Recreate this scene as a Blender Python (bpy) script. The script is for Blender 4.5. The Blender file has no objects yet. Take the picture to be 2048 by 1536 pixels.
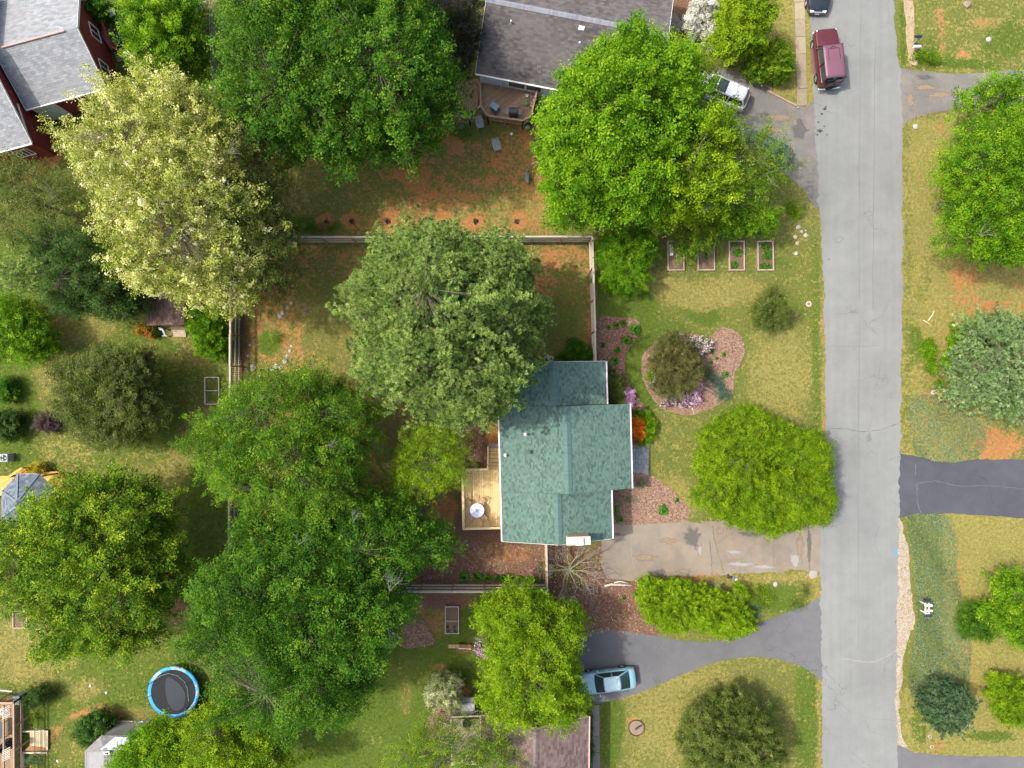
import bpy, math, random
import numpy as np
from mathutils import Vector
from mathutils.geometry import tessellate_polygon

# ------------------------------------------------------------------ camera, sky, sun, exposure
scene = bpy.context.scene
CAM_H = 54.6
cam_d = bpy.data.cameras.new('camera'); cam = bpy.data.objects.new('camera', cam_d)
scene.collection.objects.link(cam); scene.camera = cam
cam.location = (0, 0, CAM_H); cam.rotation_euler = (0, 0, 0)
cam_d.sensor_width = 36; cam_d.lens = 24.0; cam_d.clip_start = 1; cam_d.clip_end = 6000

SUN_EL, SUN_AZ = 56.0, 172.0       # the sun stands to the left (-X); shadows fall to +X
world = bpy.data.worlds.new('World'); scene.world = world; world.use_nodes = True
wn = world.node_tree.nodes; wl = world.node_tree.links; wn.clear()
sky = wn.new('ShaderNodeTexSky'); sky.sky_type = 'NISHITA'; sky.sun_disc = False
sky.sun_elevation = math.radians(SUN_EL); sky.dust_density = 5.0; sky.ozone_density = 0.6
bg = wn.new('ShaderNodeBackground'); bg.inputs['Strength'].default_value = 0.15
wo = wn.new('ShaderNodeOutputWorld')
wl.new(sky.outputs[0], bg.inputs[0]); wl.new(bg.outputs[0], wo.inputs[0])
sun_d = bpy.data.lights.new('sun', 'SUN'); sun_d.energy = 2.1; sun_d.angle = math.radians(0.9)
sun_d.color = (1.0, 0.97, 0.91)
sun = bpy.data.objects.new('sun', sun_d); scene.collection.objects.link(sun)
sdir = Vector((math.cos(math.radians(SUN_EL)) * math.cos(math.radians(SUN_AZ)),
               math.cos(math.radians(SUN_EL)) * math.sin(math.radians(SUN_AZ)),
               math.sin(math.radians(SUN_EL))))
sun.rotation_euler = sdir.to_track_quat('Z', 'Y').to_euler(); sun.location = sdir * 100
sky.sun_rotation = math.atan2(sdir.x, sdir.y)
scene.view_settings.view_transform = 'Standard'; scene.view_settings.look = 'None'
scene.view_settings.gamma = 1.0; scene.view_settings.exposure = 1.0
scene.view_settings.use_curve_mapping = False
scene.render.engine = 'CYCLES'
scene.cycles.max_bounces = 5; scene.cycles.diffuse_bounces = 3; scene.cycles.glossy_bounces = 2
scene.cycles.transmission_bounces = 4; scene.cycles.transparent_max_bounces = 8
scene.cycles.use_denoising = True

rng = np.random.default_rng(7)
rnd = random.Random(11)

# ------------------------------------------------------------------ plan coordinates
def G(px, py, h=0.0):
    """plan position in metres of a point at height h read off the survey picture"""
    k = (CAM_H - h) / CAM_H / 25.0
    return ((px - 1024) * k, (768 - py) * k)
def GP(pts, h=0.0): return [G(x, y, h) for x, y in pts]

# ------------------------------------------------------------------ object helpers
COL = scene.collection
def thing(name, label, cat, loc=(0, 0, 0), rz=0.0, group=None):
    o = bpy.data.objects.new(name, None); COL.objects.link(o)
    o.empty_display_size = 0.2
    o.location = loc if len(loc) == 3 else (loc[0], loc[1], 0); o.rotation_euler = (0, 0, rz)
    o['label'] = label; o['category'] = cat
    if group: o['group'] = group
    return o
def tag(o, label=None, cat=None, group=None, kind=None):
    for k, v in (('label', label), ('category', cat), ('group', group), ('kind', kind)):
        if v: o[k] = v
    return o
def link(name, me, mat=None, parent=None):
    o = bpy.data.objects.new(name, me); COL.objects.link(o)
    if mat is not None and not me.materials: me.materials.append(mat)
    if parent is not None: o.parent = parent
    return o
def mesh_np(name, V, F, frnd=None, smooth=False):
    """V (n,3), F (m,k) index array; frnd optional per-face value"""
    V = np.asarray(V, dtype=np.float32); F = np.asarray(F, dtype=np.int32)
    me = bpy.data.meshes.new(name)
    me.vertices.add(len(V)); me.vertices.foreach_set('co', V.ravel())
    k = F.shape[1]
    me.loops.add(F.size); me.loops.foreach_set('vertex_index', F.ravel())
    me.polygons.add(len(F))
    me.polygons.foreach_set('loop_start', np.arange(0, F.size, k, dtype=np.int32))
    me.polygons.foreach_set('loop_total', np.full(len(F), k, dtype=np.int32))
    if frnd is not None:
        a = me.attributes.new('rnd', 'FLOAT', 'FACE'); a.data.foreach_set('value', np.asarray(frnd, dtype=np.float32))
    me.update(calc_edges=True)
    if smooth: me.polygons.foreach_set('use_smooth', np.ones(len(F), dtype=bool))
    return me

class MB:
    def __init__(s): s.v = []; s.f = []; s.r = []; s.cur = None
    def add(s, vs, fs):
        b = len(s.v); s.v += [tuple(map(float, p)) for p in vs]
        val = s.cur if s.cur is not None else rnd.random()
        for f in fs: s.f.append([b + i for i in f]); s.r.append(val)
        return s
    def box(s, cx, cy, cz, sx, sy, sz, rz=0.0):
        c, n = math.cos(rz), math.sin(rz); vs = []
        for dz in (-sz / 2, sz / 2):
            for dx, dy in ((-1, -1), (1, -1), (1, 1), (-1, 1)):
                x, y = dx * sx / 2, dy * sy / 2
                vs.append((cx + x * c - y * n, cy + x * n + y * c, cz + dz))
        return s.add(vs, [(3, 2, 1, 0), (4, 5, 6, 7), (0, 1, 5, 4), (1, 2, 6, 5), (2, 3, 7, 6), (3, 0, 4, 7)])
    def beam(s, a, b, w, h):
        a, b = Vector(a), Vector(b); d = (b - a).normalized()
        up = Vector((0, 0, 1)) if abs(d.z) < 0.95 else Vector((1, 0, 0))
        sd = d.cross(up).normalized() * w / 2; u = sd.cross(d).normalized() * h / 2
        vs = [a - sd - u, a + sd - u, a + sd + u, a - sd + u, b - sd - u, b + sd - u, b + sd + u, b - sd + u]
        return s.add(vs, [(0, 1, 2, 3), (7, 6, 5, 4), (0, 4, 5, 1), (1, 5, 6, 2), (2, 6, 7, 3), (3, 7, 4, 0)])
    def prism(s, poly, z0, z1):
        n = len(poly)
        vs = [(p[0], p[1], z0) for p in poly] + [(p[0], p[1], z1) for p in poly]
        fs = [tuple(range(n, 2 * n)), tuple(range(n - 1, -1, -1))] if n < 5 else \
             [(t[0] + n, t[1] + n, t[2] + n) for t in tris_of(poly)]
        fs += [(i, (i + 1) % n, (i + 1) % n + n, i + n) for i in range(n)]
        return s.add(vs, fs)
    def tube(s, pts, rad, n=6, cap=True):
        pts = [Vector(p) for p in pts]; m = len(pts)
        if not hasattr(rad, '__len__'): rad = [rad] * m
        vs = []; fs = []
        for i, p in enumerate(pts):
            d = (pts[min(i + 1, m - 1)] - pts[max(i - 1, 0)]).normalized()
            up = Vector((0, 0, 1)) if abs(d.z) < 0.9 else Vector((1, 0, 0))
            a = d.cross(up).normalized(); b = d.cross(a)
            for k in range(n):
                t = 2 * math.pi * k / n
                vs.append(p + (a * math.cos(t) + b * math.sin(t)) * rad[i])
        for i in range(m - 1):
            for k in range(n):
                fs.append((i * n + k, i * n + (k + 1) % n, (i + 1) * n + (k + 1) % n, (i + 1) * n + k))
        if cap: fs += [tuple(range(n - 1, -1, -1)), tuple(range((m - 1) * n, m * n))]
        return s.add(vs, fs)
    def lathe(s, prof, c=(0, 0, 0), n=20, sx=1.0, sy=1.0, cap=True):
        vs = []; fs = []
        for r, z in prof:
            for k in range(n):
                t = 2 * math.pi * k / n
                vs.append((c[0] + r * math.cos(t) * sx, c[1] + r * math.sin(t) * sy, c[2] + z))
        m = len(prof)
        for i in range(m - 1):
            for k in range(n):
                fs.append((i * n + k, i * n + (k + 1) % n, (i + 1) * n + (k + 1) % n, (i + 1) * n + k))
        if cap:
            fs += [tuple(range(n - 1, -1, -1)), tuple(range((m - 1) * n, m * n))]
        return s.add(vs, fs)
    def quad(s, *p): return s.add(p, [tuple(range(len(p)))])
    def build(s, name, mat, parent=None, smooth=False, local=False, bevel=0.0):
        V = s.v
        if parent is not None and not local:
            L = parent.location; c, n = math.cos(-parent.rotation_euler[2]), math.sin(-parent.rotation_euler[2])
            if parent.parent is not None: L = L + parent.parent.location
            V = [((x - L.x) * c - (y - L.y) * n, (x - L.x) * n + (y - L.y) * c, z - L.z) for x, y, z in V]
        me = bpy.data.meshes.new(name); me.from_pydata(V, [], s.f)
        a = me.attributes.new('rnd', 'FLOAT', 'FACE'); a.data.foreach_set('value', s.r)
        if smooth: me.polygons.foreach_set('use_smooth', [True] * len(me.polygons))
        o = link(name, me, mat, parent)
        if bevel:
            m = o.modifiers.new('bevel', 'BEVEL'); m.width = bevel; m.segments = 2; m.limit_method = 'ANGLE'
        return o

def tris_of(poly):
    return tessellate_polygon([[Vector((p[0], p[1], 0)) for p in poly]])
def clip(poly, nx, ny, d):
    """keep nx*x+ny*y<=d"""
    out = []
    for i in range(len(poly)):
        a, b = poly[i], poly[(i + 1) % len(poly)]
        da, db = nx * a[0] + ny * a[1] - d, nx * b[0] + ny * b[1] - d
        if da <= 0: out.append(a)
        if (da < 0) != (db < 0) and da != db:
            t = da / (da - db); out.append((a[0] + (b[0] - a[0]) * t, a[1] + (b[1] - a[1]) * t))
    return out
def area(poly):
    return 0.5 * sum(poly[i][0] * poly[(i + 1) % len(poly)][1] - poly[(i + 1) % len(poly)][0] * poly[i][1] for i in range(len(poly)))
def ccw(poly): return poly if area(poly) > 0 else poly[::-1]
def smooth_poly(pts, sub=6, closed=True):
    out = []; n = len(pts)
    rngi = range(n) if closed else range(n - 1)
    for i in rngi:
        g = (lambda j: pts[j % n]) if closed else (lambda j: pts[max(0, min(n - 1, j))])
        p0, p1, p2, p3 = g(i - 1), g(i), g(i + 1), g(i + 2)
        for k in range(sub):
            t = k / sub
            out.append(tuple(0.5 * (2 * p1[a] + (p2[a] - p0[a]) * t + (2 * p0[a] - 5 * p1[a] + 4 * p2[a] - p3[a]) * t * t +
                       (3 * p1[a] - p0[a] - 3 * p2[a] + p3[a]) * t ** 3) for a in (0, 1)))
    if not closed: out.append(pts[-1])
    return out
def ragged(poly, step=0.35, amp=0.05, seed=1):
    r = random.Random(seed); out = []
    for i in range(len(poly)):
        a, b = poly[i], poly[(i + 1) % len(poly)]
        L = math.hypot(b[0] - a[0], b[1] - a[1]); n = max(1, int(L / step))
        for k in range(n):
            t = k / n
            out.append((a[0] + (b[0] - a[0]) * t + r.gauss(0, amp), a[1] + (b[1] - a[1]) * t + r.gauss(0, amp)))
    return out
def in_poly(P, poly):
    x, y = P[:, 0], P[:, 1]; ins = np.zeros(len(P), bool); n = len(poly)
    for i in range(n):
        x1, y1 = poly[i]; x2, y2 = poly[(i + 1) % n]
        c = ((y1 > y) != (y2 > y))
        with np.errstate(divide='ignore', invalid='ignore'):
            xi = (x2 - x1) * (y - y1) / (y2 - y1 + 1e-12) + x1
        ins ^= c & (x < xi)
    return ins

# ------------------------------------------------------------------ materials
MATS = {}
class NT:
    def __init__(s, name):
        s.m = bpy.data.materials.new(name); s.m.use_nodes = True
        s.t = s.m.node_tree; s.t.nodes.clear(); s.N = s.t.nodes; s.L = s.t.links
        s.out = s.N.new('ShaderNodeOutputMaterial'); s.co = None
    def coord(s):
        if s.co is None: s.co = s.N.new('ShaderNodeTexCoord')
        g = s.N.new('ShaderNodeNewGeometry') if not hasattr(s, 'geo') else s.geo
        s.geo = g
        return g.outputs['Position']
    def noise(s, scale, detail=3, rough=0.55, vec=None, stretch=None):
        n = s.N.new('ShaderNodeTexNoise'); n.inputs['Scale'].default_value = scale
        n.inputs['Detail'].default_value = detail; n.inputs['Roughness'].default_value = rough
        v = vec or s.coord()
        if stretch:
            mp = s.N.new('ShaderNodeMapping'); mp.inputs['Scale'].default_value = stretch
            s.L.new(v, mp.inputs[0]); v = mp.outputs[0]
        s.L.new(v, n.inputs['Vector']); return n.outputs['Fac']
    def vor(s, scale, feature='F1', out='Distance', vec=None):
        n = s.N.new('ShaderNodeTexVoronoi'); n.feature = feature; n.inputs['Scale'].default_value = scale
        s.L.new(vec or s.coord(), n.inputs['Vector']); return n.outputs[out]
    def attr(s, name='rnd', out='Fac'):
        n = s.N.new('ShaderNodeAttribute'); n.attribute_name = name; return n.outputs[out]
    def math(s, op, a, b=None, clamp=False):
        n = s.N.new('ShaderNodeMath'); n.operation = op; n.use_clamp = clamp
        for i, x in enumerate((a, b)):
            if x is None: continue
            if isinstance(x, (int, float)): n.inputs[i].default_value = x
            else: s.L.new(x, n.inputs[i])
        return n.outputs[0]
    def ramp(s, fac, cols):
        n = s.N.new('ShaderNodeValToRGB'); e = n.color_ramp.elements
        k = len(cols)
        pos = [c[0] if len(c) == 2 else i / (k - 1) for i, c in enumerate(cols)]
        cc = [c[1] if len(c) == 2 else c for c in cols]
        e[0].position = pos[0]; e[0].color = (*cc[0], 1); e[1].position = pos[-1]; e[1].color = (*cc[-1], 1)
        for p, c in list(zip(pos, cc))[1:-1]:
            x = e.new(p); x.color = (*c, 1)
        s.L.new(fac, n.inputs[0]); return n.outputs[0]
    def mix(s, fac, a, b, mode='MIX'):
        n = s.N.new('ShaderNodeMix'); n.data_type = 'RGBA'; n.blend_type = mode
        if isinstance(fac, (int, float)): n.inputs[0].default_value = fac
        else: s.L.new(fac, n.inputs[0])
        for i, x in ((6, a), (7, b)):
            if isinstance(x, tuple): n.inputs[i].default_value = (*x, 1)
            else: s.L.new(x, n.inputs[i])
        return n.outputs[2]
    def maprange(s, v, a, b, c=0.0, d=1.0):
        n = s.N.new('ShaderNodeMapRange'); n.interpolation_type = 'SMOOTHSTEP'
        s.L.new(v, n.inputs[0])
        for i, x in enumerate((a, b, c, d)): n.inputs[i + 1].default_value = x
        return n.outputs[0]
    def finish(s, color, rough=0.8, spec=0.3, bump=None, bdist=0.02, bstr=0.6, metal=0.0, coat=0.0, trans=0.0):
        p = s.N.new('ShaderNodeBsdfPrincipled')
        if isinstance(color, tuple): p.inputs['Base Color'].default_value = (*color, 1)
        else: s.L.new(color, p.inputs['Base Color'])
        if isinstance(rough, (int, float)): p.inputs['Roughness'].default_value = rough
        else: s.L.new(rough, p.inputs['Roughness'])
        p.inputs['Specular IOR Level'].default_value = spec; p.inputs['Metallic'].default_value = metal
        p.inputs['Coat Weight'].default_value = coat; p.inputs['Coat Roughness'].default_value = 0.08
        if bump is not None:
            b = s.N.new('ShaderNodeBump'); b.inputs['Distance'].default_value = bdist; b.inputs['Strength'].default_value = bstr
            s.L.new(bump, b.inputs['Height']); s.L.new(b.outputs[0], p.inputs['Normal'])
        if trans > 0:
            tr = s.N.new('ShaderNodeBsdfTranslucent')
            if isinstance(color, tuple): tr.inputs[0].default_value = (*color, 1)
            else: s.L.new(color, tr.inputs[0])
            mx = s.N.new('ShaderNodeMixShader'); mx.inputs[0].default_value = trans
            s.L.new(p.outputs[0], mx.inputs[1]); s.L.new(tr.outputs[0], mx.inputs[2])
            s.L.new(mx.outputs[0], s.out.inputs[0])
        else: s.L.new(p.outputs[0], s.out.inputs[0])
        return s.m

def simple(name, col, rough=0.7, var=0.25, scale=4, spec=0.3, metal=0.0, coat=0.0, stretch=None, bd=0.004):
    """a colour with mottling, per-piece tone shift and fine relief"""
    if name in MATS: return MATS[name]
    t = NT(name)
    n1 = t.noise(scale, 4, 0.6, stretch=stretch); n2 = t.noise(scale * 9, 2, 0.6, stretch=stretch)
    f = t.math('ADD', t.math('MULTIPLY', n1, 0.5), t.math('ADD', t.math('MULTIPLY', n2, 0.2), t.math('MULTIPLY', t.attr(), 0.3)))
    lo = tuple(c * (1 - var) for c in col); hi = tuple(min(1, c * (1 + var)) for c in col)
    c = t.ramp(f, [(0.25, lo), (0.5, col), (0.75, hi)])
    MATS[name] = t.finish(c, rough, spec, bump=n2, bdist=bd, metal=metal, coat=coat); return MATS[name]
def shingle_mat(name, cols, wash=None, washamt=0.35):
    t = NT(name)
    big = t.noise(0.35, 4, 0.6); fine = t.noise(30, 2, 0.7)
    f = t.math('ADD', t.math('MULTIPLY', t.attr(), 0.8), t.math('MULTIPLY', fine, 0.2))
    c = t.ramp(f, cols)
    if wash: c = t.mix(t.math('MULTIPLY', t.maprange(big, 0.4, 0.7), washamt), c, wash)
    st = t.noise(1.0, 3, 0.6, stretch=(0.6, 4, 1))
    c = t.mix(t.math('MULTIPLY', t.maprange(st, 0.5, 0.8), 0.2), c, (0.06, 0.06, 0.06))
    MATS[name] = t.finish(c, 0.92, 0.15, bump=fine, bdist=0.006); return MATS[name]
def leaf_mat(name, cols, trans=0.35, rough=0.6, spec=0.1):
    t = NT(name); big = t.noise(0.5, 3)
    iv = t.N.new('ShaderNodeAttribute'); iv.attribute_type = 'INSTANCER'; iv.attribute_name = 'rv'   # tone of the whole bough; 0 on single meshes
    f = t.math('ADD', t.math('ADD', t.attr(), iv.outputs['Fac']), t.math('MULTIPLY', t.math('SUBTRACT', big, 0.5), 0.25))
    c = t.ramp(f, cols)
    MATS[name] = t.finish(c, rough, spec, trans=trans); return MATS[name]
def glass_mat(name='dark_glass', col=(0.02, 0.03, 0.035)):
    if name in MATS: return MATS[name]
    t = NT(name); MATS[name] = t.finish(col, 0.06, 0.6, coat=0.3); return MATS[name]
def paint_mat(name, col, rough=0.28, metal=0.15):
    if name in MATS: return MATS[name]
    t = NT(name); n = t.noise(3, 4, 0.6); n2 = t.noise(300, 1)
    c = t.ramp(t.math('ADD', t.math('MULTIPLY', n, 0.7), t.math('MULTIPLY', n2, 0.3)), [(0.3, tuple(x * 0.86 for x in col)), (0.7, tuple(min(1, x * 1.08) for x in col))])
    MATS[name] = t.finish(c, t.ramp(n, [(0.3, (rough,) * 3), (0.7, (rough + 0.15,) * 3)]), 0.5, metal=metal, coat=0.5); return MATS[name]
# ------------------------------------------------------------------ ground sheet
def build_ground():
    xs = np.concatenate([[-3000, -800, -250, -100, -60], np.linspace(-45, 45, 451), [60, 100, 250, 800, 3000]])
    ys = np.concatenate([[-3000, -800, -250, -100, -55], np.linspace(-35, 35, 351), [55, 100, 250, 800, 3000]])
    X, Y = np.meshgrid(xs, ys); nx, ny = len(xs), len(ys)
    V = np.stack([X.ravel(), Y.ravel(), np.zeros(X.size)], 1)
    idx = np.arange(nx * ny).reshape(ny, nx)
    F = np.stack([idx[:-1, :-1].ravel(), idx[:-1, 1:].ravel(), idx[1:, 1:].ravel(), idx[1:, :-1].ravel()], 1)
    PX = X * 25 + 1024; PY = 768 - Y * 25
    W = np.zeros((ny, nx, 4)); W[...] = (0.38, 0.42, 0.08, 0.0)
    # smooth value noise to wobble outlines of the patches
    def vn(cell, seed):
        r = np.random.default_rng(seed); g = r.random((200, 200))
        u = (X / cell) % 190; v = (Y / cell) % 190
        i = np.floor(u).astype(int); j = np.floor(v).astype(int); a = u - i; b = v - j
        a = a * a * (3 - 2 * a); b = b * b * (3 - 2 * b)
        return (g[j, i] * (1 - a) + g[j, i + 1] * a) * (1 - b) + (g[j + 1, i] * (1 - a) + g[j + 1, i + 1] * a) * b
    wob = vn(2.2, 1) * 0.6 + vn(0.8, 2) * 0.4 - 0.5
    wx = (vn(3.0, 3) - 0.5) * 40; wy = (vn(3.0, 4) - 0.5) * 40
    def blob(px, py, rx, ry, w, s=1.0, ang=0.0, soft=0.5):
        a = math.radians(ang); dx, dy = PX + wx * 0.5 - px, PY + wy * 0.5 - py
        u = (dx * math.cos(a) + dy * math.sin(a)) / rx; v = (-dx * math.sin(a) + dy * math.cos(a)) / ry
        d = np.sqrt(u * u + v * v) + wob * 0.5
        soft = soft * 1.7; m = np.clip((1 + soft * 0.5 - d) / soft, 0, 1); m = m * m * (3 - 2 * m) * s * 0.85
        W[...] = W * (1 - m[..., None]) + np.array(w) * m[..., None]
    def rect(x0, y0, x1, y1, w, s=1.0, soft=25):
        d = np.minimum(np.minimum(PX + wx * 0.3 - x0, x1 - PX - wx * 0.3), np.minimum(PY + wy * 0.3 - y0, y1 - PY - wy * 0.3))
        m = np.clip(d / soft + 0.5, 0, 1) * s
        W[...] = W * (1 - m[..., None]) + np.array(w) * m[..., None]
    def stroke(pts, r, w, s=1.0, soft=0.6):
        D = np.full(X.shape, 1e9)
        for (x1, y1), (x2, y2) in zip(pts[:-1], pts[1:]):
            L2 = (x2 - x1) ** 2 + (y2 - y1) ** 2
            t = np.clip(((PX - x1) * (x2 - x1) + (PY - y1) * (y2 - y1)) / L2, 0, 1)
            D = np.minimum(D, np.hypot(PX - x1 - t * (x2 - x1), PY - y1 - t * (y2 - y1)))
        d = D / r + wob * 2.2; soft = 1.6; m = np.clip((1 + soft * 0.5 - d) / soft, 0, 1) * s * 0.75
        W[...] = W * (1 - m[..., None]) + np.array(w) * m[..., None]
    # broad areas: (dry, lush, clay, mulch)
    rect(1190, 440, 1660, 1060, (0.46, 0.52, 0.06, 0))
    rect(420, 160, 1110, 475, (0.42, 0.24, 0.52, 0.12))
    rect(400, -40, 450, 300, (0.7, 0.35, 0.2, 0)); 
    rect(470, 480, 1190, 1180, (0.40, 0.24, 0.45, 0.2))
    rect(0, 640, 465, 960, (0.48, 0.62, 0.04, 0)); rect(-60, 730, 78, 930, (0.05, 0.95, 0, 0), 0.9, 20)
    rect(-60, 1180, 500, 1600, (0.38, 0.66, 0.08, 0)); blob(60, 1300, 90, 70, (0.9, 0.4, 0, 0), 0.8)
    rect(500, 1340, 880, 1600, (0.08, 0.92, 0.03, 0)); blob(480, 1500, 200, 70, (0.1, 0.95, 0, 0))
    rect(380, 940, 480, 1180, (0.2, 0.85, 0.05, 0.1))
    rect(780, 1280, 1000, 1440, (0.2, 0.7, 0.15, 0.05)); 
    rect(1190, 1300, 1650, 1600, (0.52, 0.46, 0.10, 0.03)); 
    rect(1800, -60, 2110, 150, (0.55, 0.55, 0.22, 0)); rect(1800, 235, 1900, 640, (0.95, 0.15, 0.15, 0.15))
    rect(1890, 500, 2110, 640, (0.95, 0.15, 0.45, 0)); rect(1800, 600, 1980, 930, (0.8, 0.3, 0.35, 0.1))
    rect(1890, 1020, 2110, 1520, (1.0, 0.12, 0.12, 0)); rect(1800, 1380, 2110, 1520, (0.8, 0.45, 0.15, 0))
    rect(1480, -60, 1640, 235, (0.8, 0.3, 0.18, 0.05)); rect(1330, -60, 1440, 170, (0.3, 0.2, 0.25, 0.85))
    rect(-60, -60, 420, 320, (0.4, 0.6, 0.08, 0.05)); rect(-60, 260, 150, 480, (0.3, 0.55, 0.3, 0.2))
    rect(-60, 480, 100, 740, (0.2, 0.85, 0, 0))
    # small uneven patches everywhere: thatch, clover, bare earth, old leaves
    rp_ = random.Random(77)
    for _ in range(230):
        w_ = rp_.choice(((0.95, 0.05, 0.1, 0), (0.05, 0.95, 0, 0), (0.1, 0.9, 0, 0), (0.4, 0.1, 0.7, 0.05), (0.7, 0.5, 0, 0), (0.4, 0.1, 0.1, 0.55)))
        x_ = rp_.uniform(0, 2048); y_ = rp_.uniform(0, 1536); r1 = rp_.uniform(8, 38)
        blob(x_, y_, r1, r1 * rp_.uniform(0.35, 0.9), w_, rp_.uniform(0.25, 0.6), rp_.uniform(0, 180), 0.9)
    # darker green / bare spots
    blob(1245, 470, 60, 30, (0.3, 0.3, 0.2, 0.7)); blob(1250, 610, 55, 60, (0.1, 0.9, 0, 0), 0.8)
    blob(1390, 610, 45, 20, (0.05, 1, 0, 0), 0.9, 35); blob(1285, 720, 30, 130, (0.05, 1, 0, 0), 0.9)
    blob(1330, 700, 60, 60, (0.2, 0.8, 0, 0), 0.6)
    blob(1450, 580, 90, 25, (0.9, 0.1, 0.05, 0), 0.8); blob(1350, 580, 70, 25, (1, 0.1, 0.12, 0.0), 0.8, 20)
    blob(1400, 760, 200, 60, (0.5, 0.6, 0, 0), 0.3); blob(1560, 760, 60, 110, (0.85, 0.3, 0, 0), 0.7)
    blob(1330, 900, 40, 90, (0.6, 0.5, 0, 0), 0.6); blob(1350, 1000, 50, 40, (0.95, 0.1, 0.2, 0), 0.7)
    stroke([(1632, 480), (1634, 860)], 8, (0.3, 0.8, 0.0, 0), 0.6); stroke([(1646, 380), (1649, 870)], 5, (0.9, 0, 0.75, 0), 0.9)
    blob(1590, 410, 60, 70, (0.55, 0.45, 0.15, 0.35), 0.8); blob(1400, 470, 150, 25, (0.3, 0.2, 0.2, 0.6), 0.9)
    # upper yard
    blob(540, 400, 120, 70, (0.65, 0.45, 0.05, 0.0), 0.8); blob(620, 452, 80, 16, (0, 1, 0, 0), 0.9)
    blob(830, 350, 45, 30, (0.2, 0, 1, 0), 0.95, 60); blob(800, 345, 30, 14, (0.2, 0, 1, 0), 0.9)
    blob(905, 285, 30, 14, (0.3, 0, 0.9, 0), 0.9, 30); blob(860, 320, 25, 12, (0.2, 0, 0.8, 0), 0.7)
    blob(1085, 390, 45, 75, (0.9, 0, 0.62, 0), 0.9); blob(970, 360, 22, 15, (0.5, 0, 0.8, 0), 0.8); blob(1070, 275, 25, 30, (0.2, 0, 0.9, 0), 0.85)
    blob(1000, 420, 100, 30, (0.85, 0.3, 0.3, 0), 0.6); blob(880, 400, 60, 20, (0.5, 0, 0.75, 0), 0.6); blob(1010, 330, 40, 25, (0.6, 0.1, 0.65, 0), 0.6); blob(700, 380, 110, 50, (0.45, 0.45, 0.18, 0.1), 0.6)
    for x in (655, 705, 775, 850, 897, 950, 1033): blob(x, 441, 17, 17, (0.2, 0, 0.95, 0.1), 0.95)
    blob(740, 320, 200, 25, (0.3, 0.2, 0.3, 0.3), 0.4); blob(940, 260, 60, 18, (0.1, 0.7, 0.2, 0.2), 0.7)
    stroke([(780, 400), (785, 470)], 8, (0.3, 0, 0.9, 0.1), 0.8)
    blob(1085, 240, 25, 60, (0.1, 0.1, 0.4, 0.9), 0.9)
    blob(480, 60, 45, 80, (0.75, 0.05, 0.6, 0), 0.7); blob(465, 230, 40, 60, (0.5, 0.3, 0.4, 0.2), 0.7)
    stroke([(437, 0), (445, 200), (520, 460)], 13, (0.1, 0.7, 0.1, 0.3), 0.7)
    # fenced yard
    blob(1130, 515, 60, 22, (0.55, 0.1, 0.8, 0), 0.8); blob(1145, 575, 40, 70, (0.25, 0.55, 0.35, 0.2), 0.7)
    blob(1075, 570, 35, 40, (0.3, 0.3, 0.75, 0.1), 0.7); blob(1170, 700, 30, 40, (0.1, 0.1, 0.6, 0.5), 0.9)
    blob(1110, 650, 50, 50, (0.15, 0.6, 0.3, 0.3), 0.8); stroke([(1182, 530), (1184, 660)], 9, (0.4, 0, 0.95, 0), 0.7)
    blob(640, 530, 130, 70, (0.6, 0.15, 0.5, 0.25), 0.9); blob(560, 660, 70, 80, (0.7, 0.25, 0.6, 0.1), 0.85)  # first patch: dry clay, its colour raised to lift the dark tree shade
    stroke([(487, 640), (487, 800)], 14, (0.35, 0, 0.5, 0.8), 0.9); blob(540, 690, 20, 25, (0, 1, 0, 0), 0.8)
    blob(650, 640, 60, 110, (0.45, 0.45, 0.3, 0.15), 0.8); blob(660, 590, 30, 30, (0.2, 0.6, 0.2, 0.3), 0.4)
    blob(740, 830, 60, 60, (0.5, 0.3, 0.45, 0.2), 0.8); blob(780, 900, 40, 60, (0.2, 0.3, 0.3, 0.5), 0.8)
    blob(950, 900, 60, 55, (0, 0, 0.3, 1.0), 0.95); blob(985, 875, 14, 26, (0.3, 0, 1, 0.1), 0.9)
    rect(800, 985, 935, 1085, (0.1, 0.1, 0.45, 0.8), 0.9); rect(800, 1060, 1100, 1175, (0.15, 0.0, 0.25, 1.0), 1.0, 16)
    blob(1010, 1108, 75, 24, (0.5, 0, 0.95, 0.3), 0.9); blob(890, 1020, 30, 30, (0.3, 0, 0.9, 0.2), 0.8)
    stroke([(1084, 1090), (1086, 1180)], 7, (0.4, 0, 0.9, 0.3), 0.8)
    # south gardens
    rect(800, 1185, 1000, 1300, (0.15, 0.6, 0.2, 0.3), 1, 18); rect(840, 1188, 950, 1215, (0, 0, 0.1, 1), 0.9, 12)
    blob(860, 1235, 40, 35, (0.3, 0.2, 0.7, 0.4), 0.8); blob(935, 1250, 22, 60, (0.05, 0.95, 0, 0), 0.6)
    blob(980, 1240, 20, 45, (0.1, 0.2, 0.2, 0.8), 0.7)
    blob(900, 1385, 30, 30, (0.4, 0, 1, 0), 0.8); blob(870, 1330, 20, 8, (0.4, 0, 0.9, 0), 0.7); blob(940, 1340, 40, 30, (0.1, 0.9, 0, 0), 0.7)
    blob(950, 1300, 40, 12, (0.6, 0, 0.9, 0.1), 0.7); blob(815, 1390, 12, 30, (0.5, 0, 0.9, 0), 0.6, 15)
    blob(830, 1370, 60, 50, (0.35, 0.6, 0.3, 0.05), 0.7); blob(870, 1490, 20, 12, (0.2, 0, 0.7, 0.5), 0.6)
    rect(1094, 1085, 1215, 1275, (0.05, 0, 0.15, 1.0), 1, 12); rect(1190, 1150, 1320, 1275, (0.08, 0, 0.15, 1), 1, 16)
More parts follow.
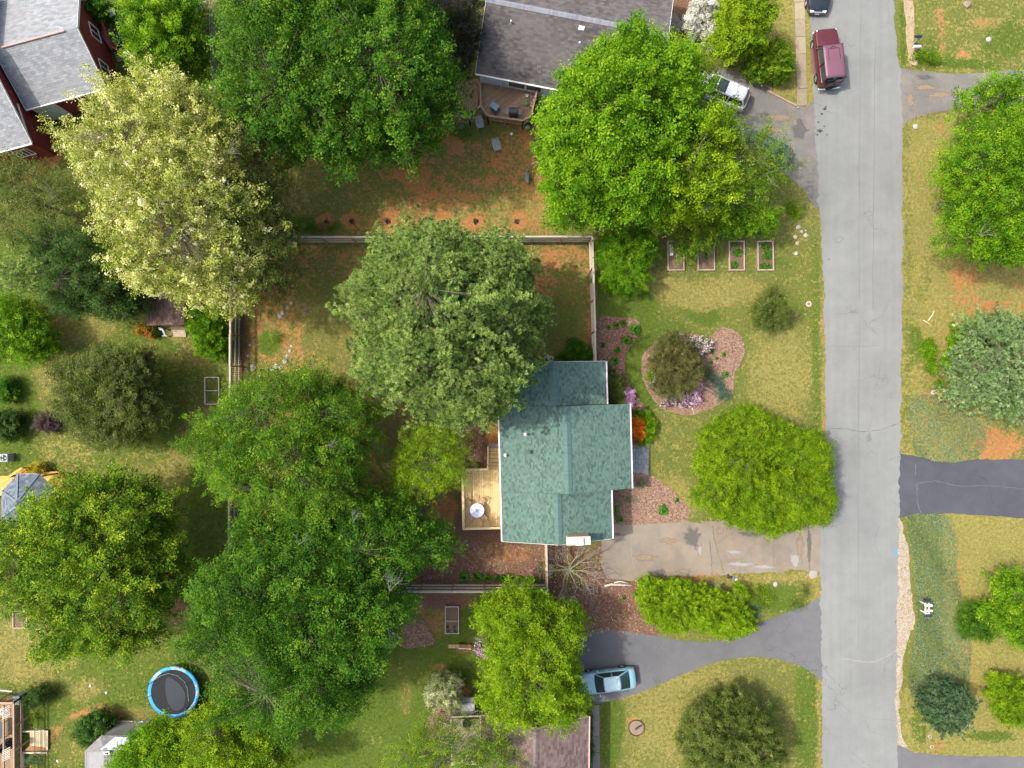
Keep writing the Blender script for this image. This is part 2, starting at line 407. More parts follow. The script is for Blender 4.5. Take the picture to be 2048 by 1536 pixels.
    blob(1180, 1105, 35, 25, (0.5, 0.3, 0.7, 0.2), 0.8); stroke([(1200, 1150), (1330, 1162), (1440, 1158), (1540, 1150)], 10, (0.7, 0, 0.6, 0.3), 0.8)
    rect(1330, 1160, 1640, 1230, (0.75, 0.25, 0.35, 0.1), 0.9, 14)
    blob(1545, 1200, 38, 35, (0.05, 0.95, 0.0, 0), 0.8); blob(1600, 1180, 30, 28, (0.4, 0.9, 0.1, 0), 0.7); blob(1590, 1220, 28, 14, (0.3, 0.9, 0.1, 0), 0.7)
    stroke([(1520, 1158), (1630, 1150), (1633, 1200)], 8, (0.95, 0, 0.5, 0), 0.8); blob(1395, 1150, 60, 10, (0.5, 0, 0.8, 0.3), 0.8)
    blob(1270, 1452, 26, 26, (0.7, 0, 0.75, 0.15), 0.9); blob(1225, 1470, 24, 80, (0.15, 0.9, 0, 0), 0.8)
    blob(1615, 1440, 30, 120, (0.3, 0.85, 0, 0), 0.8); blob(1540, 1380, 60, 40, (0.3, 0.4, 0.3, 0.3), 0.5)
    blob(1380, 1350, 80, 20, (0.9, 0.2, 0.2, 0), 0.6); stroke([(1638, 1345), (1640, 1536)], 4, (0.9, 0, 0.8, 0), 0.8)
    blob(1320, 1420, 60, 80, (0.85, 0.3, 0.1, 0.05), 0.7)
    # east side of the road
    stroke([(1814, 250), (1816, 480), (1818, 700), (1812, 900)], 8, (0.3, 0.85, 0, 0), 0.7)
    stroke([(1879, 250), (1884, 470)], 6, (0.9, 0, 0.85, 0), 0.7); blob(1850, 400, 22, 130, (0.85, 0.0, 0.35, 0.35), 0.5)
    blob(1840, 690, 14, 40, (0.1, 1, 0, 0), 0.7); blob(1860, 740, 20, 60, (0.4, 0.6, 0.3, 0), 0.6)
    blob(1975, 610, 18, 12, (0.6, 0, 1, 0), 0.95); blob(1930, 560, 35, 20, (0.8, 0, 0.8, 0), 0.8); blob(1930, 610, 30, 18, (0.9, 0, 0.75, 0), 0.6)
    blob(1850, 590, 25, 45, (0.9, 0.1, 0.05, 0.2), 0.7); blob(1845, 560, 14, 50, (0.2, 0.9, 0, 0), 0.5)
    blob(1905, 790, 50, 20, (0.8, 0, 0.7, 0.2), 0.8); blob(2000, 890, 50, 30, (0.6, 0.1, 0.95, 0.1), 0.9); blob(1990, 690, 60, 60, (0.1, 1, 0, 0), 0.5)
    blob(1870, 120, 30, 16, (0.05, 1, 0, 0), 0.8); blob(2010, 80, 40, 40, (0.3, 0.9, 0.05, 0), 0.6); blob(1930, 130, 60, 10, (0.1, 1, 0, 0), 0.8)
    stroke([(1880, 20), (1885, 120)], 6, (0.6, 0, 0.9, 0), 0.7); blob(1970, 45, 30, 10, (0.8, 0, 0.7, 0), 0.6); blob(1920, 105, 12, 10, (0.7, 0, 0.9, 0), 0.8)
    stroke([(1805, 10), (1806, 125)], 4, (0.2, 1, 0, 0), 0.8)
    stroke([(1902, 1035), (1918, 1120), (1930, 1250), (1940, 1330)], 7, (0.9, 0, 0.8, 0), 0.8)
    blob(1950, 1345, 20, 30, (0.9, 0, 0.7, 0), 0.6); blob(1840, 1440, 20, 50, (0.2, 0.9, 0.2, 0), 0.6); blob(1980, 1478, 50, 10, (0.1, 1, 0, 0), 0.8)
    blob(1870, 1490, 20, 14, (0.7, 0.2, 0.7, 0.3), 0.8)
    # west gardens
    stroke([(105, 1475), (130, 1440), (175, 1420), (205, 1414), (240, 1432)], 9, (0.6, 0, 1, 0), 0.9)
    blob(170, 1380, 40, 25, (0.9, 0.3, 0.25, 0.1), 0.6); blob(150, 1500, 30, 40, (0.6, 0.4, 0.6, 0), 0.6)
    blob(270, 1425, 40, 14, (0.5, 0.1, 0.5, 0.5), 0.8); blob(460, 1330, 16, 14, (0.4, 0, 0.9, 0), 0.7)
    blob(355, 1225, 45, 25, (0, 0.1, 0.3, 0.95), 0.8); blob(60, 1290, 60, 20, (0.85, 0.5, 0, 0), 0.6)
    blob(345, 662, 22, 14, (0.9, 0, 0.5, 0.2), 0.9); blob(150, 655, 70, 30, (0.9, 0.3, 0.02, 0), 0.6); blob(395, 700, 60, 40, (0.8, 0.4, 0, 0), 0.5)
    blob(120, 740, 60, 40, (0.85, 0.3, 0.1, 0.1), 0.6); blob(330, 930, 60, 40, (0.85, 0.45, 0.05, 0), 0.6); blob(390, 860, 40, 80, (0.75, 0.45, 0.02, 0), 0.6)
    blob(110, 905, 60, 40, (0.7, 0.7, 0.05, 0), 0.6); blob(300, 840, 50, 90, (0.1, 0.8, 0.05, 0.1), 0.5)
    blob(85, 305, 40, 40, (0.3, 0, 0.95, 0), 0.9); blob(30, 345, 50, 20, (0.2, 0, 0.8, 0.2), 0.7); blob(130, 245, 60, 20, (0.2, 0.8, 0, 0.1), 0.7)
    blob(160, 230, 50, 20, (0.4, 0.3, 0.4, 0.5), 0.6); blob(0, 560, 30, 20, (0.7, 0, 0.6, 0), 0.6)
    me = mesh_np('ground', V, F)
    a = me.attributes.new('w', 'FLOAT_COLOR', 'POINT'); a.data.foreach_set('color', np.clip(W, 0, 1).astype(np.float32).ravel())
    t = NT('ground_mix')
    n_big = t.noise(0.45, 4, 0.6); n_mid = t.noise(1.5, 5, 0.7); n_sm = t.noise(4.2, 5, 0.75); n_f = t.noise(13, 3, 0.8)
    fine = t.math('ADD', t.math('MULTIPLY', n_sm, 0.5), t.math('MULTIPLY', n_f, 0.5))
    brk = t.math('ADD', t.math('MULTIPLY', n_mid, 0.45), t.math('ADD', t.math('MULTIPLY', n_sm, 0.4), t.math('MULTIPLY', n_f, 0.15)))
    sep = t.N.new('ShaderNodeSeparateColor'); at = t.N.new('ShaderNodeAttribute'); at.attribute_name = 'w'
    t.L.new(at.outputs['Color'], sep.inputs[0])
    base = t.ramp(fine, [(0.32, (0.075, 0.085, 0.020)), (0.5, (0.145, 0.15, 0.038)), (0.66, (0.26, 0.23, 0.075))])
    lush = t.ramp(fine, [(0.33, (0.028, 0.062, 0.008)), (0.5, (0.078, 0.125, 0.015)), (0.66, (0.18, 0.205, 0.035))])
    dry = t.ramp(fine, [(0.32, (0.10, 0.105, 0.022)), (0.5, (0.225, 0.20, 0.052)), (0.66, (0.42, 0.345, 0.135))])
    clay = t.ramp(fine, [(0.30, (0.20, 0.08, 0.03)), (0.5, (0.38, 0.165, 0.06)), (0.70, (0.52, 0.30, 0.13))])
    mul = t.ramp(t.math('ADD', t.math('MULTIPLY', n_f, 0.7), t.math('MULTIPLY', n_sm, 0.3)), [(0.3, (0.075, 0.035, 0.024)), (0.5, (0.17, 0.085, 0.058)), (0.66, (0.34, 0.20, 0.145))])
    def mask(w, k=1.1, lo=0.36, hi=0.62):
        k *= 1.7
        return t.maprange(t.math('ADD', w, t.math('MULTIPLY', t.math('SUBTRACT', brk, 0.5), k)), lo, hi)
    c = t.mix(mask(sep.outputs[1], 1.6), base, lush)
    c = t.mix(mask(sep.outputs[0], 1.9, 0.42, 0.75), c, dry)
    c = t.mix(mask(sep.outputs[2], 1.8, 0.40, 0.72), c, clay)
    c = t.mix(mask(at.outputs['Alpha'], 1.5), c, mul)
    c = t.mix(t.math('MULTIPLY', t.maprange(n_big, 0.35, 0.7), 0.22), c, (0.10, 0.12, 0.03), 'MIX')
    mat = t.finish(c, 0.95, 0.12, bump=fine, bdist=0.12, bstr=1.0)
    o = link('ground', me, mat); o['kind'] = 'structure'
    return xs, ys, W
GX, GY, GW = build_ground()
def gw_at(P):
    i = np.clip(((P[:, 0] + 45) / 0.2).round().astype(int), 0, 450) + 5
    j = np.clip(((P[:, 1] + 35) / 0.2).round().astype(int), 0, 350) + 5
    return GW[j, i]

# ------------------------------------------------------------------ roads, drives, paths (sheets a few mm apart)
def sheet(name, poly, z, mat, amp=0.03, step=0.35, seed=1, thick=0.0, kind='structure', rag=True):
    p = ccw(ragged(poly, step, amp, seed) if rag else poly)
    mb = MB(); n = len(p)
    mb.add([(x, y, z) for x, y in p], tris_of(p))
    if thick:
        b = len(mb.v)
        mb.add([(x, y, z) for x, y in p] + [(x, y, z - thick) for x, y in p], [(i, i + n, (i + 1) % n + n, (i + 1) % n) for i in range(n)])
    o = mb.build(name, mat)
    # normals up
    me = o.data
    flip = [q for q in me.polygons if q.normal.z < -0.5]
    if flip: me.flip_normals()
    if kind: o['kind'] = kind
    return o
def asphalt(name, lo, mid, hi, warm=None, cracks=True, streak=True):
    t = NT(name)
    big = t.noise(0.22, 4, 0.6); mid_n = t.noise(1.3, 4, 0.6); f = t.noise(35, 2, 0.8)
    st = t.noise(1.0, 3, 0.5, stretch=(1.4, 0.05, 1))
    k = t.math('ADD', t.math('MULTIPLY', big, 0.35), t.math('ADD', t.math('MULTIPLY', mid_n, 0.2), t.math('ADD', t.math('MULTIPLY', f, 0.25), t.math('MULTIPLY', st, 0.2 if streak else 0.0))))
    c = t.ramp(k, [(0.33, lo), (0.48, mid), (0.66, hi)])
    if warm: c = t.mix(t.math('MULTIPLY', t.maprange(t.noise(0.5, 6, 0.75), 0.42, 0.75), 0.55), c, warm)
    if cracks:
        dis = t.N.new('ShaderNodeVectorMath'); dis.operation = 'ADD'
        nz = t.N.new('ShaderNodeTexNoise'); nz.inputs['Scale'].default_value = 0.9; nz.inputs['Detail'].default_value = 5
        t.L.new(t.coord(), nz.inputs['Vector']); t.L.new(t.coord(), dis.inputs[0])
        sc = t.N.new('ShaderNodeVectorMath'); sc.operation = 'SCALE'; sc.inputs['Scale'].default_value = 1.6
        t.L.new(nz.outputs['Color'], sc.inputs[0]); t.L.new(sc.outputs[0], dis.inputs[1])
        v = t.vor(0.16, 'DISTANCE_TO_EDGE', 'Distance', dis.outputs[0])
        cm = t.math('MULTIPLY', t.maprange(v, 0.002, 0.006, 1, 0), t.maprange(t.noise(0.3, 2), 0.45, 0.6))
        c = t.mix(t.math('MULTIPLY', cm, 0.38), c, tuple(x * 0.45 for x in mid))
    return t.finish(c, 0.9, 0.2, bump=f, bdist=0.008)
M_road = asphalt('aged_asphalt', (0.148, 0.152, 0.146), (0.184, 0.190, 0.182), (0.228, 0.236, 0.222))
road = GP([(1616, -60), (1618, 0), (1624, 100), (1628, 205), (1634, 330), (1642, 480), (1647, 560), (1650, 700), (1651, 860), (1646, 960), (1640, 1050), (1640, 1140),
           (1643, 1340), (1645, 1536), (1646, 1700), (1650, 20000), (1800, 20000), (1796, 1700), (1795, 1536), (1794, 1480), (1791, 1400), (1793, 1300), (1796, 1100), (1797, 1030),
           (1800, 905), (1803, 700), (1806, 500), (1804, 250), (1801, 140), (1793, 112), (1787, 0), (1784, -60), (1770, -18000), (1600, -18000)])
def road_poly():
    far = [p for p in road]
    return far
rp = road
# only the near part of the edge is ragged
near = [i for i, p in enumerate(rp) if abs(p[1]) < 60]
def rag_near(poly, seed):
    out = []; r = random.Random(seed)
    for i in range(len(poly)):
        a, b = poly[i], poly[(i + 1) % len(poly)]
        if abs(a[1]) < 60 and abs(b[1]) < 60:
            L = math.hypot(b[0] - a[0], b[1] - a[1]); n = max(1, int(L / 0.22))
            for k in range(n):
                t = k / n; out.append((a[0] + (b[0] - a[0]) * t + r.gauss(0, 0.055) + 0.05 * math.sin(t * n * 0.37), a[1] + (b[1] - a[1]) * t))
        else: out.append(a)
    return out
sheet('road', rag_near(rp, 3), 0.016, M_road, rag=False)
M_drive_dark = asphalt('sealed_asphalt', (0.058, 0.061, 0.071), (0.078, 0.082, 0.094), (0.116, 0.119, 0.129), streak=False)
M_drive_mid = asphalt('grey_asphalt', (0.105, 0.105, 0.108), (0.136, 0.136, 0.139), (0.179, 0.178, 0.176), streak=False)
M_drive_old = asphalt('worn_concrete', (0.165, 0.140, 0.110), (0.235, 0.203, 0.162), (0.32, 0.283, 0.232), warm=(0.29, 0.215, 0.14), streak=False)
M_drive_brown = asphalt('dusty_asphalt', (0.128, 0.124, 0.116), (0.176, 0.165, 0.150), (0.240, 0.225, 0.199), warm=(0.255, 0.217, 0.165), streak=False)
sheet('driveway', smooth_poly(GP([(1640, 208), (1612, 214), (1590, 208), (1540, 182), (1490, 150), (1430, 140), (1370, 190), (1400, 270), (1480, 330), (1560, 345), (1600, 372), (1640, 410)]), 4), 0.008, M_drive_brown)
sheet('driveway', GP([(1790, 135), (1803, 137), (1840, 143), (1920, 148), (2000, 142), (2300, 130), (2300, 210), (2040, 208), (1910, 218), (1830, 234), (1803, 254), (1790, 256)]), 0.008, M_drive_brown, seed=4)
sheet('driveway', GP([(1790, 905), (1803, 906), (1850, 916), (1875, 923), (1905, 925), (1945, 919), (2048, 919), (2300, 922), (2300, 1040), (2048, 1036), (1900, 1027), (1830, 1027), (1802, 1035), (1790, 1035)]), 0.008, M_drive_dark, seed=5)
sheet('driveway', GP([(1212, 1048), (1300, 1045), (1500, 1040), (1650, 1030), (1650, 1141), (1620, 1146), (1590, 1140), (1540, 1145), (1450, 1148), (1380, 1152), (1330, 1150), (1280, 1162), (1212, 1158), (1198, 1120)]), 0.008, M_drive_old, seed=6, amp=0.07)
sheet('driveway', smooth_poly(GP([(1650, 1204), (1610, 1212), (1560, 1230), (1510, 1250), (1440, 1282), (1360, 1280), (1290, 1268), (1165, 1268), (1160, 1410), (1185, 1409), (1230, 1400), (1290, 1381), (1340, 1360), (1400, 1334), (1470, 1316), (1540, 1315), (1590, 1328), (1625, 1345), (1650, 1356)]), 3), 0.008, M_drive_mid, seed=7, amp=0.02)
sheet('driveway', GP([(1788, 1489), (1800, 1492), (1830, 1505), (1890, 1512), (2300, 1514), (2300, 1640), (1788, 1640)]), 0.008, M_drive_mid, seed=8)
# blue utility paint mark on the road edge
sheet('utility_paint_mark', smooth_poly(GP([(1788, 1103), (1792, 1100), (1795, 1105), (1792, 1109), (1789, 1108)]), 3), 0.020, simple('blue_marking_paint', (0.05, 0.25, 0.6)), rag=False)
# wear on the paved surfaces: oil spots, seams, cracks, worn and sandy patches, each a sheet 3 mm above
def soft_mat(name, col, k=0.8):
    t = NT(name); n = t.noise(3.5, 5, 0.7); f = t.noise(18, 2, 0.7)
    m = t.maprange(t.math('ADD', t.attr('fade'), t.math('MULTIPLY', t.math('SUBTRACT', n, 0.5), 1.3)), 0.25, 0.85, 0.0, k)
    c = t.ramp(f, [(0.3, tuple(x * 0.8 for x in col)), (0.7, tuple(x * 1.15 for x in col))])
    t.finish(c, 0.9, 0.2); p = [q for q in t.N if q.type == 'BSDF_PRINCIPLED'][0]; t.L.new(m, p.inputs['Alpha']); return t.m
def stain(px, py, rx, ry, mat, z=0.019, ang=0.0, seed=1, name='stain'):
    r = random.Random(seed * 7 + int(px)); x, y = G(px, py); V = [(x, y, z)]; A = [1.0]; F = []; n = 20; prof = [1 + r.uniform(-0.3, 0.3) for _ in range(n)]
    for j, (rad, al) in enumerate(((0.4, 0.9), (0.8, 0.6), (1.2, 0.25), (1.6, 0.0))):
        for k in range(n):
            t = 2 * math.pi * k / n; q = rad * prof[k]; V.append((x + math.cos(t) * rx / 25 * q, y + math.sin(t) * ry / 25 * q, z)); A.append(al)
    F = [(0, 1 + k, 1 + (k + 1) % n) for k in range(n)] + [(1 + j * n + k, 1 + (j + 1) * n + k, 1 + (j + 1) * n + (k + 1) % n, 1 + j * n + (k + 1) % n) for j in range(3) for k in range(n)]
    me = bpy.data.meshes.new(name); me.from_pydata(V, [], F); at = me.attributes.new('fade', 'FLOAT', 'POINT'); at.data.foreach_set('value', A); o = link(name, me, mat); o['kind'] = 'structure'
def crackline(pts, w, mat, z, seed=1, name='crack'):
    r = random.Random(seed); P = smooth_poly([(x + r.gauss(0, 1.2), y + r.gauss(0, 1.2)) for x, y in pts], 8, closed=False); P = [G(*p) for p in P]; L, R_ = [], []
    for i, p in enumerate(P):
        a_, b_ = P[max(0, i - 1)], P[min(len(P) - 1, i + 1)]; dx, dy = b_[0] - a_[0], b_[1] - a_[1]; l = math.hypot(dx, dy) + 1e-9; ww = w * r.uniform(0.4, 1.4); jx, jy = r.gauss(0, 0.02), r.gauss(0, 0.02)
        L.append((p[0] - dy / l * ww + jx, p[1] + dx / l * ww + jy)); R_.append((p[0] + dy / l * ww + jx, p[1] - dx / l * ww + jy))
    mb = MB(); n = len(L); mb.add([(x, y, z) for x, y in L] + [(x, y, z) for x, y in R_], [(i + n, i + 1 + n, i + 1, i) for i in range(n - 1)]); o = mb.build(name, mat); o['kind'] = 'structure'
    if o.data.polygons[0].normal.z < 0: o.data.flip_normals()
M_oil2 = soft_mat('oil_spot', (0.06, 0.06, 0.06), 0.85); M_oil = simple('oil_dark_asphalt', (0.09, 0.09, 0.09), 0.7, 0.3, 6); M_seam = simple('road_seam', (0.135, 0.14, 0.137), 0.9, 0.2); M_pale = soft_mat('worn_pale', (0.33, 0.31, 0.285)); M_sand = soft_mat('washed_sand', (0.27, 0.205, 0.14)); M_wet = soft_mat('grey_patch', (0.125, 0.12, 0.115), 0.7); M_sandl = simple('sand_line', (0.24, 0.19, 0.13))
for px, py, rx, ry in ((1649, 218, 4, 2.5), (1643, 228, 3, 2), (1651, 214, 2, 1.5), (1640, 262, 6, 4), (1634, 270, 2, 2), (1648, 253, 2, 1.5), (1654, 270, 1.5, 1.2), (1657, 519, 1.2, 1.2), (1636, 245, 2, 1.4)): stain(px, py, rx, ry, M_oil2)
stain(1678, 479, 8, 6, soft_mat('pale_patch', (0.26, 0.26, 0.245)))
for p in ([(1722, 0), (1720, 300), (1718, 600)], [(1719, 640), (1718, 860), (1716, 1100), (1714, 1300)], [(1750, 80), (1748, 400), (1745, 620)]): crackline(p, 0.02, M_seam, 0.019, 3, 'road_seam')
crackline([(1665, 858), (1700, 862), (1725, 866), (1760, 858), (1794, 848)], 0.018, M_oil, 0.0195, 5); crackline([(1640, 690), (1700, 694), (1760, 692)], 0.012, M_seam, 0.0195, 7); crackline([(1720, 1430), (1750, 1436), (1790, 1440)], 0.012, M_seam, 0.0195, 8)
crackline([(1690, 1316), (1735, 1322), (1765, 1316), (1792, 1300)], 0.06, simple('tyre_dust', (0.235, 0.22, 0.19), 0.9, 0.15), 0.019, 9, 'dust_track')
crackline([(1838, 966), (1870, 963), (1920, 972), (1980, 970), (2048, 980)], 0.022, simple('pale_crack', (0.135, 0.13, 0.13)), 0.011, 11); crackline([(1836, 966), (1834, 1000), (1842, 1028)], 0.018, simple('pale_crack', (0.135, 0.13, 0.13)), 0.0115, 12); crackline([(1830, 950), (1832, 930)], 0.018, simple('pale_crack', (0.135, 0.13, 0.13)), 0.0115, 13)
crackline([(1262, 1060), (1264, 1100), (1268, 1140)], 0.03, M_sandl, 0.011, 14); crackline([(1425, 1050), (1430, 1085), (1440, 1120), (1446, 1148)], 0.05, simple('weedy_crack', (0.14, 0.14, 0.06)), 0.011, 15); crackline([(1420, 1080), (1424, 1120), (1426, 1150)], 0.025, M_oil, 0.0115, 16); crackline([(1546, 1050), (1548, 1140)], 0.02, M_seam, 0.011, 17)
for px, py, rx, ry, m in ((1290, 1115, 22, 7, M_sand), (1370, 1142, 16, 5, M_sand), (1335, 1082, 18, 6, M_sand), (1235, 1075, 18, 9, M_wet), (1385, 1075, 16, 20, M_wet), (1400, 1100, 5, 12, M_pale), (1468, 1104, 20, 4, M_pale), (1480, 1128, 30, 5, M_pale), (1530, 1134, 24, 4, M_pale), (1320, 1145, 14, 8, M_wet), (1600, 1090, 7, 30, M_sand), (1590, 1120, 10, 14, M_pale), (1618, 1090, 5, 36, M_wet), (1500, 1068, 22, 5, M_wet), (1440, 1062, 10, 8, M_sand)): stain(px, py, rx, ry, m, 0.0105 + rnd.uniform(0, 0.002), name='drive_stain')
for px, py, rx, ry, m in ((1560, 235, 30, 8, M_sand), (1545, 260, 20, 6, M_sand), (1600, 260, 16, 20, M_wet), (1590, 330, 14, 10, M_wet), (1850, 175, 22, 8, M_sand), (1880, 190, 30, 6, M_sand), (1850, 155, 14, 6, M_wet), (1820, 200, 9, 18, M_sand)): stain(px, py, rx, ry, m, 0.0105 + rnd.uniform(0, 0.002), name='drive_stain')
# gravel shoulder and dirt track
def gravel_mat(name, cols, s=14):
    t = NT(name); v = t.vor(s, 'F1', 'Color'); n = t.noise(1.2, 3); f = t.noise(40, 2)
    sp = t.N.new('ShaderNodeSeparateColor'); t.L.new(v, sp.inputs[0])
    c = t.ramp(t.math('ADD', t.math('MULTIPLY', sp.outputs[0], 0.55), t.math('ADD', t.math('MULTIPLY', n, 0.3), t.math('MULTIPLY', f, 0.15))), cols)
    return t.finish(c, 0.9, 0.2, bump=t.vor(s), bdist=0.03)
M_gravel = gravel_mat('pale_gravel', [(0.2, (0.22, 0.165, 0.10)), (0.42, (0.30, 0.235, 0.155)), (0.62, (0.33, 0.285, 0.225)), (0.85, (0.42, 0.39, 0.34))])
M_dirt = gravel_mat('sandy_dirt', [(0.2, (0.24, 0.175, 0.095)), (0.5, (0.35, 0.27, 0.165)), (0.8, (0.45, 0.37, 0.25))], 30)
sheet('gravel_shoulder', smooth_poly(GP([(1795, 1035), (1804, 1045), (1809, 1075), (1817, 1105), (1821, 1180), (1829, 1243), (1819, 1268), (1809, 1310), (1800, 1400), (1803, 1470), (1814, 1492), (1794, 1492), (1788, 1400), (1790, 1300), (1793, 1150)]), 4), 0.004, M_gravel, amp=0.06)
sheet('dirt_track', smooth_poly(GP([(1806, -40), (1826, -40), (1828, 60), (1829, 118), (1824, 132), (1816, 120), (1811, 60)]), 4), 0.004, M_dirt, amp=0.05, seed=3)
# the strip of mossy concrete pavement, slab by slab
M_slab = simple('lichen_concrete', (0.27, 0.225, 0.15), 0.9, 0.28, 3)
def slab_walk(name, a, b, w, n, mat, gap=0.02, z=0.06, jit=0.01):
    o = bpy.data.objects.new(name, None); COL.objects.link(o); o['kind'] = 'structure'
    a, b = Vector(a), Vector(b); d = (b - a); L = d.length / n; ang = math.atan2(d.y, d.x)
    for i in range(n):
        c = a + d * ((i + 0.5) / n)
        mb = MB(); mb.box(c.x, c.y, z / 2 - 0.01 + rnd.uniform(-jit, jit), L - gap, w, z, ang + rnd.uniform(-0.004, 0.004))
        mb.build('slab', mat, o, bevel=0.008)
    return o
slab_walk('pavement', G(1598, -30), G(1604, 212), 0.80, 7, M_slab)
slab_walk('garden_walk', G(1191, 1409), G(1193, 1600), 0.58, 6, simple('grey_concrete', (0.22, 0.20, 0.175), 0.9, 0.2, 3))
slab_walk('side_walk', G(1340, 32), G(1362, 64), 0.9, 2, simple('grey_concrete', (0.22, 0.20, 0.175)))

# ------------------------------------------------------------------ planting beds with wood chips
M_mulch = gravel_mat('wood_mulch', [(0.15, (0.10, 0.058, 0.038)), (0.5, (0.235, 0.145, 0.10)), (0.85, (0.40, 0.28, 0.205))], 22)
M_mulch_dark = gravel_mat('dark_mulch', [(0.15, (0.075, 0.038, 0.026)), (0.5, (0.17, 0.092, 0.066)), (0.85, (0.31, 0.19, 0.145))], 22)
island = smooth_poly(GP([(1450, 655), (1478, 668), (1488, 695), (1482, 725), (1468, 748), (1467, 780), (1452, 800), (1410, 822), (1375, 830), (1330, 820), (1300, 790), (1284, 750),
                         (1286, 712), (1305, 690), (1345, 672), (1385, 668), (1415, 676), (1432, 662)]), 5)
front_bed = smooth_poly(GP([(1192, 640), (1240, 635), (1275, 640), (1279, 660), (1268, 685), (1252, 705), (1250, 740), (1262, 775), (1285, 808), (1296, 828), (1262, 832), (1262, 812), (1214, 812), (1212, 730), (1193, 720)]), 4)
door_bed = smooth_poly(GP([(1250, 948), (1300, 950), (1340, 978), (1372, 1010), (1375, 1036), (1340, 1044), (1222, 1046), (1222, 984), (1252, 980)]), 4)
azalea_bed = smooth_poly(GP([(1250, 826), (1296, 826), (1312, 845), (1313, 875), (1300, 890), (1250, 892)]), 4)
leaf_bed = smooth_poly(GP([(820, 1235), (845, 1240), (862, 1262), (868, 1286), (840, 1294), (802, 1292), (795, 1262)]), 4)
porch_bed = smooth_poly(GP([(852, 1445), (872, 1412), (900, 1398), (915, 1430), (905, 1470), (860, 1475)]), 4)
BEDS = [(island, M_mulch, 0.05), (front_bed, M_mulch_dark, 0.04), (door_bed, M_mulch, 0.04), (azalea_bed, M_mulch_dark, 0.04), (leaf_bed, M_mulch, 0.04), (porch_bed, M_mulch, 0.04)]
for i, (p, m, th) in enumerate(BEDS):
    sheet('mulch_bed', p, th, m, 0.03, 0.25, 20 + i, thick=th + 0.02)
def scatter_poly(poly, n, seed):
    r = np.random.default_rng(seed); P = np.array(poly); lo, hi = P.min(0), P.max(0)
    Q = r.random((int(n * 2.2), 2)) * (hi - lo) + lo
    return Q[in_poly(Q, poly)][:n]
def flakes(P, z, size, r, tilt=0.35, asp=3.0):
    """thin flat chips: quads lying nearly flat"""
    n = len(P); C = np.column_stack([P, np.full(n, z) + r.random(n) * 0.02])
    a = r.random(n) * 2 * np.pi; L = size * (0.5 + r.random(n))
    t = np.stack([np.cos(a), np.sin(a), r.normal(0, tilt, n)], 1) * L[:, None] * 0.5
    b = np.stack([-np.sin(a), np.cos(a), r.normal(0, tilt, n)], 1) * L[:, None] * 0.5 / asp
    V = np.stack([C - t - b, C + t - b, C + t + b, C - t + b], 1).reshape(-1, 3); V[:, 2] = np.maximum(V[:, 2], z + 0.002)
    return V, np.arange(4 * n).reshape(-1, 4)
VV, FF, RR = [], [], []; off = 0
r_ = np.random.default_rng(5)
for i, (p, m, th) in enumerate(BEDS):
    Q = scatter_poly(p, int(abs(area(p)) * 110), 50 + i); V, F = flakes(Q, th + 0.004, 0.11, r_)
    VV.append(V); FF.append(F + off); off += len(V); RR.append(r_.random(len(F)))
yards = [GP([(830, 1072), (1088, 1088), (1088, 1160), (830, 1160)]), GP([(1098, 1095), (1205, 1095), (1210, 1160), (1300, 1165), (1310, 1268), (1098, 1268)]), GP([(930, 850), (975, 850), (975, 935), (920, 930)])]
for i, p in enumerate(yards):
    Q = scatter_poly(p, int(abs(area(p)) * 60), 70 + i); V, F = flakes(Q, 0.004, 0.12, r_)
    VV.append(V); FF.append(F + off); off += len(V); RR.append(r_.random(len(F)))
t = NT('wood_chip'); M_chip = t.finish(t.ramp(t.attr(), [(0.0, (0.09, 0.045, 0.03)), (0.55, (0.24, 0.14, 0.095)), (0.85, (0.31, 0.20, 0.14)), (1.0, (0.42, 0.31, 0.23))]), 0.9, 0.15)
o = link('wood_chips', mesh_np('wood_chips', np.concatenate(VV), np.concatenate(FF), np.concatenate(RR)), M_chip)
tag(o, 'loose reddish wood chips scattered over the planting beds and bare yards', 'wood chips', kind='stuff')

# ------------------------------------------------------------------ grass: short tufts and weeds where the lawn is green
HARD = [rag for rag in (road[:12],)]
def paved(P):
    px = P[:, 0] * 25 + 1024; py = 768 - P[:, 1] * 25
    m = (px > 1636) & (px < 1802)
    m |= (px > 1160) & (px < 1660) & (py > 1040) & (py < 1155) & (px > 1205)
    m |= (px > 1160) & (py > 1262) & (py < 1310) & (px < 1660)
    m |= (px > 1480) & (px < 1660) & (py > 205) & (py < 350)
    m |= (px > 1790) & (py > 905) & (py < 1035)
    m |= (px > 1790) & (py > 1508)
    m |= (px > 1790) & (py > 143) & (py < 225)
    for poly in (island, front_bed, door_bed, azalea_bed): m |= in_poly(P, poly)
    drv5 = GP([(1165, 1265), (1420, 1285), (1650, 1200), (1650, 1356), (1590, 1328), (1470, 1316), (1400, 1334), (1290, 1381), (1165, 1410)])
    m |= in_poly(P, drv5)
    return m
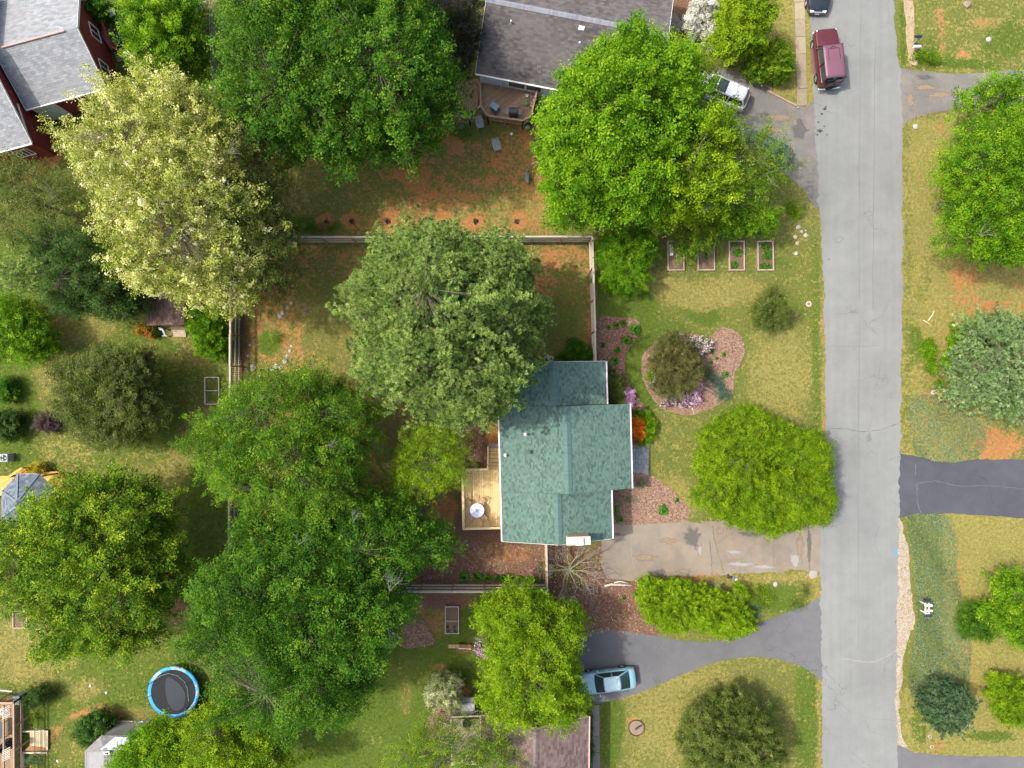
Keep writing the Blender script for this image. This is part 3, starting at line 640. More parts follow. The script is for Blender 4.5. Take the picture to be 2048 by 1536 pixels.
def build_grass():
    r = np.random.default_rng(21); N = 230000
    P = np.column_stack([r.uniform(-42, 42, N), r.uniform(-32, 32, N)])
    w = gw_at(P); pr = np.clip(0.15 + 0.75 * w[:, 1] + 0.35 * w[:, 0] - 0.55 * w[:, 2] - 0.9 * w[:, 3], 0, 1)
    keep = (r.random(N) < pr * 0.62) & ~paved(P); P = P[keep]; w = w[keep]; n = len(P)
    K = 4
    C = np.repeat(P, K, 0); W_ = np.repeat(w, K, 0); m = len(C)
    a = r.random(m) * 2 * np.pi; h = r.uniform(0.03, 0.085, m) * (1 + 0.8 * W_[:, 1] * (r.random(m) < 0.15)); out = h * r.uniform(0.5, 1.3, m)
    C = C + r.normal(0, 0.03, (m, 2)); wd = r.uniform(0.008, 0.02, m)
    b1 = np.column_stack([C[:, 0] - np.sin(a) * wd, C[:, 1] + np.cos(a) * wd, np.full(m, -0.003)])
    b2 = np.column_stack([C[:, 0] + np.sin(a) * wd, C[:, 1] - np.cos(a) * wd, np.full(m, -0.003)])
    tip = np.column_stack([C[:, 0] + np.cos(a) * out, C[:, 1] + np.sin(a) * out, h])
    V = np.stack([b1, b2, tip], 1).reshape(-1, 3); F = np.arange(3 * m).reshape(-1, 3)
    val = np.clip(0.5 + 0.45 * (W_[:, 0] - W_[:, 1]) + r.normal(0, 0.2, m), 0, 1)
    t = NT('grass_blades'); mat = t.finish(t.ramp(t.attr(), [(0.0, (0.05, 0.095, 0.012)), (0.45, (0.12, 0.16, 0.03)), (0.75, (0.28, 0.25, 0.09)), (1.0, (0.48, 0.40, 0.20))]), 0.8, 0.15, trans=0.2)
    o = link('grass', mesh_np('grass', V, F, val), mat)
    tag(o, 'short patchy lawn grass, part green and part straw dry', 'grass', kind='stuff')
build_grass()
# ------------------------------------------------------------------ buildings
def shingle_plane(A, B, C, D, w, e, jit=1.0, th=0.012, tabw=None):
    """A,B along the eave, D,C along the top. Returns verts, faces, rnd of staggered tabs clipped to the quad/triangle"""
    A, B, C, D = map(Vector, (A, B, C, D))
    u = (B - A).normalized(); nrm = (B - A).cross(D - A)
    if nrm.length < 1e-6: nrm = (B - A).cross(C - A)
    nrm.normalize()
    if nrm.z < 0: nrm = -nrm
    v = nrm.cross(u).normalized()
    if v.dot(((C + D) / 2) - A) < 0: v = -v
    def loc(p): q = p - A; return (q.dot(u), q.dot(v))
    poly = ccw([loc(p) for p in (A, B, C, D)])
    H = max(p[1] for p in poly); lo = min(p[0] for p in poly)
    V, F, R = [], [], []; row = 0; y = 0.0
    r = random.Random(int(abs(A.x * 37 + A.y * 91)) + 5)
    while y < H:
        y1 = min(y + e, H)
        strip = clip(clip(poly, 0, -1, -y), 0, 1, y1)
        if len(strip) > 2:
            x0 = min(p[0] for p in strip); x1 = max(p[0] for p in strip)
            k = math.floor((x0 - lo) / w) - 1
            offx = (row % 2) * w * 0.5 + (row % 3) * w * 0.17
            while lo + k * w + offx < x1:
                a, b = lo + k * w + offx, lo + (k + 1) * w + offx - 0.008
                a, b = max(a, x0), min(b, x1)
                if b - a > 0.03:
                    t = th * r.uniform(0.6, 1.3)
                    pts = [A + u * a + v * y + nrm * (t + 0.008), A + u * b + v * y + nrm * (t + 0.008), A + u * b + v * y1 + nrm * 0.006, A + u * a + v * y1 + nrm * 0.006,
                           A + u * a + v * y, A + u * b + v * y]
                    i = len(V); V += pts
                    F += [[i, i + 1, i + 2, i + 3], [i + 4, i + 5, i + 1, i]]
                    val = r.random(); R += [val, val]
                k += 1
        y += e; row += 1
    return V, F, R
def add_raw(mb, V, F, R):
    b = len(mb.v); mb.v += [tuple(p) for p in V]
    for f, q in zip(F, R): mb.f.append([b + i for i in f]); mb.r.append(q)

class Frame:
    def __init__(s, O, th): s.O = O; s.u = (math.cos(th), math.sin(th)); s.v = (-math.sin(th), math.cos(th)); s.th = th
    def P(s, u, v, z=0.0): return (s.O[0] + s.u[0] * u + s.v[0] * v, s.O[1] + s.u[1] * u + s.v[1] * v, z)
    def inv(s, x, y): dx, dy = x - s.O[0], y - s.O[1]; return (dx * s.u[0] + dy * s.u[1], dx * s.v[0] + dy * s.v[1])

def siding(mb, P0, P1, z0, ztop, fr_top=None, pitch=0.2, proud=0.02):
    """clapboards on the wall P0->P1 (outside on the right hand), ztop(s) = wall height at fraction s"""
    P0, P1 = Vector((*P0[:2], 0)), Vector((*P1[:2], 0)); d = P1 - P0; n = Vector((d.y, -d.x, 0)).normalized()
    z = z0
    smp = [i / 60 for i in range(61)]
    zm = max(ztop(s) for s in smp)
    while z < zm - 0.02:
        zz = min(z + pitch, zm); ok = [s for s in smp if ztop(s) >= zz - 0.01]
        if ok:
            a, b = P0 + d * min(ok), P0 + d * max(ok)
            mb.cur = rnd.random()
            mb.quad(a + n * (proud + 0.022) + Vector((0, 0, z)), b + n * (proud + 0.022) + Vector((0, 0, z)), b + n * (proud + 0.004) + Vector((0, 0, zz)), a + n * (proud + 0.004) + Vector((0, 0, zz)))
            mb.quad(a + n * proud + Vector((0, 0, z)), b + n * proud + Vector((0, 0, z)), b + n * (proud + 0.022) + Vector((0, 0, z)), a + n * (proud + 0.022) + Vector((0, 0, z)))
        z = zz
    mb.cur = None
def gable(T, fr, u0, u1, v0, vr, v1, h0, hr, h1, shm, rm, fascia, wallm, oh=0.35, base=0.0, ridge_cap=None, gut=True, wall_ends=(True, True), wall_sides=(True, True), tab=(0.33, 0.145), capw=0.28, wall_v=None, clap=True, fends=(1, 1)):
    """a gabled block: walls + roof with sub-parts shingles, ridge_cap, fascia, gutter"""
    th = 0.14
    P = fr.P
    mb = MB()
    for (va, ha, vb, hb) in ((v0, h0, vr, hr), (v1, h1, vr, hr)):
        q = [P(u0, va, ha), P(u1, va, ha), P(u1, vb, hb), P(u0, vb, hb)]
        lo = [(x, y, z - th) for x, y, z in q]
        mb.add(q + lo, [(0, 1, 2, 3), (7, 6, 5, 4), (0, 4, 5, 1), (1, 5, 6, 2), (3, 7, 4, 0)])
    roof = mb.build('roof', rm, T)
    sh = MB()
    for (va, ha, vb, hb) in ((v0, h0, vr, hr), (v1, h1, vr, hr)):
        add_raw(sh, *shingle_plane(P(u0, va, ha), P(u1, va, ha), P(u1, vb, hb), P(u0, vb, hb), *tab))
    def sub(m, name, mat):
        o = m.build(name, mat, T); o.parent = roof; return o
    s = sub(sh, 'shingles', shm); s['kind'] = 'stuff'
    if ridge_cap:
        mb = MB(); u = u0; r = random.Random(3)
        s0 = (hr - h0) / (vr - v0); s1 = (hr - h1) / (v1 - vr)
        while u < u1 - 0.02:
            e = min(u + 0.145, u1); mb.cur = r.random(); t = 0.045 + r.uniform(0, 0.01)
            mb.quad(P(u, vr - capw, hr - capw * s0 + t), P(e, vr - capw, hr - capw * s0 + t - 0.006), P(e, vr, hr + t + 0.004), P(u, vr, hr + t + 0.012))
            mb.quad(P(u, vr, hr + t + 0.012), P(e, vr, hr + t + 0.004), P(e, vr + capw, hr - capw * s1 + t - 0.006), P(u, vr + capw, hr - capw * s1 + t))
            mb.quad(P(u, vr - capw, hr - capw * s0), P(e, vr - capw, hr - capw * s0), P(e, vr - capw, hr - capw * s0 + t), P(u, vr - capw, hr - capw * s0 + t))
            u = e
        mb.cur = None
        sub(mb, 'ridge_cap', ridge_cap)
    for uu, k in ((u0 - 0.012, 0), (u1 + 0.012, 1)):
        if not fends[k]: continue
        mb = MB()
        mb.beam(P(uu, v0, h0 - 0.08), P(uu, vr, hr - 0.08), 0.024, 0.2); mb.beam(P(uu, vr, hr - 0.08), P(uu, v1, h1 - 0.08), 0.024, 0.2)
        sub(mb, 'fascia', fascia)
    if gut:
        for va, ha, sg in ((v0, h0, -1), (v1, h1, 1)):
            mb = MB(); mb.beam(P(u0, va + sg * 0.07, ha - 0.07), P(u1, va + sg * 0.07, ha - 0.07), 0.11, 0.10)
            n = max(2, int((u1 - u0) / 0.6))
            for i in range(n + 1):
                uu = u0 + 0.04 + (u1 - u0 - 0.08) * i / n
                mb.beam(P(uu, va + sg * 0.0, ha - 0.015), P(uu, va + sg * 0.13, ha - 0.015), 0.03, 0.02)
            sub(mb, 'gutter', fascia)
    # walls
    wv0, wv1 = v0 + oh, v1 - oh; wu0, wu1 = u0 + oh, u1 - oh
    if wall_v: wv0, wv1 = wall_v
    def roof_h(v): return (h0 + (hr - h0) * (v - v0) / (vr - v0) if v < vr else h1 + (hr - h1) * (v1 - v) / (v1 - vr)) - th - 0.01
    mb = MB()
    za, zb, zr = roof_h(wv0), roof_h(wv1), hr - th - 0.01
    ring = [(wu0, wv0, za), (wu1, wv0, za), (wu1, wv1, zb), (wu0, wv1, zb)]
    mb.quad(P(wu0, wv0, base), P(wu1, wv0, base), P(wu1, wv0, za), P(wu0, wv0, za))
    mb.quad(P(wu1, wv1, base), P(wu0, wv1, base), P(wu0, wv1, zb), P(wu1, wv1, zb))
    for uu, fl in ((wu0, 1), (wu1, 0)):
        q = [P(uu, wv0, base), P(uu, wv1, base), P(uu, wv1, zb), P(uu, vr, zr), P(uu, wv0, za)]
        mb.add(q if not fl else q[::-1], [(0, 1, 2, 3, 4)])
    if clap:
        siding(mb, P(wu0, wv0), P(wu1, wv0), base + 0.2, lambda s: za)
        siding(mb, P(wu1, wv1), P(wu0, wv1), base + 0.2, lambda s: zb)
        siding(mb, P(wu1, wv0), P(wu1, wv1), base + 0.2, lambda s: roof_h(wv0 + (wv1 - wv0) * s))
        siding(mb, P(wu0, wv1), P(wu0, wv0), base + 0.2, lambda s: roof_h(wv1 + (wv0 - wv1) * s))
    mb.build('wall', wallm, T)
    return roof, roof_h
def window(T, a, b, z0, z1, out, frame_m, mull=1, glass=None, pr=0.05):
    """window on a wall between plan points a,b; out = outward unit normal"""
    a, b, out = Vector((*a[:2], 0)), Vector((*b[:2], 0)), Vector((*out, 0))
    d = (b - a); o = out * pr
    mb = MB(); fw = 0.09
    Z = lambda z: Vector((0, 0, z))
    du = d.normalized()
    mb.beam(a + o + Z(z0), b + o + Z(z0), 0.06, fw); mb.beam(a + o + Z(z1), b + o + Z(z1), 0.06, fw)
    mb.beam(a + o + Z(z0 + fw / 2), a + o + Z(z1 - fw / 2), fw, 0.06); mb.beam(b + o + Z(z0 + fw / 2), b + o + Z(z1 - fw / 2), fw, 0.06)
    for i in range(mull):
        c = a + d * (i + 1) / (mull + 1); mb.beam(c + o + Z(z0 + fw / 2), c + o + Z(z1 - fw / 2), 0.06, 0.05)
    f = mb.build('window', frame_m, T)
    m2 = MB(); g = out * (pr - 0.02)
    for i in range(mull + 1):
        m2 = MB(); p = a + d * (i / (mull + 1)) + du * 0.035; q = a + d * ((i + 1) / (mull + 1)) - du * 0.035
        m2.beam(p + g + Z((z0 + z1) / 2), q + g + Z((z0 + z1) / 2), 0.012, z1 - z0 - fw)
        w = m2.build('pane', glass or glass_mat(), T); w.parent = f
    return f

M_white = simple('white_trim', (0.72, 0.71, 0.69), 0.6, 0.1)
# --- green roofed house in the middle
S_green = shingle_mat('green_shingles', [(0.0, (0.045, 0.070, 0.060)), (0.2, (0.066, 0.108, 0.090)), (0.42, (0.084, 0.146, 0.120)), (0.8, (0.102, 0.175, 0.143)), (1.0, (0.135, 0.212, 0.175))], (0.14, 0.205, 0.17), 0.3)
M_groof = simple('green_roof_deck', (0.06, 0.10, 0.09)); M_cap_green = shingle_mat('green_ridge_shingles', [(0.0, (0.075, 0.13, 0.115)), (1.0, (0.10, 0.17, 0.15))])
gh = Frame(G(996, 728, 3), math.radians(-88.5))
L0 = gh.P(7, 5)
H3 = thing('house', 'house with green shingle roof in three stepped gables in the centre of the picture', 'house', (L0[0], L0[1], 0))
wall_b = simple('taupe_siding', (0.30, 0.26, 0.22))
fasc = simple('pink_white_fascia', (0.66, 0.58, 0.56), 0.6, 0.1)
gable(H3, gh, 0, 3.25, 0, 4.06, 8.13, 3.0, 4.54, 3.0, S_green, M_groof, fasc, wall_b, ridge_cap=M_cap_green, tab=(0.21, 0.13), oh=0.45, fends=(1, 0))
gable(H3, gh, 3.262, 9.66, 0, 4.93, 9.85, 3.0, 4.90, 3.0, S_green, M_groof, fasc, wall_b, ridge_cap=M_cap_green, tab=(0.21, 0.13), oh=0.45, fends=(0, 0))
gable(H3, gh, 9.672, 13.42, 0, 4.14, 8.28, 3.0, 4.57, 3.0, S_green, M_groof, fasc, wall_b, ridge_cap=M_cap_green, tab=(0.21, 0.13), oh=0.45, fends=(0, 1))
# chimney, roof vents
c = G(1157, 1082, 5.2); mb = MB(); mb.box(c[0], c[1], 2.55, 1.62, 0.52, 5.1, math.radians(1.5)); ch = mb.build('chimney', simple('pale_brick', (0.40, 0.27, 0.20), 0.9, 0.3, 8), H3)
z = 0.6
mb = MB(); 
while z < 5.1:
    for i in range(9):
        for sd in (-1, 1): mb.box(c[0] - 0.72 + i * 0.18 + (0.09 if int(z / 0.1) % 2 else 0) * 0.5, c[1] + sd * 0.262, z, 0.165, 0.012, 0.075)
    z += 0.1
w = mb.build('brick_courses', MATS['pale_brick'], H3); w.parent = ch; w['kind'] = 'stuff'
mb = MB(); mb.box(c[0], c[1], 5.13, 1.76, 0.62, 0.06, math.radians(1.5)); w = mb.build('crown_slab', simple('mortar_slab', (0.52, 0.40, 0.33)), H3, bevel=0.01); w.parent = ch
mb = MB(); mb.box(c[0] + 0.06, c[1], 5.26, 0.46, 0.46, 0.16, math.radians(1.5)); mb.box(c[0] + 0.06, c[1], 5.37, 0.54, 0.54, 0.035, math.radians(1.5))
w = mb.build('flue_cap', simple('white_metal', (0.8, 0.8, 0.8), 0.5, 0.08), H3, bevel=0.008); w.parent = ch
for px, py, h in ((1051, 869, 4.25), (1011, 911, 3.4)):
    q = G(px, py, h + 0.2); mb = MB(); mb.lathe([(0.055, -0.1), (0.055, 0.28)], (q[0], q[1], h - 0.1), 10); mb.lathe([(0.14, -0.04), (0.07, 0.03)], (q[0], q[1], h), 10)
    mb.build('vent_pipe', simple('pvc_pipe', (0.55, 0.54, 0.52)), H3)
q = G(1055, 904, 4.4); mb = MB(); mb.box(q[0], q[1], 4.36, 0.36, 0.26, 0.1, 0); mb.build('roof_vent', simple('dark_vent', (0.08, 0.10, 0.10)), H3, bevel=0.01)

# --- grey roofed house at the top
S_grey = shingle_mat('taupe_shingles', [(0.0, (0.052, 0.047, 0.046)), (0.4, (0.086, 0.078, 0.077)), (0.8, (0.112, 0.104, 0.101)), (1.0, (0.140, 0.130, 0.125))], (0.156, 0.148, 0.146), 0.45)
M_tdeck = simple('taupe_roof_deck', (0.10, 0.09, 0.09))
f2 = Frame(G(951, 146, 2.8), math.radians(-11)); L0 = f2.P(7, 4.6)
H2 = thing('house', 'house with a plain taupe grey gable roof behind the brown timber deck', 'house', (L0[0], L0[1], 0))
wall_w = simple('pale_blue_siding', (0.55, 0.62, 0.66), 0.6, 0.08)
_, rh = gable(H2, f2, 0, 13.6, 0, 4.65, 9.3, 2.8, 4.6, 2.8, S_grey, M_tdeck, M_white, wall_w, ridge_cap=shingle_mat('ridge_grey', [(0, (0.17, 0.18, 0.20)), (1, (0.25, 0.26, 0.29))]), tab=(0.33, 0.17), oh=0.25, capw=0.2)
n2 = (f2.v[0] * -1, f2.v[1] * -1)
for a, b, z0, z1, ml in ((2.5, 3.8, 1.15, 2.35, 0), (3.9, 5.1, 1.15, 2.35, 0), (8.0, 8.9, 1.5, 2.3, 0)):
    window(H2, f2.P(a, 0.23), f2.P(b, 0.23), z0, z1, n2, M_white, ml, simple('window_reflection', (0.10, 0.11, 0.08), 0.2, 0.2))
for uu in (1.9, 6.7):
    mb = MB(); mb.tube([f2.P(uu, 0.17, 0.1), f2.P(uu, 0.17, 2.5), f2.P(uu, -0.05, 2.68)], 0.035, 6); mb.build('downpipe', M_white, H2)
for px, py, s in ((1163, 56, 0.42), ):
    q = G(px, py, 4.3); mb = MB(); mb.box(q[0], q[1], 4.30, s, s, 0.26, math.radians(-11)); mb.build('skylight', simple('white_metal', (0.8, 0.8, 0.8)), H2, bevel=0.02)
q = G(1159, 86, 4.0); mb = MB(); mb.lathe([(0.16, -0.12), (0.07, 0.0), (0.06, 0.25)], (q[0], q[1], 3.85), 10); mb.build('vent_pipe', simple('white_metal', (0.8, 0.8, 0.8)), H2)
q = G(1022, 42, 4.5); mb = MB(); mb.lathe([(0.05, -0.2), (0.05, 0.2)], (q[0], q[1], 4.35), 8); mb.build('vent_pipe', simple('white_metal', (0.8, 0.8, 0.8)), H2)

# --- red house top left
S_lt = shingle_mat('silver_shingles', [(0.0, (0.186, 0.197, 0.203)), (0.35, (0.241, 0.253, 0.258)), (0.8, (0.290, 0.303, 0.312)), (1.0, (0.345, 0.353, 0.359))], (0.249, 0.238, 0.235), 0.5)
M_ldeck = simple('silver_roof_deck', (0.2, 0.2, 0.2)); M_red = simple('red_siding', (0.20, 0.030, 0.026), 0.7, 0.25, 2, stretch=(1, 1, 6))
f1 = Frame(G(212, 175, 3), math.radians(15)); L0 = f1.P(-3, 3)
H1 = thing('house', 'red clapboard house with pale silver grey roof in the top left corner', 'house', (L0[0], L0[1], 0))
gable(H1, f1, -6.3, 0, 0, 3.6, 8.6, 3.0, 4.95, 2.6, S_lt, M_ldeck, M_white, M_red, tab=(0.33, 0.17), oh=0.25, gut=True)
gable(H1, f1, -18, -6.32, -2.75, 3.6, 9.6, 3.35, 6.3, 3.2, S_lt, M_ldeck, M_white, M_red, tab=(0.33, 0.17), oh=0.25)
# copper flashing strip on the ridge
mb = MB(); mb.tube([f1.P(-5.6, 3.6, 5.03), f1.P(-0.9, 3.6, 5.03)], 0.07, 8); mb.build('ridge_pipe', simple('pink_copper', (0.55, 0.33, 0.28), 0.5, 0.1), H1)
ue = (f1.u[0], f1.u[1]); us = (-f1.v[0], -f1.v[1])
for v_a, v_b in ((1.55, 2.55), (4.35, 5.45)):
    window(H1, f1.P(-0.25, v_a), f1.P(-0.25, v_b), 1.35, 2.55, ue, M_white, 1)
window(H1, f1.P(-2.6, 0.25), f1.P(-1.5, 0.25), 0.5, 1.1, us, M_white, 2)
mb = MB(); a, b = f1.P(-6.2, 0.19, 1.35), f1.P(-4.4, 0.19, 1.35); mb.beam(a, b, 0.05, 2.3); d = mb.build('door', M_white, H1)
window(H1, f1.P(-8.6, -2.5), f1.P(-7.4, -2.5), 1.2, 2.3, us, M_white, 3)
# trim on the east wall of the higher wing
mb = MB(); mb.beam(f1.P(-6.54, -2.45, 3.1), f1.P(-6.54, 0.3, 3.4), 0.03, 0.2); mb.build('corner_trim', M_white, H1)

# --- pinkish brown roofed house at the bottom
S_pk = shingle_mat('rose_brown_shingles', [(0.0, (0.074, 0.050, 0.046)), (0.4, (0.130, 0.090, 0.084)), (0.8, (0.180, 0.130, 0.121)), (1.0, (0.236, 0.180, 0.161))], (0.223, 0.161, 0.130), 0.4)
f4 = Frame(G(1177, 1433, 3), math.radians(-90.6)); L0 = f4.P(6, -4)
H4 = thing('house', 'house with a rose brown shingle roof at the bottom edge beside the blue car', 'house', (L0[0], L0[1], 0))
gable(H4, f4, 0, 13, -8.1, -4.05, 0, 3.0, 4.9, 3.0, S_pk, simple('brown_roof_deck', (0.12, 0.08, 0.07)), simple('pink_gutter', (0.62, 0.40, 0.36), 0.6, 0.1), simple('tan_siding', (0.36, 0.28, 0.22)), ridge_cap=shingle_mat('ridge_brown', [(0, (0.13, 0.10, 0.095)), (1, (0.20, 0.155, 0.145))]), tab=(0.30, 0.18), oh=0.35, capw=0.2)
mb = MB(); a = G(1152, 1428, 0.2); mb.box(a[0], a[1] + 0.1, 0.1, 1.8, 1.5, 0.2); mb.build('porch_step', simple('brown_step', (0.20, 0.13, 0.10)), H4)

# --- grey building bottom left with pale panels on its hip
S_gb = shingle_mat('mid_grey_shingles', [(0.0, (0.140, 0.137, 0.135)), (0.5, (0.187, 0.181, 0.179)), (1.0, (0.234, 0.228, 0.222))], (0.211, 0.199, 0.193), 0.4)
hz = 2.6; rz_ = 3.3
T = thing('garden_building', 'grey shingled outbuilding with pale blue roof panels at the bottom left edge', 'building', (*G(215, 1530, 2.6), 0))
E = [G(170, 1502, hz), G(203, 1471, hz), G(268, 1471, hz), G(290, 1500, hz), G(290, 1620, hz), G(170, 1620, hz)]
R0, R1 = G(208, 1499, rz_), G(216, 1620, rz_)
W_ = [*E]
mb = MB(); planes = [((*E[5], hz), (*E[0], hz), (*R0, rz_), (*R1, rz_)), ((*E[0], hz), (*E[1], hz), (*R0, rz_), (*R0, rz_)), ((*E[1], hz), (*E[2], hz), (*R0, rz_), (*R0, rz_)), ((*E[2], hz), (*E[3], hz), (*R0, rz_), (*R0, rz_)), ((*E[3], hz), (*E[4], hz), (*R1, rz_), (*R0, rz_))]
sh = MB()
for pl in planes:
    q = list(pl) if pl[2] != pl[3] else list(pl[:3])
    mb.add(q, [tuple(range(len(q)))]); add_raw(sh, *shingle_plane(*pl, 0.3, 0.17))
roof = mb.build('roof', simple('grey_roof_deck', (0.2, 0.2, 0.2)), T); s_ = sh.build('shingles', S_gb, T); s_.parent = roof; s_['kind'] = 'stuff'
cx = sum(p[0] for p in E) / 6; cy = sum(p[1] for p in E) / 6
mb = MB(); mb.prism(ccw([(cx + (x - cx) * 0.93, cy + (y - cy) * 0.96) for x, y in E]), 0, hz - 0.02); mb.build('wall', simple('grey_siding', (0.35, 0.34, 0.33)), T)
zp = 2.98
q = [(*G(201, 1498, 3.22), 3.30), (*G(232, 1472, 2.68), 2.78), (*G(266, 1473, 2.68), 2.78), (*G(246, 1499, 3.22), 3.30)]
mid = lambda a, b, t: tuple(a[i] * (1 - t) + b[i] * t for i in range(3))
M_pan = simple('pale_blue_panel', (0.52, 0.60, 0.66), 0.4, 0.1)
for i in range(2):
    for j in range(2):
        a = mid(mid(q[0], q[3], i / 2 + 0.01), mid(q[1], q[2], i / 2 + 0.01), j / 2 + 0.01); b = mid(mid(q[0], q[3], i / 2 + 0.49), mid(q[1], q[2], i / 2 + 0.49), j / 2 + 0.01)
        c_ = mid(mid(q[0], q[3], i / 2 + 0.49), mid(q[1], q[2], i / 2 + 0.49), j / 2 + 0.49); d = mid(mid(q[0], q[3], i / 2 + 0.01), mid(q[1], q[2], i / 2 + 0.01), j / 2 + 0.49)
        lo = [(x, y, z - 0.06) for x, y, z in (a, b, c_, d)]
        mb = MB(); mb.add([a, b, c_, d] + lo, [(0, 1, 2, 3), (7, 6, 5, 4), (0, 4, 5, 1), (1, 5, 6, 2), (2, 6, 7, 3), (3, 7, 4, 0)]); mb.build('roof_panel', M_pan, T)
g = G(214, 1506, 3.35); mb = MB(); mb.box(g[0], g[1], 3.33, 0.42, 0.22, 0.10, 0.1); v_ = mb.build('roof_vent', M_white, T); mb = MB(); mb.box(g[0], g[1], 3.39, 0.24, 0.12, 0.02, 0.1); w = mb.build('grille', simple('black_plastic', (0.03, 0.03, 0.03)), T); w.parent = v_

# --- gambrel shed
S_br = shingle_mat('brown_shingles', [(0.0, (0.085, 0.055, 0.044)), (0.5, (0.140, 0.093, 0.076)), (1.0, (0.196, 0.136, 0.111))])
T = thing('garden_shed', 'brown gambrel roofed garden shed half under the cream blossoming tree', 'shed', (*G(336, 620, 0), 0))
xs_ = [G(294, 0, 1.9)[0], G(315, 0, 2.6)[0], G(345, 0, 2.95)[0], G(369, 0, 2.6)[0], G(379, 0, 1.9)[0]]; zs_ = [1.9, 2.6, 2.95, 2.6, 1.9]
y0, y1 = G(0, 650, 2.6)[1], G(0, 572, 2.6)[1]
mb = MB(); sh = MB()
for i in range(4):
    q = [(xs_[i], y0, zs_[i]), (xs_[i + 1], y0, zs_[i + 1]), (xs_[i + 1], y1, zs_[i + 1]), (xs_[i], y1, zs_[i])]
    lo = [(x, y, z - 0.06) for x, y, z in q]
    mb.add(q + lo, [(0, 1, 2, 3), (7, 6, 5, 4), (0, 4, 5, 1), (1, 5, 6, 2), (2, 6, 7, 3), (3, 7, 4, 0)])
    if i < 2: add_raw(sh, *shingle_plane(q[0], q[3], q[2], q[1], 0.3, 0.16))
    else: add_raw(sh, *shingle_plane(q[1], q[2], q[3], q[0], 0.3, 0.16))
roof = mb.build('roof', simple('brown_roof_deck', (0.12, 0.08, 0.07)), T); s_ = sh.build('shingles', S_br, T); s_.parent = roof; s_['kind'] = 'stuff'
mb = MB(); prof = [(xs_[0] + 0.15, 0.05), (xs_[4] - 0.15, 0.05), (xs_[4] - 0.15, 1.85), (xs_[3] - 0.05, 2.5), (xs_[2], 2.87), (xs_[1] + 0.05, 2.5), (xs_[0] + 0.15, 1.85)]
n = 7; vs = [(x, y0 + 0.1, z) for x, z in prof] + [(x, y1 - 0.1, z) for x, z in prof]
mb.add(vs, [tuple(range(n)), tuple(range(2 * n - 1, n - 1, -1))] + [(i, i + n, (i + 1) % n + n, (i + 1) % n) for i in range(n)]); mb.build('wall', simple('shed_wood', (0.26, 0.19, 0.14)), T)
mb = MB(); mb.box((xs_[0] + xs_[4]) / 2, y0 + 0.08, 1.05, 1.5, 0.05, 1.9); mb.build('door', simple('shed_door', (0.33, 0.24, 0.17)), T)
mb = MB(); a, b = G(344, 652, 0), G(374, 674, 0)
for i in range(6): mb.box((a[0] + b[0]) / 2, a[1] - 0.1 - i * 0.14, 0.25 - i * 0.03, 1.15, 0.13, 0.03)
mb.build('ramp', simple('weathered_plank', (0.42, 0.33, 0.22)), T)

# --- gazebo
S_gz = shingle_mat('slate_blue_shingles', [(0.0, (0.068, 0.084, 0.104)), (0.5, (0.116, 0.140, 0.168)), (1.0, (0.176, 0.204, 0.232))])
T = thing('gazebo', 'gazebo with elongated octagonal slate blue shingle roof on the left edge', 'gazebo', (*G(52, 1003, 0), 0))
hz = 2.6; hr = 3.7
E = GP([(36, 948), (78, 948), (107, 978), (108, 1036), (80, 1068), (36, 1064), (4, 1034), (4, 982)], hz)
A0, A1 = G(34, 1003, hr), G(34, 1012, hr)
mb = MB(); sh = MB(); top = [(*A0, hr)] * 3 + [(*A1, hr)] * 4 + [(*A0, hr)]
for i in range(8):
    a, b = (*E[i], hz), (*E[(i + 1) % 8], hz); ta, tb = top[i], top[(i + 1) % 8]
    q = [a, b, tb, ta] if ta != tb else [a, b, ta]
    mb.add(q, [tuple(range(len(q)))]); add_raw(sh, *shingle_plane(a, b, tb, ta, 0.3, 0.17))
roof = mb.build('roof', simple('blue_roof_deck', (0.1, 0.12, 0.14)), T); s_ = sh.build('shingles', S_gz, T); s_.parent = roof; s_['kind'] = 'stuff'
for i in range(8):
    mb = MB(); mb.beam((*E[i], hz + 0.045), (*[top[i][k] * 0.99 + E[i][k] * 0.01 for k in (0, 1)], hr + 0.04), 0.16, 0.03); w = mb.build('hip_cap', simple('slate_cap', (0.13, 0.17, 0.20)), T); w.parent = roof
    mb = MB(); mb.beam((*E[i], hz - 0.06), (*E[(i + 1) % 8], hz - 0.06), 0.04, 0.12); w = mb.build('fascia', M_white, T); w.parent = roof
cx = sum(p[0] for p in E) / 8; cy = sum(p[1] for p in E) / 8
for x, y in E:
    mb = MB(); mb.box(cx + (x - cx) * 0.9, cy + (y - cy) * 0.9, 1.3, 0.12, 0.12, 2.58); mb.build('post', simple('honey_wood', (0.62, 0.36, 0.08)), T)
mb = MB(); mb.prism(ccw([(cx + (x - cx) * 0.95, cy + (y - cy) * 0.95) for x, y in E]), 0.0, 0.35); mb.build('floor', simple('honey_wood', (0.62, 0.36, 0.08)), T)

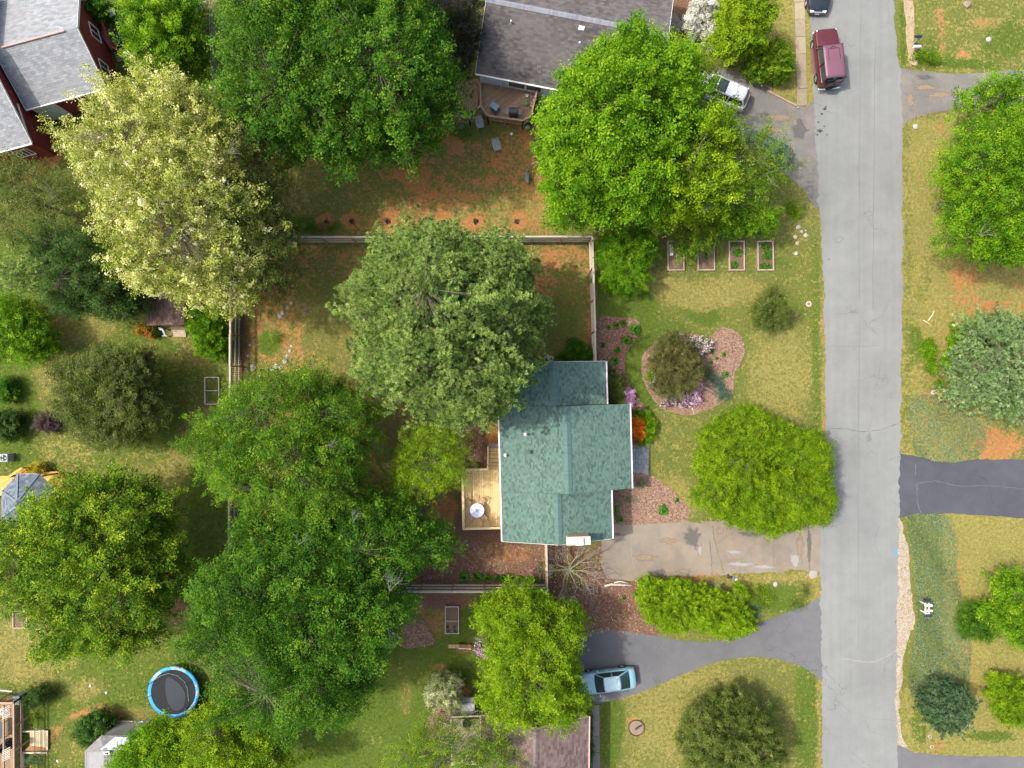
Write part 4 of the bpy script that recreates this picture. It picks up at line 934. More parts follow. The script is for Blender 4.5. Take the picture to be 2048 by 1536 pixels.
# ------------------------------------------------------------------ timber decks
def boards(T, poly, ang, w, z, mat, gap=0.012, th=0.035, name='board', seed=1):
    """one object per board, clipped to a convex outline"""
    nx, ny = -math.sin(ang), math.cos(ang); poly = ccw(poly)
    ds = [nx * x + ny * y for x, y in poly]; d = min(ds); r = random.Random(seed); n = 0
    while d < max(ds):
        strip = clip(clip(poly, -nx, -ny, -(d + gap / 2)), nx, ny, d + w - gap / 2)
        if len(strip) > 2 and abs(area(strip)) > 0.01:
            mb = MB(); mb.cur = r.random(); mb.prism(strip, z - th, z + r.uniform(-0.002, 0.003)); mb.build(name, mat, T); n += 1
        d += w
    return n
def railing(T, pts, z0, h, m_post, m_rail, every=0.13, post_every=1.8, cap=0.14, bal=0.035, post=0.09):
    for a, b in zip(pts[:-1], pts[1:]):
        a3, b3 = Vector((*a, z0)), Vector((*b, z0)); L = (b3 - a3).length
        up = Vector((0, 0, 1))
        mb = MB(); mb.beam(a3 + up * h, b3 + up * h, cap, 0.035); mb.build('handrail', m_rail, T)
        mb = MB(); mb.beam(a3 + up * (h - 0.08), b3 + up * (h - 0.08), 0.04, 0.08); mb.beam(a3 + up * 0.08, b3 + up * 0.08, 0.04, 0.08); mb.build('rail', m_rail, T)
        mb = MB(); n = max(1, int(L / every))
        for i in range(1, n):
            p = a3.lerp(b3, i / n); mb.beam(p + up * 0.05, p + up * (h - 0.04), bal, bal)
        o = mb.build('balusters', m_rail, T); o['kind'] = 'stuff'
        n = max(1, round(L / post_every))
        for i in range(n + 1):
            p = a3.lerp(b3, i / n); mb = MB(); mb.beam(p - up * z0, p + up * (h - 0.02), post, post); mb.build('post', m_post, T)
M_newwood = simple('fresh_pine_boards', (0.66, 0.47, 0.22), 0.7, 0.16, 2, stretch=(8, 0.6, 1)); M_newrail = simple('fresh_pine_rail', (0.74, 0.57, 0.30), 0.7, 0.12)
zd = 0.9
T = thing('timber_deck', 'new yellow pine deck with railing and stairs left of the green roofed house', 'deck', (*G(962, 1000, 0), 0))
dk = GP([(923, 939), (1003, 937), (1006, 1058), (925, 1060)], zd)
boards(T, dk, math.radians(90), 0.14, zd, M_newwood, seed=4)
mb = MB(); cxx = sum(p[0] for p in dk) / 4; cyy = sum(p[1] for p in dk) / 4
for a, b in zip(dk, dk[1:] + dk[:1]): mb.beam((*a, zd - 0.16), (*b, zd - 0.16), 0.05, 0.24)
mb.build('rim_joist', M_newrail, T)
railing(T, [G(976, 939, zd + 1), G(925, 940, zd + 1)], zd, 0.95, M_newrail, M_newrail, cap=0.13)
railing(T, [G(925, 940, zd + 1), G(927, 1058, zd + 1)], zd, 0.95, M_newrail, M_newrail, cap=0.17)
railing(T, [G(927, 1058, zd + 1), G(1000, 1056, zd + 1)], zd, 0.95, M_newrail, M_newrail, cap=0.15)
for i in range(6):
    x0, x1 = G(977, 0, 0)[0], G(1003, 0, 0)[0]; y = G(0, 937, 0)[1] + 0.16 + i * 0.27; zz = zd - (i + 1) * 0.14
    for k in range(2):
        mb = MB(); mb.box((x0 + x1) / 2, y + (k - 0.5) * 0.132, zz, x1 - x0, 0.122, 0.035); mb.build('tread', M_newwood, T)
for px in (976, ):
    x = G(px, 0, 1)[0]; ya, yb = G(0, 937, 1)[1], G(0, 895, 1)[1]
    mb = MB(); mb.beam((x, ya, zd - 0.1), (x, yb, 0.08), 0.05, 0.25); mb.build('stringer', M_newrail, T)
    mb = MB(); mb.beam((x, ya, zd + 0.92), (x, yb, 0.98), 0.11, 0.04); mb.build('handrail', M_newrail, T)
    for t in (0, 1): mb = MB(); mb.box(x, ya + (yb - ya) * t, (zd + 0.9) / 2 if t == 0 else 0.49, 0.09, 0.09, zd + 0.9 if t == 0 else 0.98); mb.build('post', M_newrail, T)
mb = MB(); x0, x1 = G(976, 0, 0.2)[0], G(1001, 0, 0.2)[0]; y = G(0, 892, 0)[1]
mb.box((x0 + x1) / 2, y, 0.05, x1 - x0, 0.35, 0.1); w = mb.build('landing_block', simple('grey_concrete', (0.33, 0.30, 0.26)), T)

def patio_table(name, label, loc, r, h, mat, group=None, sq=False):
    T = thing(name, label, 'table', loc, 0, group)
    mb = MB(); mb.lathe([(r - 0.02, -0.02), (r, -0.012), (r, 0.0), (r - 0.012, 0.012), (0.01, 0.014)], (0, 0, h), 36); mb.build('tabletop', mat, T, local=True)
    for k in range(4):
        a = math.pi / 4 + k * math.pi / 2
        mb = MB(); mb.tube([(math.cos(a) * r * 0.75, math.sin(a) * r * 0.75, 0), (math.cos(a) * r * 0.6, math.sin(a) * r * 0.6, h - 0.02)], 0.018, 6); mb.build('leg', simple('black_metal', (0.03, 0.03, 0.03), 0.5), T, local=True)
    return T
tp = G(954, 1021, zd + 0.73)
T = patio_table('patio_table', 'round lavender white patio table on the yellow pine deck', (*tp, zd + 0.003), 0.56, 0.72, simple('lavender_tabletop', (0.60, 0.62, 0.78), 0.35, 0.06))
t_ = thing('candle_tray', 'small dark square tray in the middle of the round patio table', 'tray', (*tp, zd + 0.74))
for dx, dy, sx, sy in ((-0.08, 0, 0.02, 0.18), (0.08, 0, 0.02, 0.18), (0, 0.08, 0.14, 0.02), (0, -0.08, 0.14, 0.02)):
    mb = MB(); mb.box(dx, dy, 0.02, sx, sy, 0.035); mb.build('rim', simple('black_metal', (0.03, 0.03, 0.03)), t_, local=True)
mb = MB(); mb.lathe([(0.03, 0), (0.03, 0.06)], (0.0, 0, 0), 10); mb.build('candle', simple('grey_candle', (0.3, 0.3, 0.35)), t_, local=True)
def slat_chair(label, loc, rz, mat, fm):
    T = thing('patio_chair', label, 'chair', loc, rz, 'folding chairs round the deck table')
    for i in range(6): mb = MB(); mb.box(-0.2 + i * 0.08, 0, 0.44, 0.055, 0.44, 0.018); mb.build('seat_slat', mat, T, local=True)
    for i in range(5): mb = MB(); mb.beam((-0.27 - i * 0.018, -0.21, 0.55 + i * 0.075), (-0.27 - i * 0.018, 0.21, 0.55 + i * 0.075), 0.015, 0.05); mb.build('back_slat', mat, T, local=True)
    for s in (-1, 1):
        mb = MB(); mb.tube([(0.24, s * 0.235, 0), (-0.2, s * 0.235, 0.44), (-0.36, s * 0.235, 0.95)], 0.014, 6); mb.build('frame', fm, T, local=True)
        mb = MB(); mb.tube([(-0.26, s * 0.25, 0), (0.22, s * 0.25, 0.45)], 0.014, 6); mb.build('leg', fm, T, local=True)
        mb = MB(); mb.box(0.0, s * 0.25, 0.62, 0.42, 0.045, 0.02); mb.build('armrest', mat, T, local=True)
fm = simple('bronze_metal', (0.10, 0.06, 0.04), 0.5); cw = simple('teak_slats', (0.50, 0.32, 0.16))
for px, py, lab in ((935, 1006, 'slatted chair northwest of the round deck table, nearest the left railing'), (962, 1002, 'slatted chair north of the round deck table'), (942, 1036, 'slatted chair southwest of the round deck table'), (967, 1036, 'slatted chair southeast of the round deck table')):
    q = G(px, py, zd + 0.45); a = math.atan2(tp[1] - q[1], tp[0] - q[0]); slat_chair(lab, (*q, zd + 0.003), a, cw, fm)

# brown deck of the grey house
M_old = simple('brown_deck_boards', (0.30, 0.20, 0.13), 0.8, 0.32, 1.5, stretch=(3, 3, 1)); M_oldr = simple('grey_brown_rail', (0.36, 0.25, 0.17), 0.8, 0.2)
zb = 0.85
T = thing('timber_deck', 'weathered brown angular deck with railing behind the taupe roofed house', 'deck', (*G(990, 205, 0), 0))
boards(T, GP([(962, 158), (1076, 180), (1066, 216), (1060, 236), (1044, 243), (976, 233), (958, 212)], zb), math.radians(36), 0.15, zb, M_old, seed=7)
boards(T, GP([(905, 160), (960, 158), (956, 214), (946, 222), (893, 214)], zb - 0.15), math.radians(-48), 0.15, zb - 0.15, M_old, seed=8)
boards(T, GP([(893, 216), (944, 224), (936, 232), (872, 228), (880, 218)], zb - 0.35), math.radians(-9), 0.15, zb - 0.35, M_old, seed=9)
railing(T, GP([(962, 212), (975, 231), (1046, 241), (1062, 231), (1074, 181)], zb + 0.9), zb, 0.9, M_oldr, M_oldr, cap=0.13, every=0.16)
railing(T, GP([(962, 210), (938, 234), (870, 226)], zb + 0.9), zb - 0.35, 1.25, M_oldr, M_oldr, cap=0.12, every=0.16)
railing(T, GP([(886, 214), (896, 224), (942, 230)], zb + 0.5), zb - 0.35, 0.85, M_oldr, simple('pale_old_rail', (0.46, 0.38, 0.30)), cap=0.10, every=0.28)
railing(T, GP([(962, 210), (960, 166)], zb + 0.9), zb, 0.9, M_oldr, M_oldr, cap=0.12, every=0.16)
# box joist skirts
mb = MB(); pp = GP([(958, 212), (976, 233), (1044, 243), (1060, 236), (1076, 180)], zb)
for a, b in zip(pp[:-1], pp[1:]): mb.beam((*a, zb - 0.16), (*b, zb - 0.16), 0.05, 0.22)
mb.build('rim_joist', M_oldr, T)

# bottom deck: cream boards, white railings
zc = 1.2; M_cream = simple('cream_deck_boards', (0.52, 0.43, 0.26), 0.8, 0.2, 2); M_crail = simple('cream_rail', (0.62, 0.56, 0.44), 0.7, 0.12)
T = thing('timber_deck', 'cream coloured deck with white railings between the small cream tree and the rose brown roof', 'deck', (*G(930, 1470, 0), 0))
boards(T, GP([(902, 1438), (984, 1438), (984, 1530), (902, 1530)], zc), 0, 0.15, zc, M_cream, seed=10)
railing(T, GP([(902, 1455), (902, 1434), (984, 1431)], zc + 0.9), zc, 0.9, M_crail, M_crail, cap=0.12, every=0.14)
railing(T, GP([(876, 1444), (902, 1455)], zc + 0.6), zc - 0.5, 0.9, M_crail, M_crail, cap=0.10, every=0.14)
railing(T, GP([(880, 1482), (903, 1490), (904, 1530)], zc + 0.6), zc - 0.3, 0.9, M_crail, M_crail, cap=0.10, every=0.14)
for i in range(6):
    a = G(880 + i * 4, 1470, zc - 0.8 + i * 0.16); mb = MB(); mb.box(a[0], a[1] + 0.15, zc - 0.95 + i * 0.16, 0.26, 1.1, 0.04); mb.build('tread', M_cream, T)
# bottom left deck
T = thing('timber_deck', 'cluttered brown deck with lattice and pergola slats in the bottom left corner', 'deck', (*G(10, 1480, 0), 0))
M_dk2 = simple('tan_boards', (0.25, 0.17, 0.10), 0.8, 0.25, 2); M_dk3 = simple('dark_boards', (0.18, 0.12, 0.09), 0.8, 0.25)
boards(T, GP([(-60, 1407), (28, 1407), (28, 1600), (-60, 1600)], 0.9), math.radians(90), 0.15, 0.9, M_dk2, seed=12)
railing(T, GP([(-50, 1406), (27, 1406), (28, 1600)], 1.8), 0.9, 0.9, M_oldr, M_oldr, cap=0.13, every=0.15)
for i in range(14):
    a = G(8, 1418 + i * 3.4 + (60 if i > 6 else 0), 2.6); mb = MB(); mb.beam((a[0] - 0.1, a[1], 2.6), (a[0] + 0.5, a[1] + 0.3, 2.6), 0.04, 0.09); mb.build('pergola_slat', simple('pale_slat', (0.55, 0.47, 0.38)), T)
mb = MB(); a, b = G(8, 1410, 2.5), G(9, 1600, 2.5); mb.beam((*a, 2.52), (*b, 2.52), 0.09, 0.14); mb.build('pergola_beam', M_oldr, T)
T = thing('timber_platform', 'small pale board platform beside the timber edging at the bottom left', 'platform', (*G(53, 1477, 0), 0))
boards(T, GP([(60, 1461), (96, 1461), (96, 1500), (60, 1500)], 0.2), math.radians(90), 0.15, 0.2, simple('pale_plank', (0.58, 0.46, 0.27), 0.8, 0.18, 2), seed=13)
mb = MB(); mb.prism(ccw(GP([(60, 1491), (90, 1495), (96, 1501), (48, 1501)], 0.2)), 0.0, 0.21); mb.build('soil_corner', simple('rusty_soil', (0.30, 0.14, 0.06)), T)
for a, b, l in (((46, 1385), (46, 1462), 'upright pale timber edging left of the dark green shrub'), ((48, 1461), (92, 1459), 'timber edging along the top of the board platform'), ((46, 1503), (97, 1503), 'timber edging along the foot of the board platform'),
                ((48, 1505), (47, 1600), 'timber edging running off the bottom edge left of the garden building'), ((0, 1378), (28, 1381), 'pale timber edging on the left edge above the brown deck'), ((47, 1385), (88, 1388), 'timber edging along the top of the shrub bed at bottom left')):
    a, b = G(*a), G(*b); T = thing('garden_edging', l, 'edging', (*a, 0)); mb = MB(); mb.beam((*a, 0.1), (*b, 0.1), 0.11, 0.2); mb.build('timber', simple('bleached_timber', (0.58, 0.50, 0.38)), T, bevel=0.01)
T = thing('garden_steps', 'wide wooden steps above the grey outbuilding', 'steps', (*G(252, 1458, 0), 0))
for i in range(4):
    a, b = G(231 - i * 1, 1446 + i * 8, 0.3 + 0.2 * i), G(272 - i * 6, 1446 + i * 8, 0.3 + 0.2 * i); mb = MB(); mb.box((a[0] + b[0]) / 2, a[1], 0.25 + 0.2 * i, b[0] - a[0], 0.29, 0.06, -0.03); mb.build('tread', simple('pale_plank', (0.58, 0.46, 0.27)), T, bevel=0.008)
T = thing('storage_bin', 'white rounded storage bin on the wooden steps by the outbuilding', 'bin', (*G(261, 1466, 0), 0))
mb = MB(); a = G(261, 1466, 1.3); mb.box(a[0], a[1], 0.7, 0.5, 0.5, 1.2); mb.build('body', simple('white_plastic', (0.75, 0.75, 0.74), 0.5, 0.06), T, bevel=0.06)
mb = MB(); mb.box(a[0], a[1], 1.33, 0.54, 0.54, 0.07); mb.build('lid', simple('white_plastic', (0.75, 0.75, 0.74)), T, bevel=0.03)
T = thing('white_board', 'white board lying at the top right of the wooden steps', 'board', (*G(280, 1447, 0), 0)); mb = MB(); a = G(280, 1447, 0.3); mb.box(a[0], a[1], 0.3, 0.55, 0.3, 0.04, 0.1); mb.build('panel', simple('white_plastic', (0.75, 0.75, 0.74)), T, bevel=0.01)
# deck rails by the gazebo and at the red house
T = thing('deck_railing', 'honey coloured angled deck railing beside the slate blue gazebo roof', 'railing', (*G(20, 945, 0), 0))
M_hon = simple('honey_wood', (0.62, 0.36, 0.08))
boards(T, GP([(-30, 955), (18, 955), (45, 936), (70, 944), (60, 975), (-30, 1000)], 0.5), 0.3, 0.15, 0.5, M_hon, seed=14)
railing(T, GP([(-40, 954), (17, 954), (44, 936)], 1.5), 0.5, 1.0, M_hon, M_hon, cap=0.16, every=0.15)
T = thing('timber_deck', 'small red painted deck and railing beside the windows of the red house', 'deck', (*G(225, 80, 0), 0))
boards(T, GP([(203, 40), (222, 48), (236, 92), (222, 100), (204, 72)], 0.8), 1.1, 0.15, 0.8, simple('dark_boards', (0.18, 0.12, 0.09)), seed=15)
railing(T, GP([(204, 42), (219, 92), (240, 101)], 1.7), 0.8, 0.9, M_red, M_red, cap=0.16, every=0.2)
T = thing('wood_steps', 'short flight of pale open steps beside the black tarp', 'steps', (*G(238, 108, 0), 0))
for i in range(6):
    a = G(227 + i * 1.3 + 8, 99 + i * 4.2, 0.8 - i * 0.13); mb = MB(); mb.box(a[0], a[1], 0.75 - i * 0.13, 0.62, 0.1, 0.04, 0.26); mb.build('tread', simple('pale_plank', (0.58, 0.46, 0.27)), T)
T = thing('wood_steps', 'orange brown back door steps below the red house wall', 'steps', (*G(78, 272, 0), 0))
for i in range(3):
    a = G(79 + i, 264 + i * 9, 0.5 - i * 0.17); mb = MB(); mb.box(a[0], a[1], 0.42 - i * 0.17, 0.95, 0.33, 0.06, 0.26); mb.build('tread', simple('orange_wood', (0.48, 0.26, 0.08)), T)
# ------------------------------------------------------------------ fences
M_picket = simple('grey_pickets', (0.21, 0.205, 0.19), 0.85, 0.3, 1.5); M_top = simple('bleached_fence_top', (0.44, 0.395, 0.32), 0.85, 0.15)
M_post = simple('ochre_posts', (0.42, 0.26, 0.11), 0.85, 0.2); M_rail = simple('grey_tan_rails', (0.50, 0.44, 0.33), 0.85, 0.25)
def fence(label, a, b, side, h, bays=None, hs=None, rail_m=None, post_m=None):
    """board fence from a to b; side=+1 rails on the left of a->b"""
    a, b = Vector((*a, 0)), Vector((*b, 0)); L = (b - a).length; n = bays or max(1, round(L / 2.42)); d = (b - a).normalized(); nn = Vector((-d.y, d.x, 0)) * side
    T = thing('board_fence', label, 'fence', ((a.x + b.x) / 2, (a.y + b.y) / 2, 0)); T['group'] = 'grey board privacy fences round the middle yard'
    H = [h + rnd.uniform(-0.03, 0.03) + (hs[i] if hs else 0) for i in range(n)]
    for i in range(n + 1):
        p = a + d * (L * i / n) + nn * 0.075; hh = max(H[max(0, i - 1)], H[min(n - 1, i)]) - 0.03
        mb = MB(); mb.box(p.x, p.y, hh / 2, 0.09, 0.09, hh, math.atan2(d.y, d.x)); mb.build('post', post_m or M_post, T)
    for i in range(n):
        p, q = a + d * (L * i / n), a + d * (L * (i + 1) / n)
        for z in (0.3, H[i] * 0.53, H[i] - 0.16):
            mb = MB(); mb.beam(p + d * 0.05 + nn * 0.055 + Vector((0, 0, z)), q - d * 0.05 + nn * 0.045 + Vector((0, 0, z)), 0.075, 0.10); mb.build('rail', rail_m or M_rail, T)
        mb = MB(); k = int((q - p).length / 0.142)
        for j in range(k):
            t0, t1 = j / k, (j + 1) / k - 0.03; z1 = H[i] + rnd.uniform(-0.012, 0.012); mb.cur = rnd.random()
            c = p.lerp(q, (t0 + t1) / 2); mb.box(c.x, c.y, z1 / 2, (q - p).length * (t1 - t0), 0.02, z1, math.atan2(d.y, d.x))
        o = mb.build('pickets', M_picket, T); o['kind'] = 'stuff'
        mb = MB(); mb.beam(p + d * 0.01 + nn * 0.01 + Vector((0, 0, H[i] + 0.03)), q - d * 0.01 + nn * 0.01 + Vector((0, 0, H[i] + 0.03)), 0.125, 0.03); mb.build('cap_board', M_top, T)
    return T
NW, NE, SE, SW = G(461, 474, 1.95), G(1185, 473, 1.95), G(1095, 1184, 1.95), G(457, 1184, 1.95)
fence('grey board fence running along the top of the middle yard, above the big pine', NW, NE, -1, 1.95)
fence('grey board fence down the left edge of the middle yard, past the garden shed', NW, SW, 1, 1.95)
fence('grey board fence from the top right yard corner down to the green roofed house', NE, G(1192, 727, 1.95), -1, 1.95, hs=[0, 0.12, 0.12, 0])
fence('grey board fence below the bare mulched yard, behind the row of hostas', SW, SE, 1, 1.95)
fence('short grey board fence from the green house chimney down to the lower corner', G(1093, 1086, 1.95), SE, -1, 1.95, rail_m=simple('orange_rail', (0.50, 0.33, 0.15)))
T = thing('wire_fence', 'thin wire and post fence running down beside the yellow green shrubs near the red house', 'fence', (*G(420, 60, 0), 0))
pts = GP([(417, -30), (419, 40), (421, 100), (425, 160), (430, 210), (438, 260)], 1.2)
for p in pts: mb = MB(); mb.tube([(*p, 0), (*p, 1.25)], 0.035, 6); mb.build('post', simple('grey_post', (0.35, 0.33, 0.30)), T)
for z in (0.3, 0.6, 0.9, 1.2): mb = MB(); mb.tube([(*p, z) for p in pts], 0.009, 4); mb.build('wire', simple('grey_wire', (0.4, 0.4, 0.4), 0.4), T)
# plank fence hint at gazebo
def timber(label, a, b, w=0.14, h=0.12, mat=None, name='timber_edging', cat='timber', g=None):
    a, b = G(*a), G(*b); T = thing(name, label, cat, ((a[0] + b[0]) / 2, (a[1] + b[1]) / 2, 0), 0, g)
    mb = MB(); mb.beam((*a, h / 2), (*b, h / 2), w, h); mb.build('sleeper', mat or simple('weathered_sleeper', (0.27, 0.19, 0.14), 0.9, 0.3, 3), T, bevel=0.01); return T
timber('upper weathered timber edging the lawn beside the driveway of the white car', (1520, 166), (1543, 179))
timber('lower weathered timber edging the lawn, ending at the mossy pavement strip', (1536, 183), (1593, 213))
for l, p in (('small white stake by the round green shrub near the driveway', (1531, 169)), ('small white stake at the foot of the mossy pavement strip', (1594, 215))):
    T = thing('marker_stake', l, 'stake', (*G(*p), 0)); mb = MB(); mb.beam((0, 0, 0), (-0.05, -0.1, 0.35), 0.05, 0.03); mb.build('stake', simple('white_plastic', (0.75, 0.75, 0.74)), T, local=True)

# ------------------------------------------------------------------ raised beds
M_bt = simple('pinkish_bed_boards', (0.38, 0.29, 0.22), 0.85, 0.2); M_soil = simple('bed_soil', (0.15, 0.10, 0.065), 0.95, 0.4, 6)
def raised_bed(label, x0, y0, x1, y1, mat, soil, h=0.25, w=0.1, div=None, skew=0.0, group=None, name='raised_bed'):
    a, b = G(x0, y1, h), G(x1, y0, h); cx, cy = (a[0] + b[0]) / 2, (a[1] + b[1]) / 2; sx, sy = b[0] - a[0], b[1] - a[1]
    T = thing(name, label, 'garden bed', (cx, cy, 0), skew, group)
    for x, y, dx, dy in ((-sx / 2 + w / 2, 0, w, sy), (sx / 2 - w / 2, 0, w, sy), (0, -sy / 2 + w / 2, sx - 2 * w - 0.004, w), (0, sy / 2 - w / 2, sx - 2 * w - 0.004, w)):
        mb = MB(); mb.box(x, y, h / 2, dx, dy, h + rnd.uniform(-0.01, 0.01)); mb.build('side_board', mat, T, local=True, bevel=0.006)
    for q in (div or []):
        mb = MB(); mb.box(0, sy / 2 - sy * q, h / 2, sx - 2 * w - 0.004, w * 0.7, h); mb.build('divider', mat, T, local=True)
    if soil:
        mb = MB(); mb.box(0, 0, h * 0.3, sx - 2 * w, sy - 2 * w, h * 0.6); mb.build('soil', soil, T, local=True)
    return (cx, cy, sx, sy, h, T)
beds4 = []
for x0, x1, l in ((1335, 1369, 'leftmost raised bed, with a white board lying inside'), (1395, 1430, 'second raised bed from the left, one small weed row in bare soil'), (1458, 1490, 'third raised bed from the left, two clumps of green crop'), (1515, 1548, 'rightmost raised bed, filled with green crop')):
    beds4.append(raised_bed(l, x0, 481, x1, 541, M_bt, M_soil, skew=rnd.uniform(-0.02, 0.02), group='raised beds on the front lawn'))
T = thing('white_board', 'narrow white board lying in the leftmost raised bed', 'board', (*G(1343, 500, 0.25), 0.16)); mb = MB(); mb.box(0, 0, 0.015, 0.27, 0.85, 0.03, 0.02); mb.build('panel', simple('off_white_board', (0.68, 0.62, 0.58)), T, local=True)
M_gal = simple('galvanised_frame', (0.42, 0.40, 0.41), 0.5, 0.1)
raised_bed('open rectangular pale frame with one crossbar lying on the grass left of the fence', 409, 754, 438, 809, simple('pale_frame', (0.56, 0.52, 0.50), 0.6, 0.1), None, h=0.2, w=0.06, div=[0.5], name='bed_frame')
b5 = raised_bed('shaded double raised bed with four seedlings below the lower fence', 890, 1213, 918, 1268, M_gal, M_soil, h=0.22, w=0.06, div=[0.53])
raised_bed('square pinkish raised bed at the left edge below the big maple', 25, 1222, 54, 1257, M_bt, M_soil, h=0.2, w=0.07)
raised_bed('raised bed second from the left edge, mostly under the big maple', 67, 1222, 97, 1259, M_bt, M_soil, h=0.2, w=0.07)
raised_bed('long low bed frame peeking out below the big maple crown', 110, 1218, 160, 1262, M_gal, M_soil, h=0.15, w=0.05)
# ------------------------------------------------------------------ flagstone path
T = bpy.data.objects.new('flagstone_path', None); COL.objects.link(T); T['kind'] = 'structure'; T.location = (*G(1280, 918), 0)
fp = GP([(1255, 888), (1300, 887), (1298, 905), (1296, 925), (1297, 940), (1298, 951), (1285, 946), (1255, 944)])
sheet('path_mortar', fp, 0.012, simple('dark_joint', (0.10, 0.09, 0.08)), rag=False).parent = None
seeds = []
rr = random.Random(5)
for i in range(6):
    for j in range(5): seeds.append(G(1253 + j * 10.5 + rr.uniform(-4, 4) + (i % 2) * 4, 889 + i * 11 + rr.uniform(-4, 4)))
sl = simple('slate_flagstone', (0.27, 0.28, 0.29), 0.8, 0.22, 1.2)
for i, s in enumerate(seeds):
    cell = ccw(fp)
    for k, q in enumerate(seeds):
        if k == i: continue
        nx, ny = q[0] - s[0], q[1] - s[1]; l = math.hypot(nx, ny); nx, ny = nx / l, ny / l
        cell = clip(cell, nx, ny, nx * (s[0] + q[0]) / 2 + ny * (s[1] + q[1]) / 2 - 0.013)
        if len(cell) < 3: break
    if len(cell) > 2 and abs(area(cell)) > 0.02: mb = MB(); mb.prism(ccw(cell), 0.0, 0.045 + rnd.uniform(-0.006, 0.006)); mb.build('stone', sl, T)

# ------------------------------------------------------------------ trampoline
T = thing('trampoline', 'round blue padded trampoline with a fallen black net on the lower left lawn', 'trampoline', (*G(347, 1384, 0.85), 0))
R = 2.02
def ring(mb, r0, r1, z0, z1, n=64, wob=0.0):
    vs = []; 
    for k in range(n):
        t = 2 * math.pi * k / n; w = wob * math.sin(7 * t) + wob * math.sin(13 * t + 1)
        vs += [(math.cos(t) * r0, math.sin(t) * r0, z0), (math.cos(t) * (r0 + r1) / 2, math.sin(t) * (r0 + r1) / 2, z1 + 0.03 + w), (math.cos(t) * r1, math.sin(t) * r1, z1), (math.cos(t) * r1, math.sin(t) * r1, z1 - 0.04)]
    for k in range(n):
        a, b = 4 * k, 4 * ((k + 1) % n)
        mb.cur = rnd.random()
        for j in range(3): mb.f.append([len(mb.v) + a + j, len(mb.v) + a + j + 1, len(mb.v) + b + j + 1, len(mb.v) + b + j]); mb.r.append(mb.cur)
    mb.v += vs; mb.cur = None
mb = MB(); ring(mb, R - 0.26, R, 0.86, 0.86, wob=0.006)
tm = NT('blue_pad'); n_ = tm.noise(0.7, 2); n2_ = tm.noise(3, 4)
pm = tm.finish(tm.mix(tm.maprange(tm.math('ADD', tm.math('MULTIPLY', n_, 0.7), tm.math('MULTIPLY', n2_, 0.3)), 0.46, 0.56), (0.02, 0.27, 0.58), (0.25, 0.40, 0.54)), 0.5, 0.4)
mb.build('safety_pad', pm, T, smooth=True, local=True)
mb = MB(); mb.lathe([(0.001, 0.825), (R * 0.5, 0.822), (R - 0.24, 0.84)], (0, 0, 0), 64, cap=False); mb.build('jumping_mat', simple('black_mat', (0.028, 0.030, 0.034), 0.95, 0.1, 2, spec=0.05), T, local=True)
tn = NT('mesh_patch'); 
mb = MB(); pp = [(-0.55, 1.1), (0.1, 0.95), (0.75, 0.3), (0.95, -0.4), (0.75, -1.2), (0.1, -1.5), (-0.4, -0.9), (-0.62, 0)]
mb.prism(ccw(smooth_poly(pp, 4)), 0.842, 0.846); mb.build('net_patch', simple('slate_net', (0.05, 0.056, 0.064), 0.95, 0.08, spec=0.05), T, local=True)
mb = MB(); mb.tube([(math.cos(t) * (R - 0.02), math.sin(t) * (R - 0.02), 0.80) for t in [2 * math.pi * k / 48 for k in range(49)]], 0.025, 6); mb.build('frame', simple('steel', (0.4, 0.4, 0.42), 0.35, 0.1, metal=0.8), T, local=True)
for k in range(6):
    t = math.pi / 6 + k * math.pi / 3; mb = MB(); mb.tube([(math.cos(t) * (R - 0.05), math.sin(t) * (R - 0.05), 0.8), (math.cos(t) * (R - 0.02), math.sin(t) * (R - 0.02), 0.03), (math.cos(t + 0.3) * (R - 0.02), math.sin(t + 0.3) * (R - 0.02), 0.03), (math.cos(t + 0.3) * (R - 0.05), math.sin(t + 0.3) * (R - 0.05), 0.8)], 0.022, 6); mb.build('leg', simple('steel', (0.4, 0.4, 0.42)), T, local=True)
bp = simple('black_foam', (0.02, 0.02, 0.022), 0.8)
for p, q in (((0.78, 0.55, 0.95), (1.62, 1.12, 1.35)), ((-0.25, 1.55, 0.92), (0.02, 1.98, 1.3)), ((-1.4, 1.0, 0.95), (-2.35, 0.35, 1.1)), ((-1.75, -0.25, 0.95), (-2.35, -0.55, 0.9))):
    mb = MB(); mb.tube([p, q], 0.022, 6); mb.build('net_pole', bp, T, local=True)
mb = MB(); mb.tube([(-1.4, 1.02, 0.9), (-0.9, 1.35, 0.93), (-0.35, 1.5, 0.93), (0.3, 1.35, 0.93), (0.9, 0.85, 0.93), (1.15, 0.3, 0.93), (1.22, -0.7, 0.92)], 0.012, 5); mb.build('net_hoop', simple('pale_green_hoop', (0.28, 0.36, 0.33)), T, local=True)
mb = MB(); mb.add([(-2.25, -1.3, 0.02), (-1.75, -1.25, 0.55), (-1.9, -0.2, 0.75), (-2.4, -0.3, 0.25), (-2.45, 0.5, 0.02)], [(0, 1, 2, 3), (0, 3, 4)])
tt = NT('draped_net'); 
tr_ = tt.N.new('ShaderNodeBsdfTransparent'); df = tt.N.new('ShaderNodeBsdfDiffuse'); df.inputs[0].default_value = (0.03, 0.03, 0.03, 1); mx = tt.N.new('ShaderNodeMixShader'); mx.inputs[0].default_value = 0.5
tt.L.new(tr_.outputs[0], mx.inputs[1]); tt.L.new(df.outputs[0], mx.inputs[2]); tt.L.new(mx.outputs[0], tt.out.inputs[0])
mb.build('fallen_net', tt.m, T, local=True)

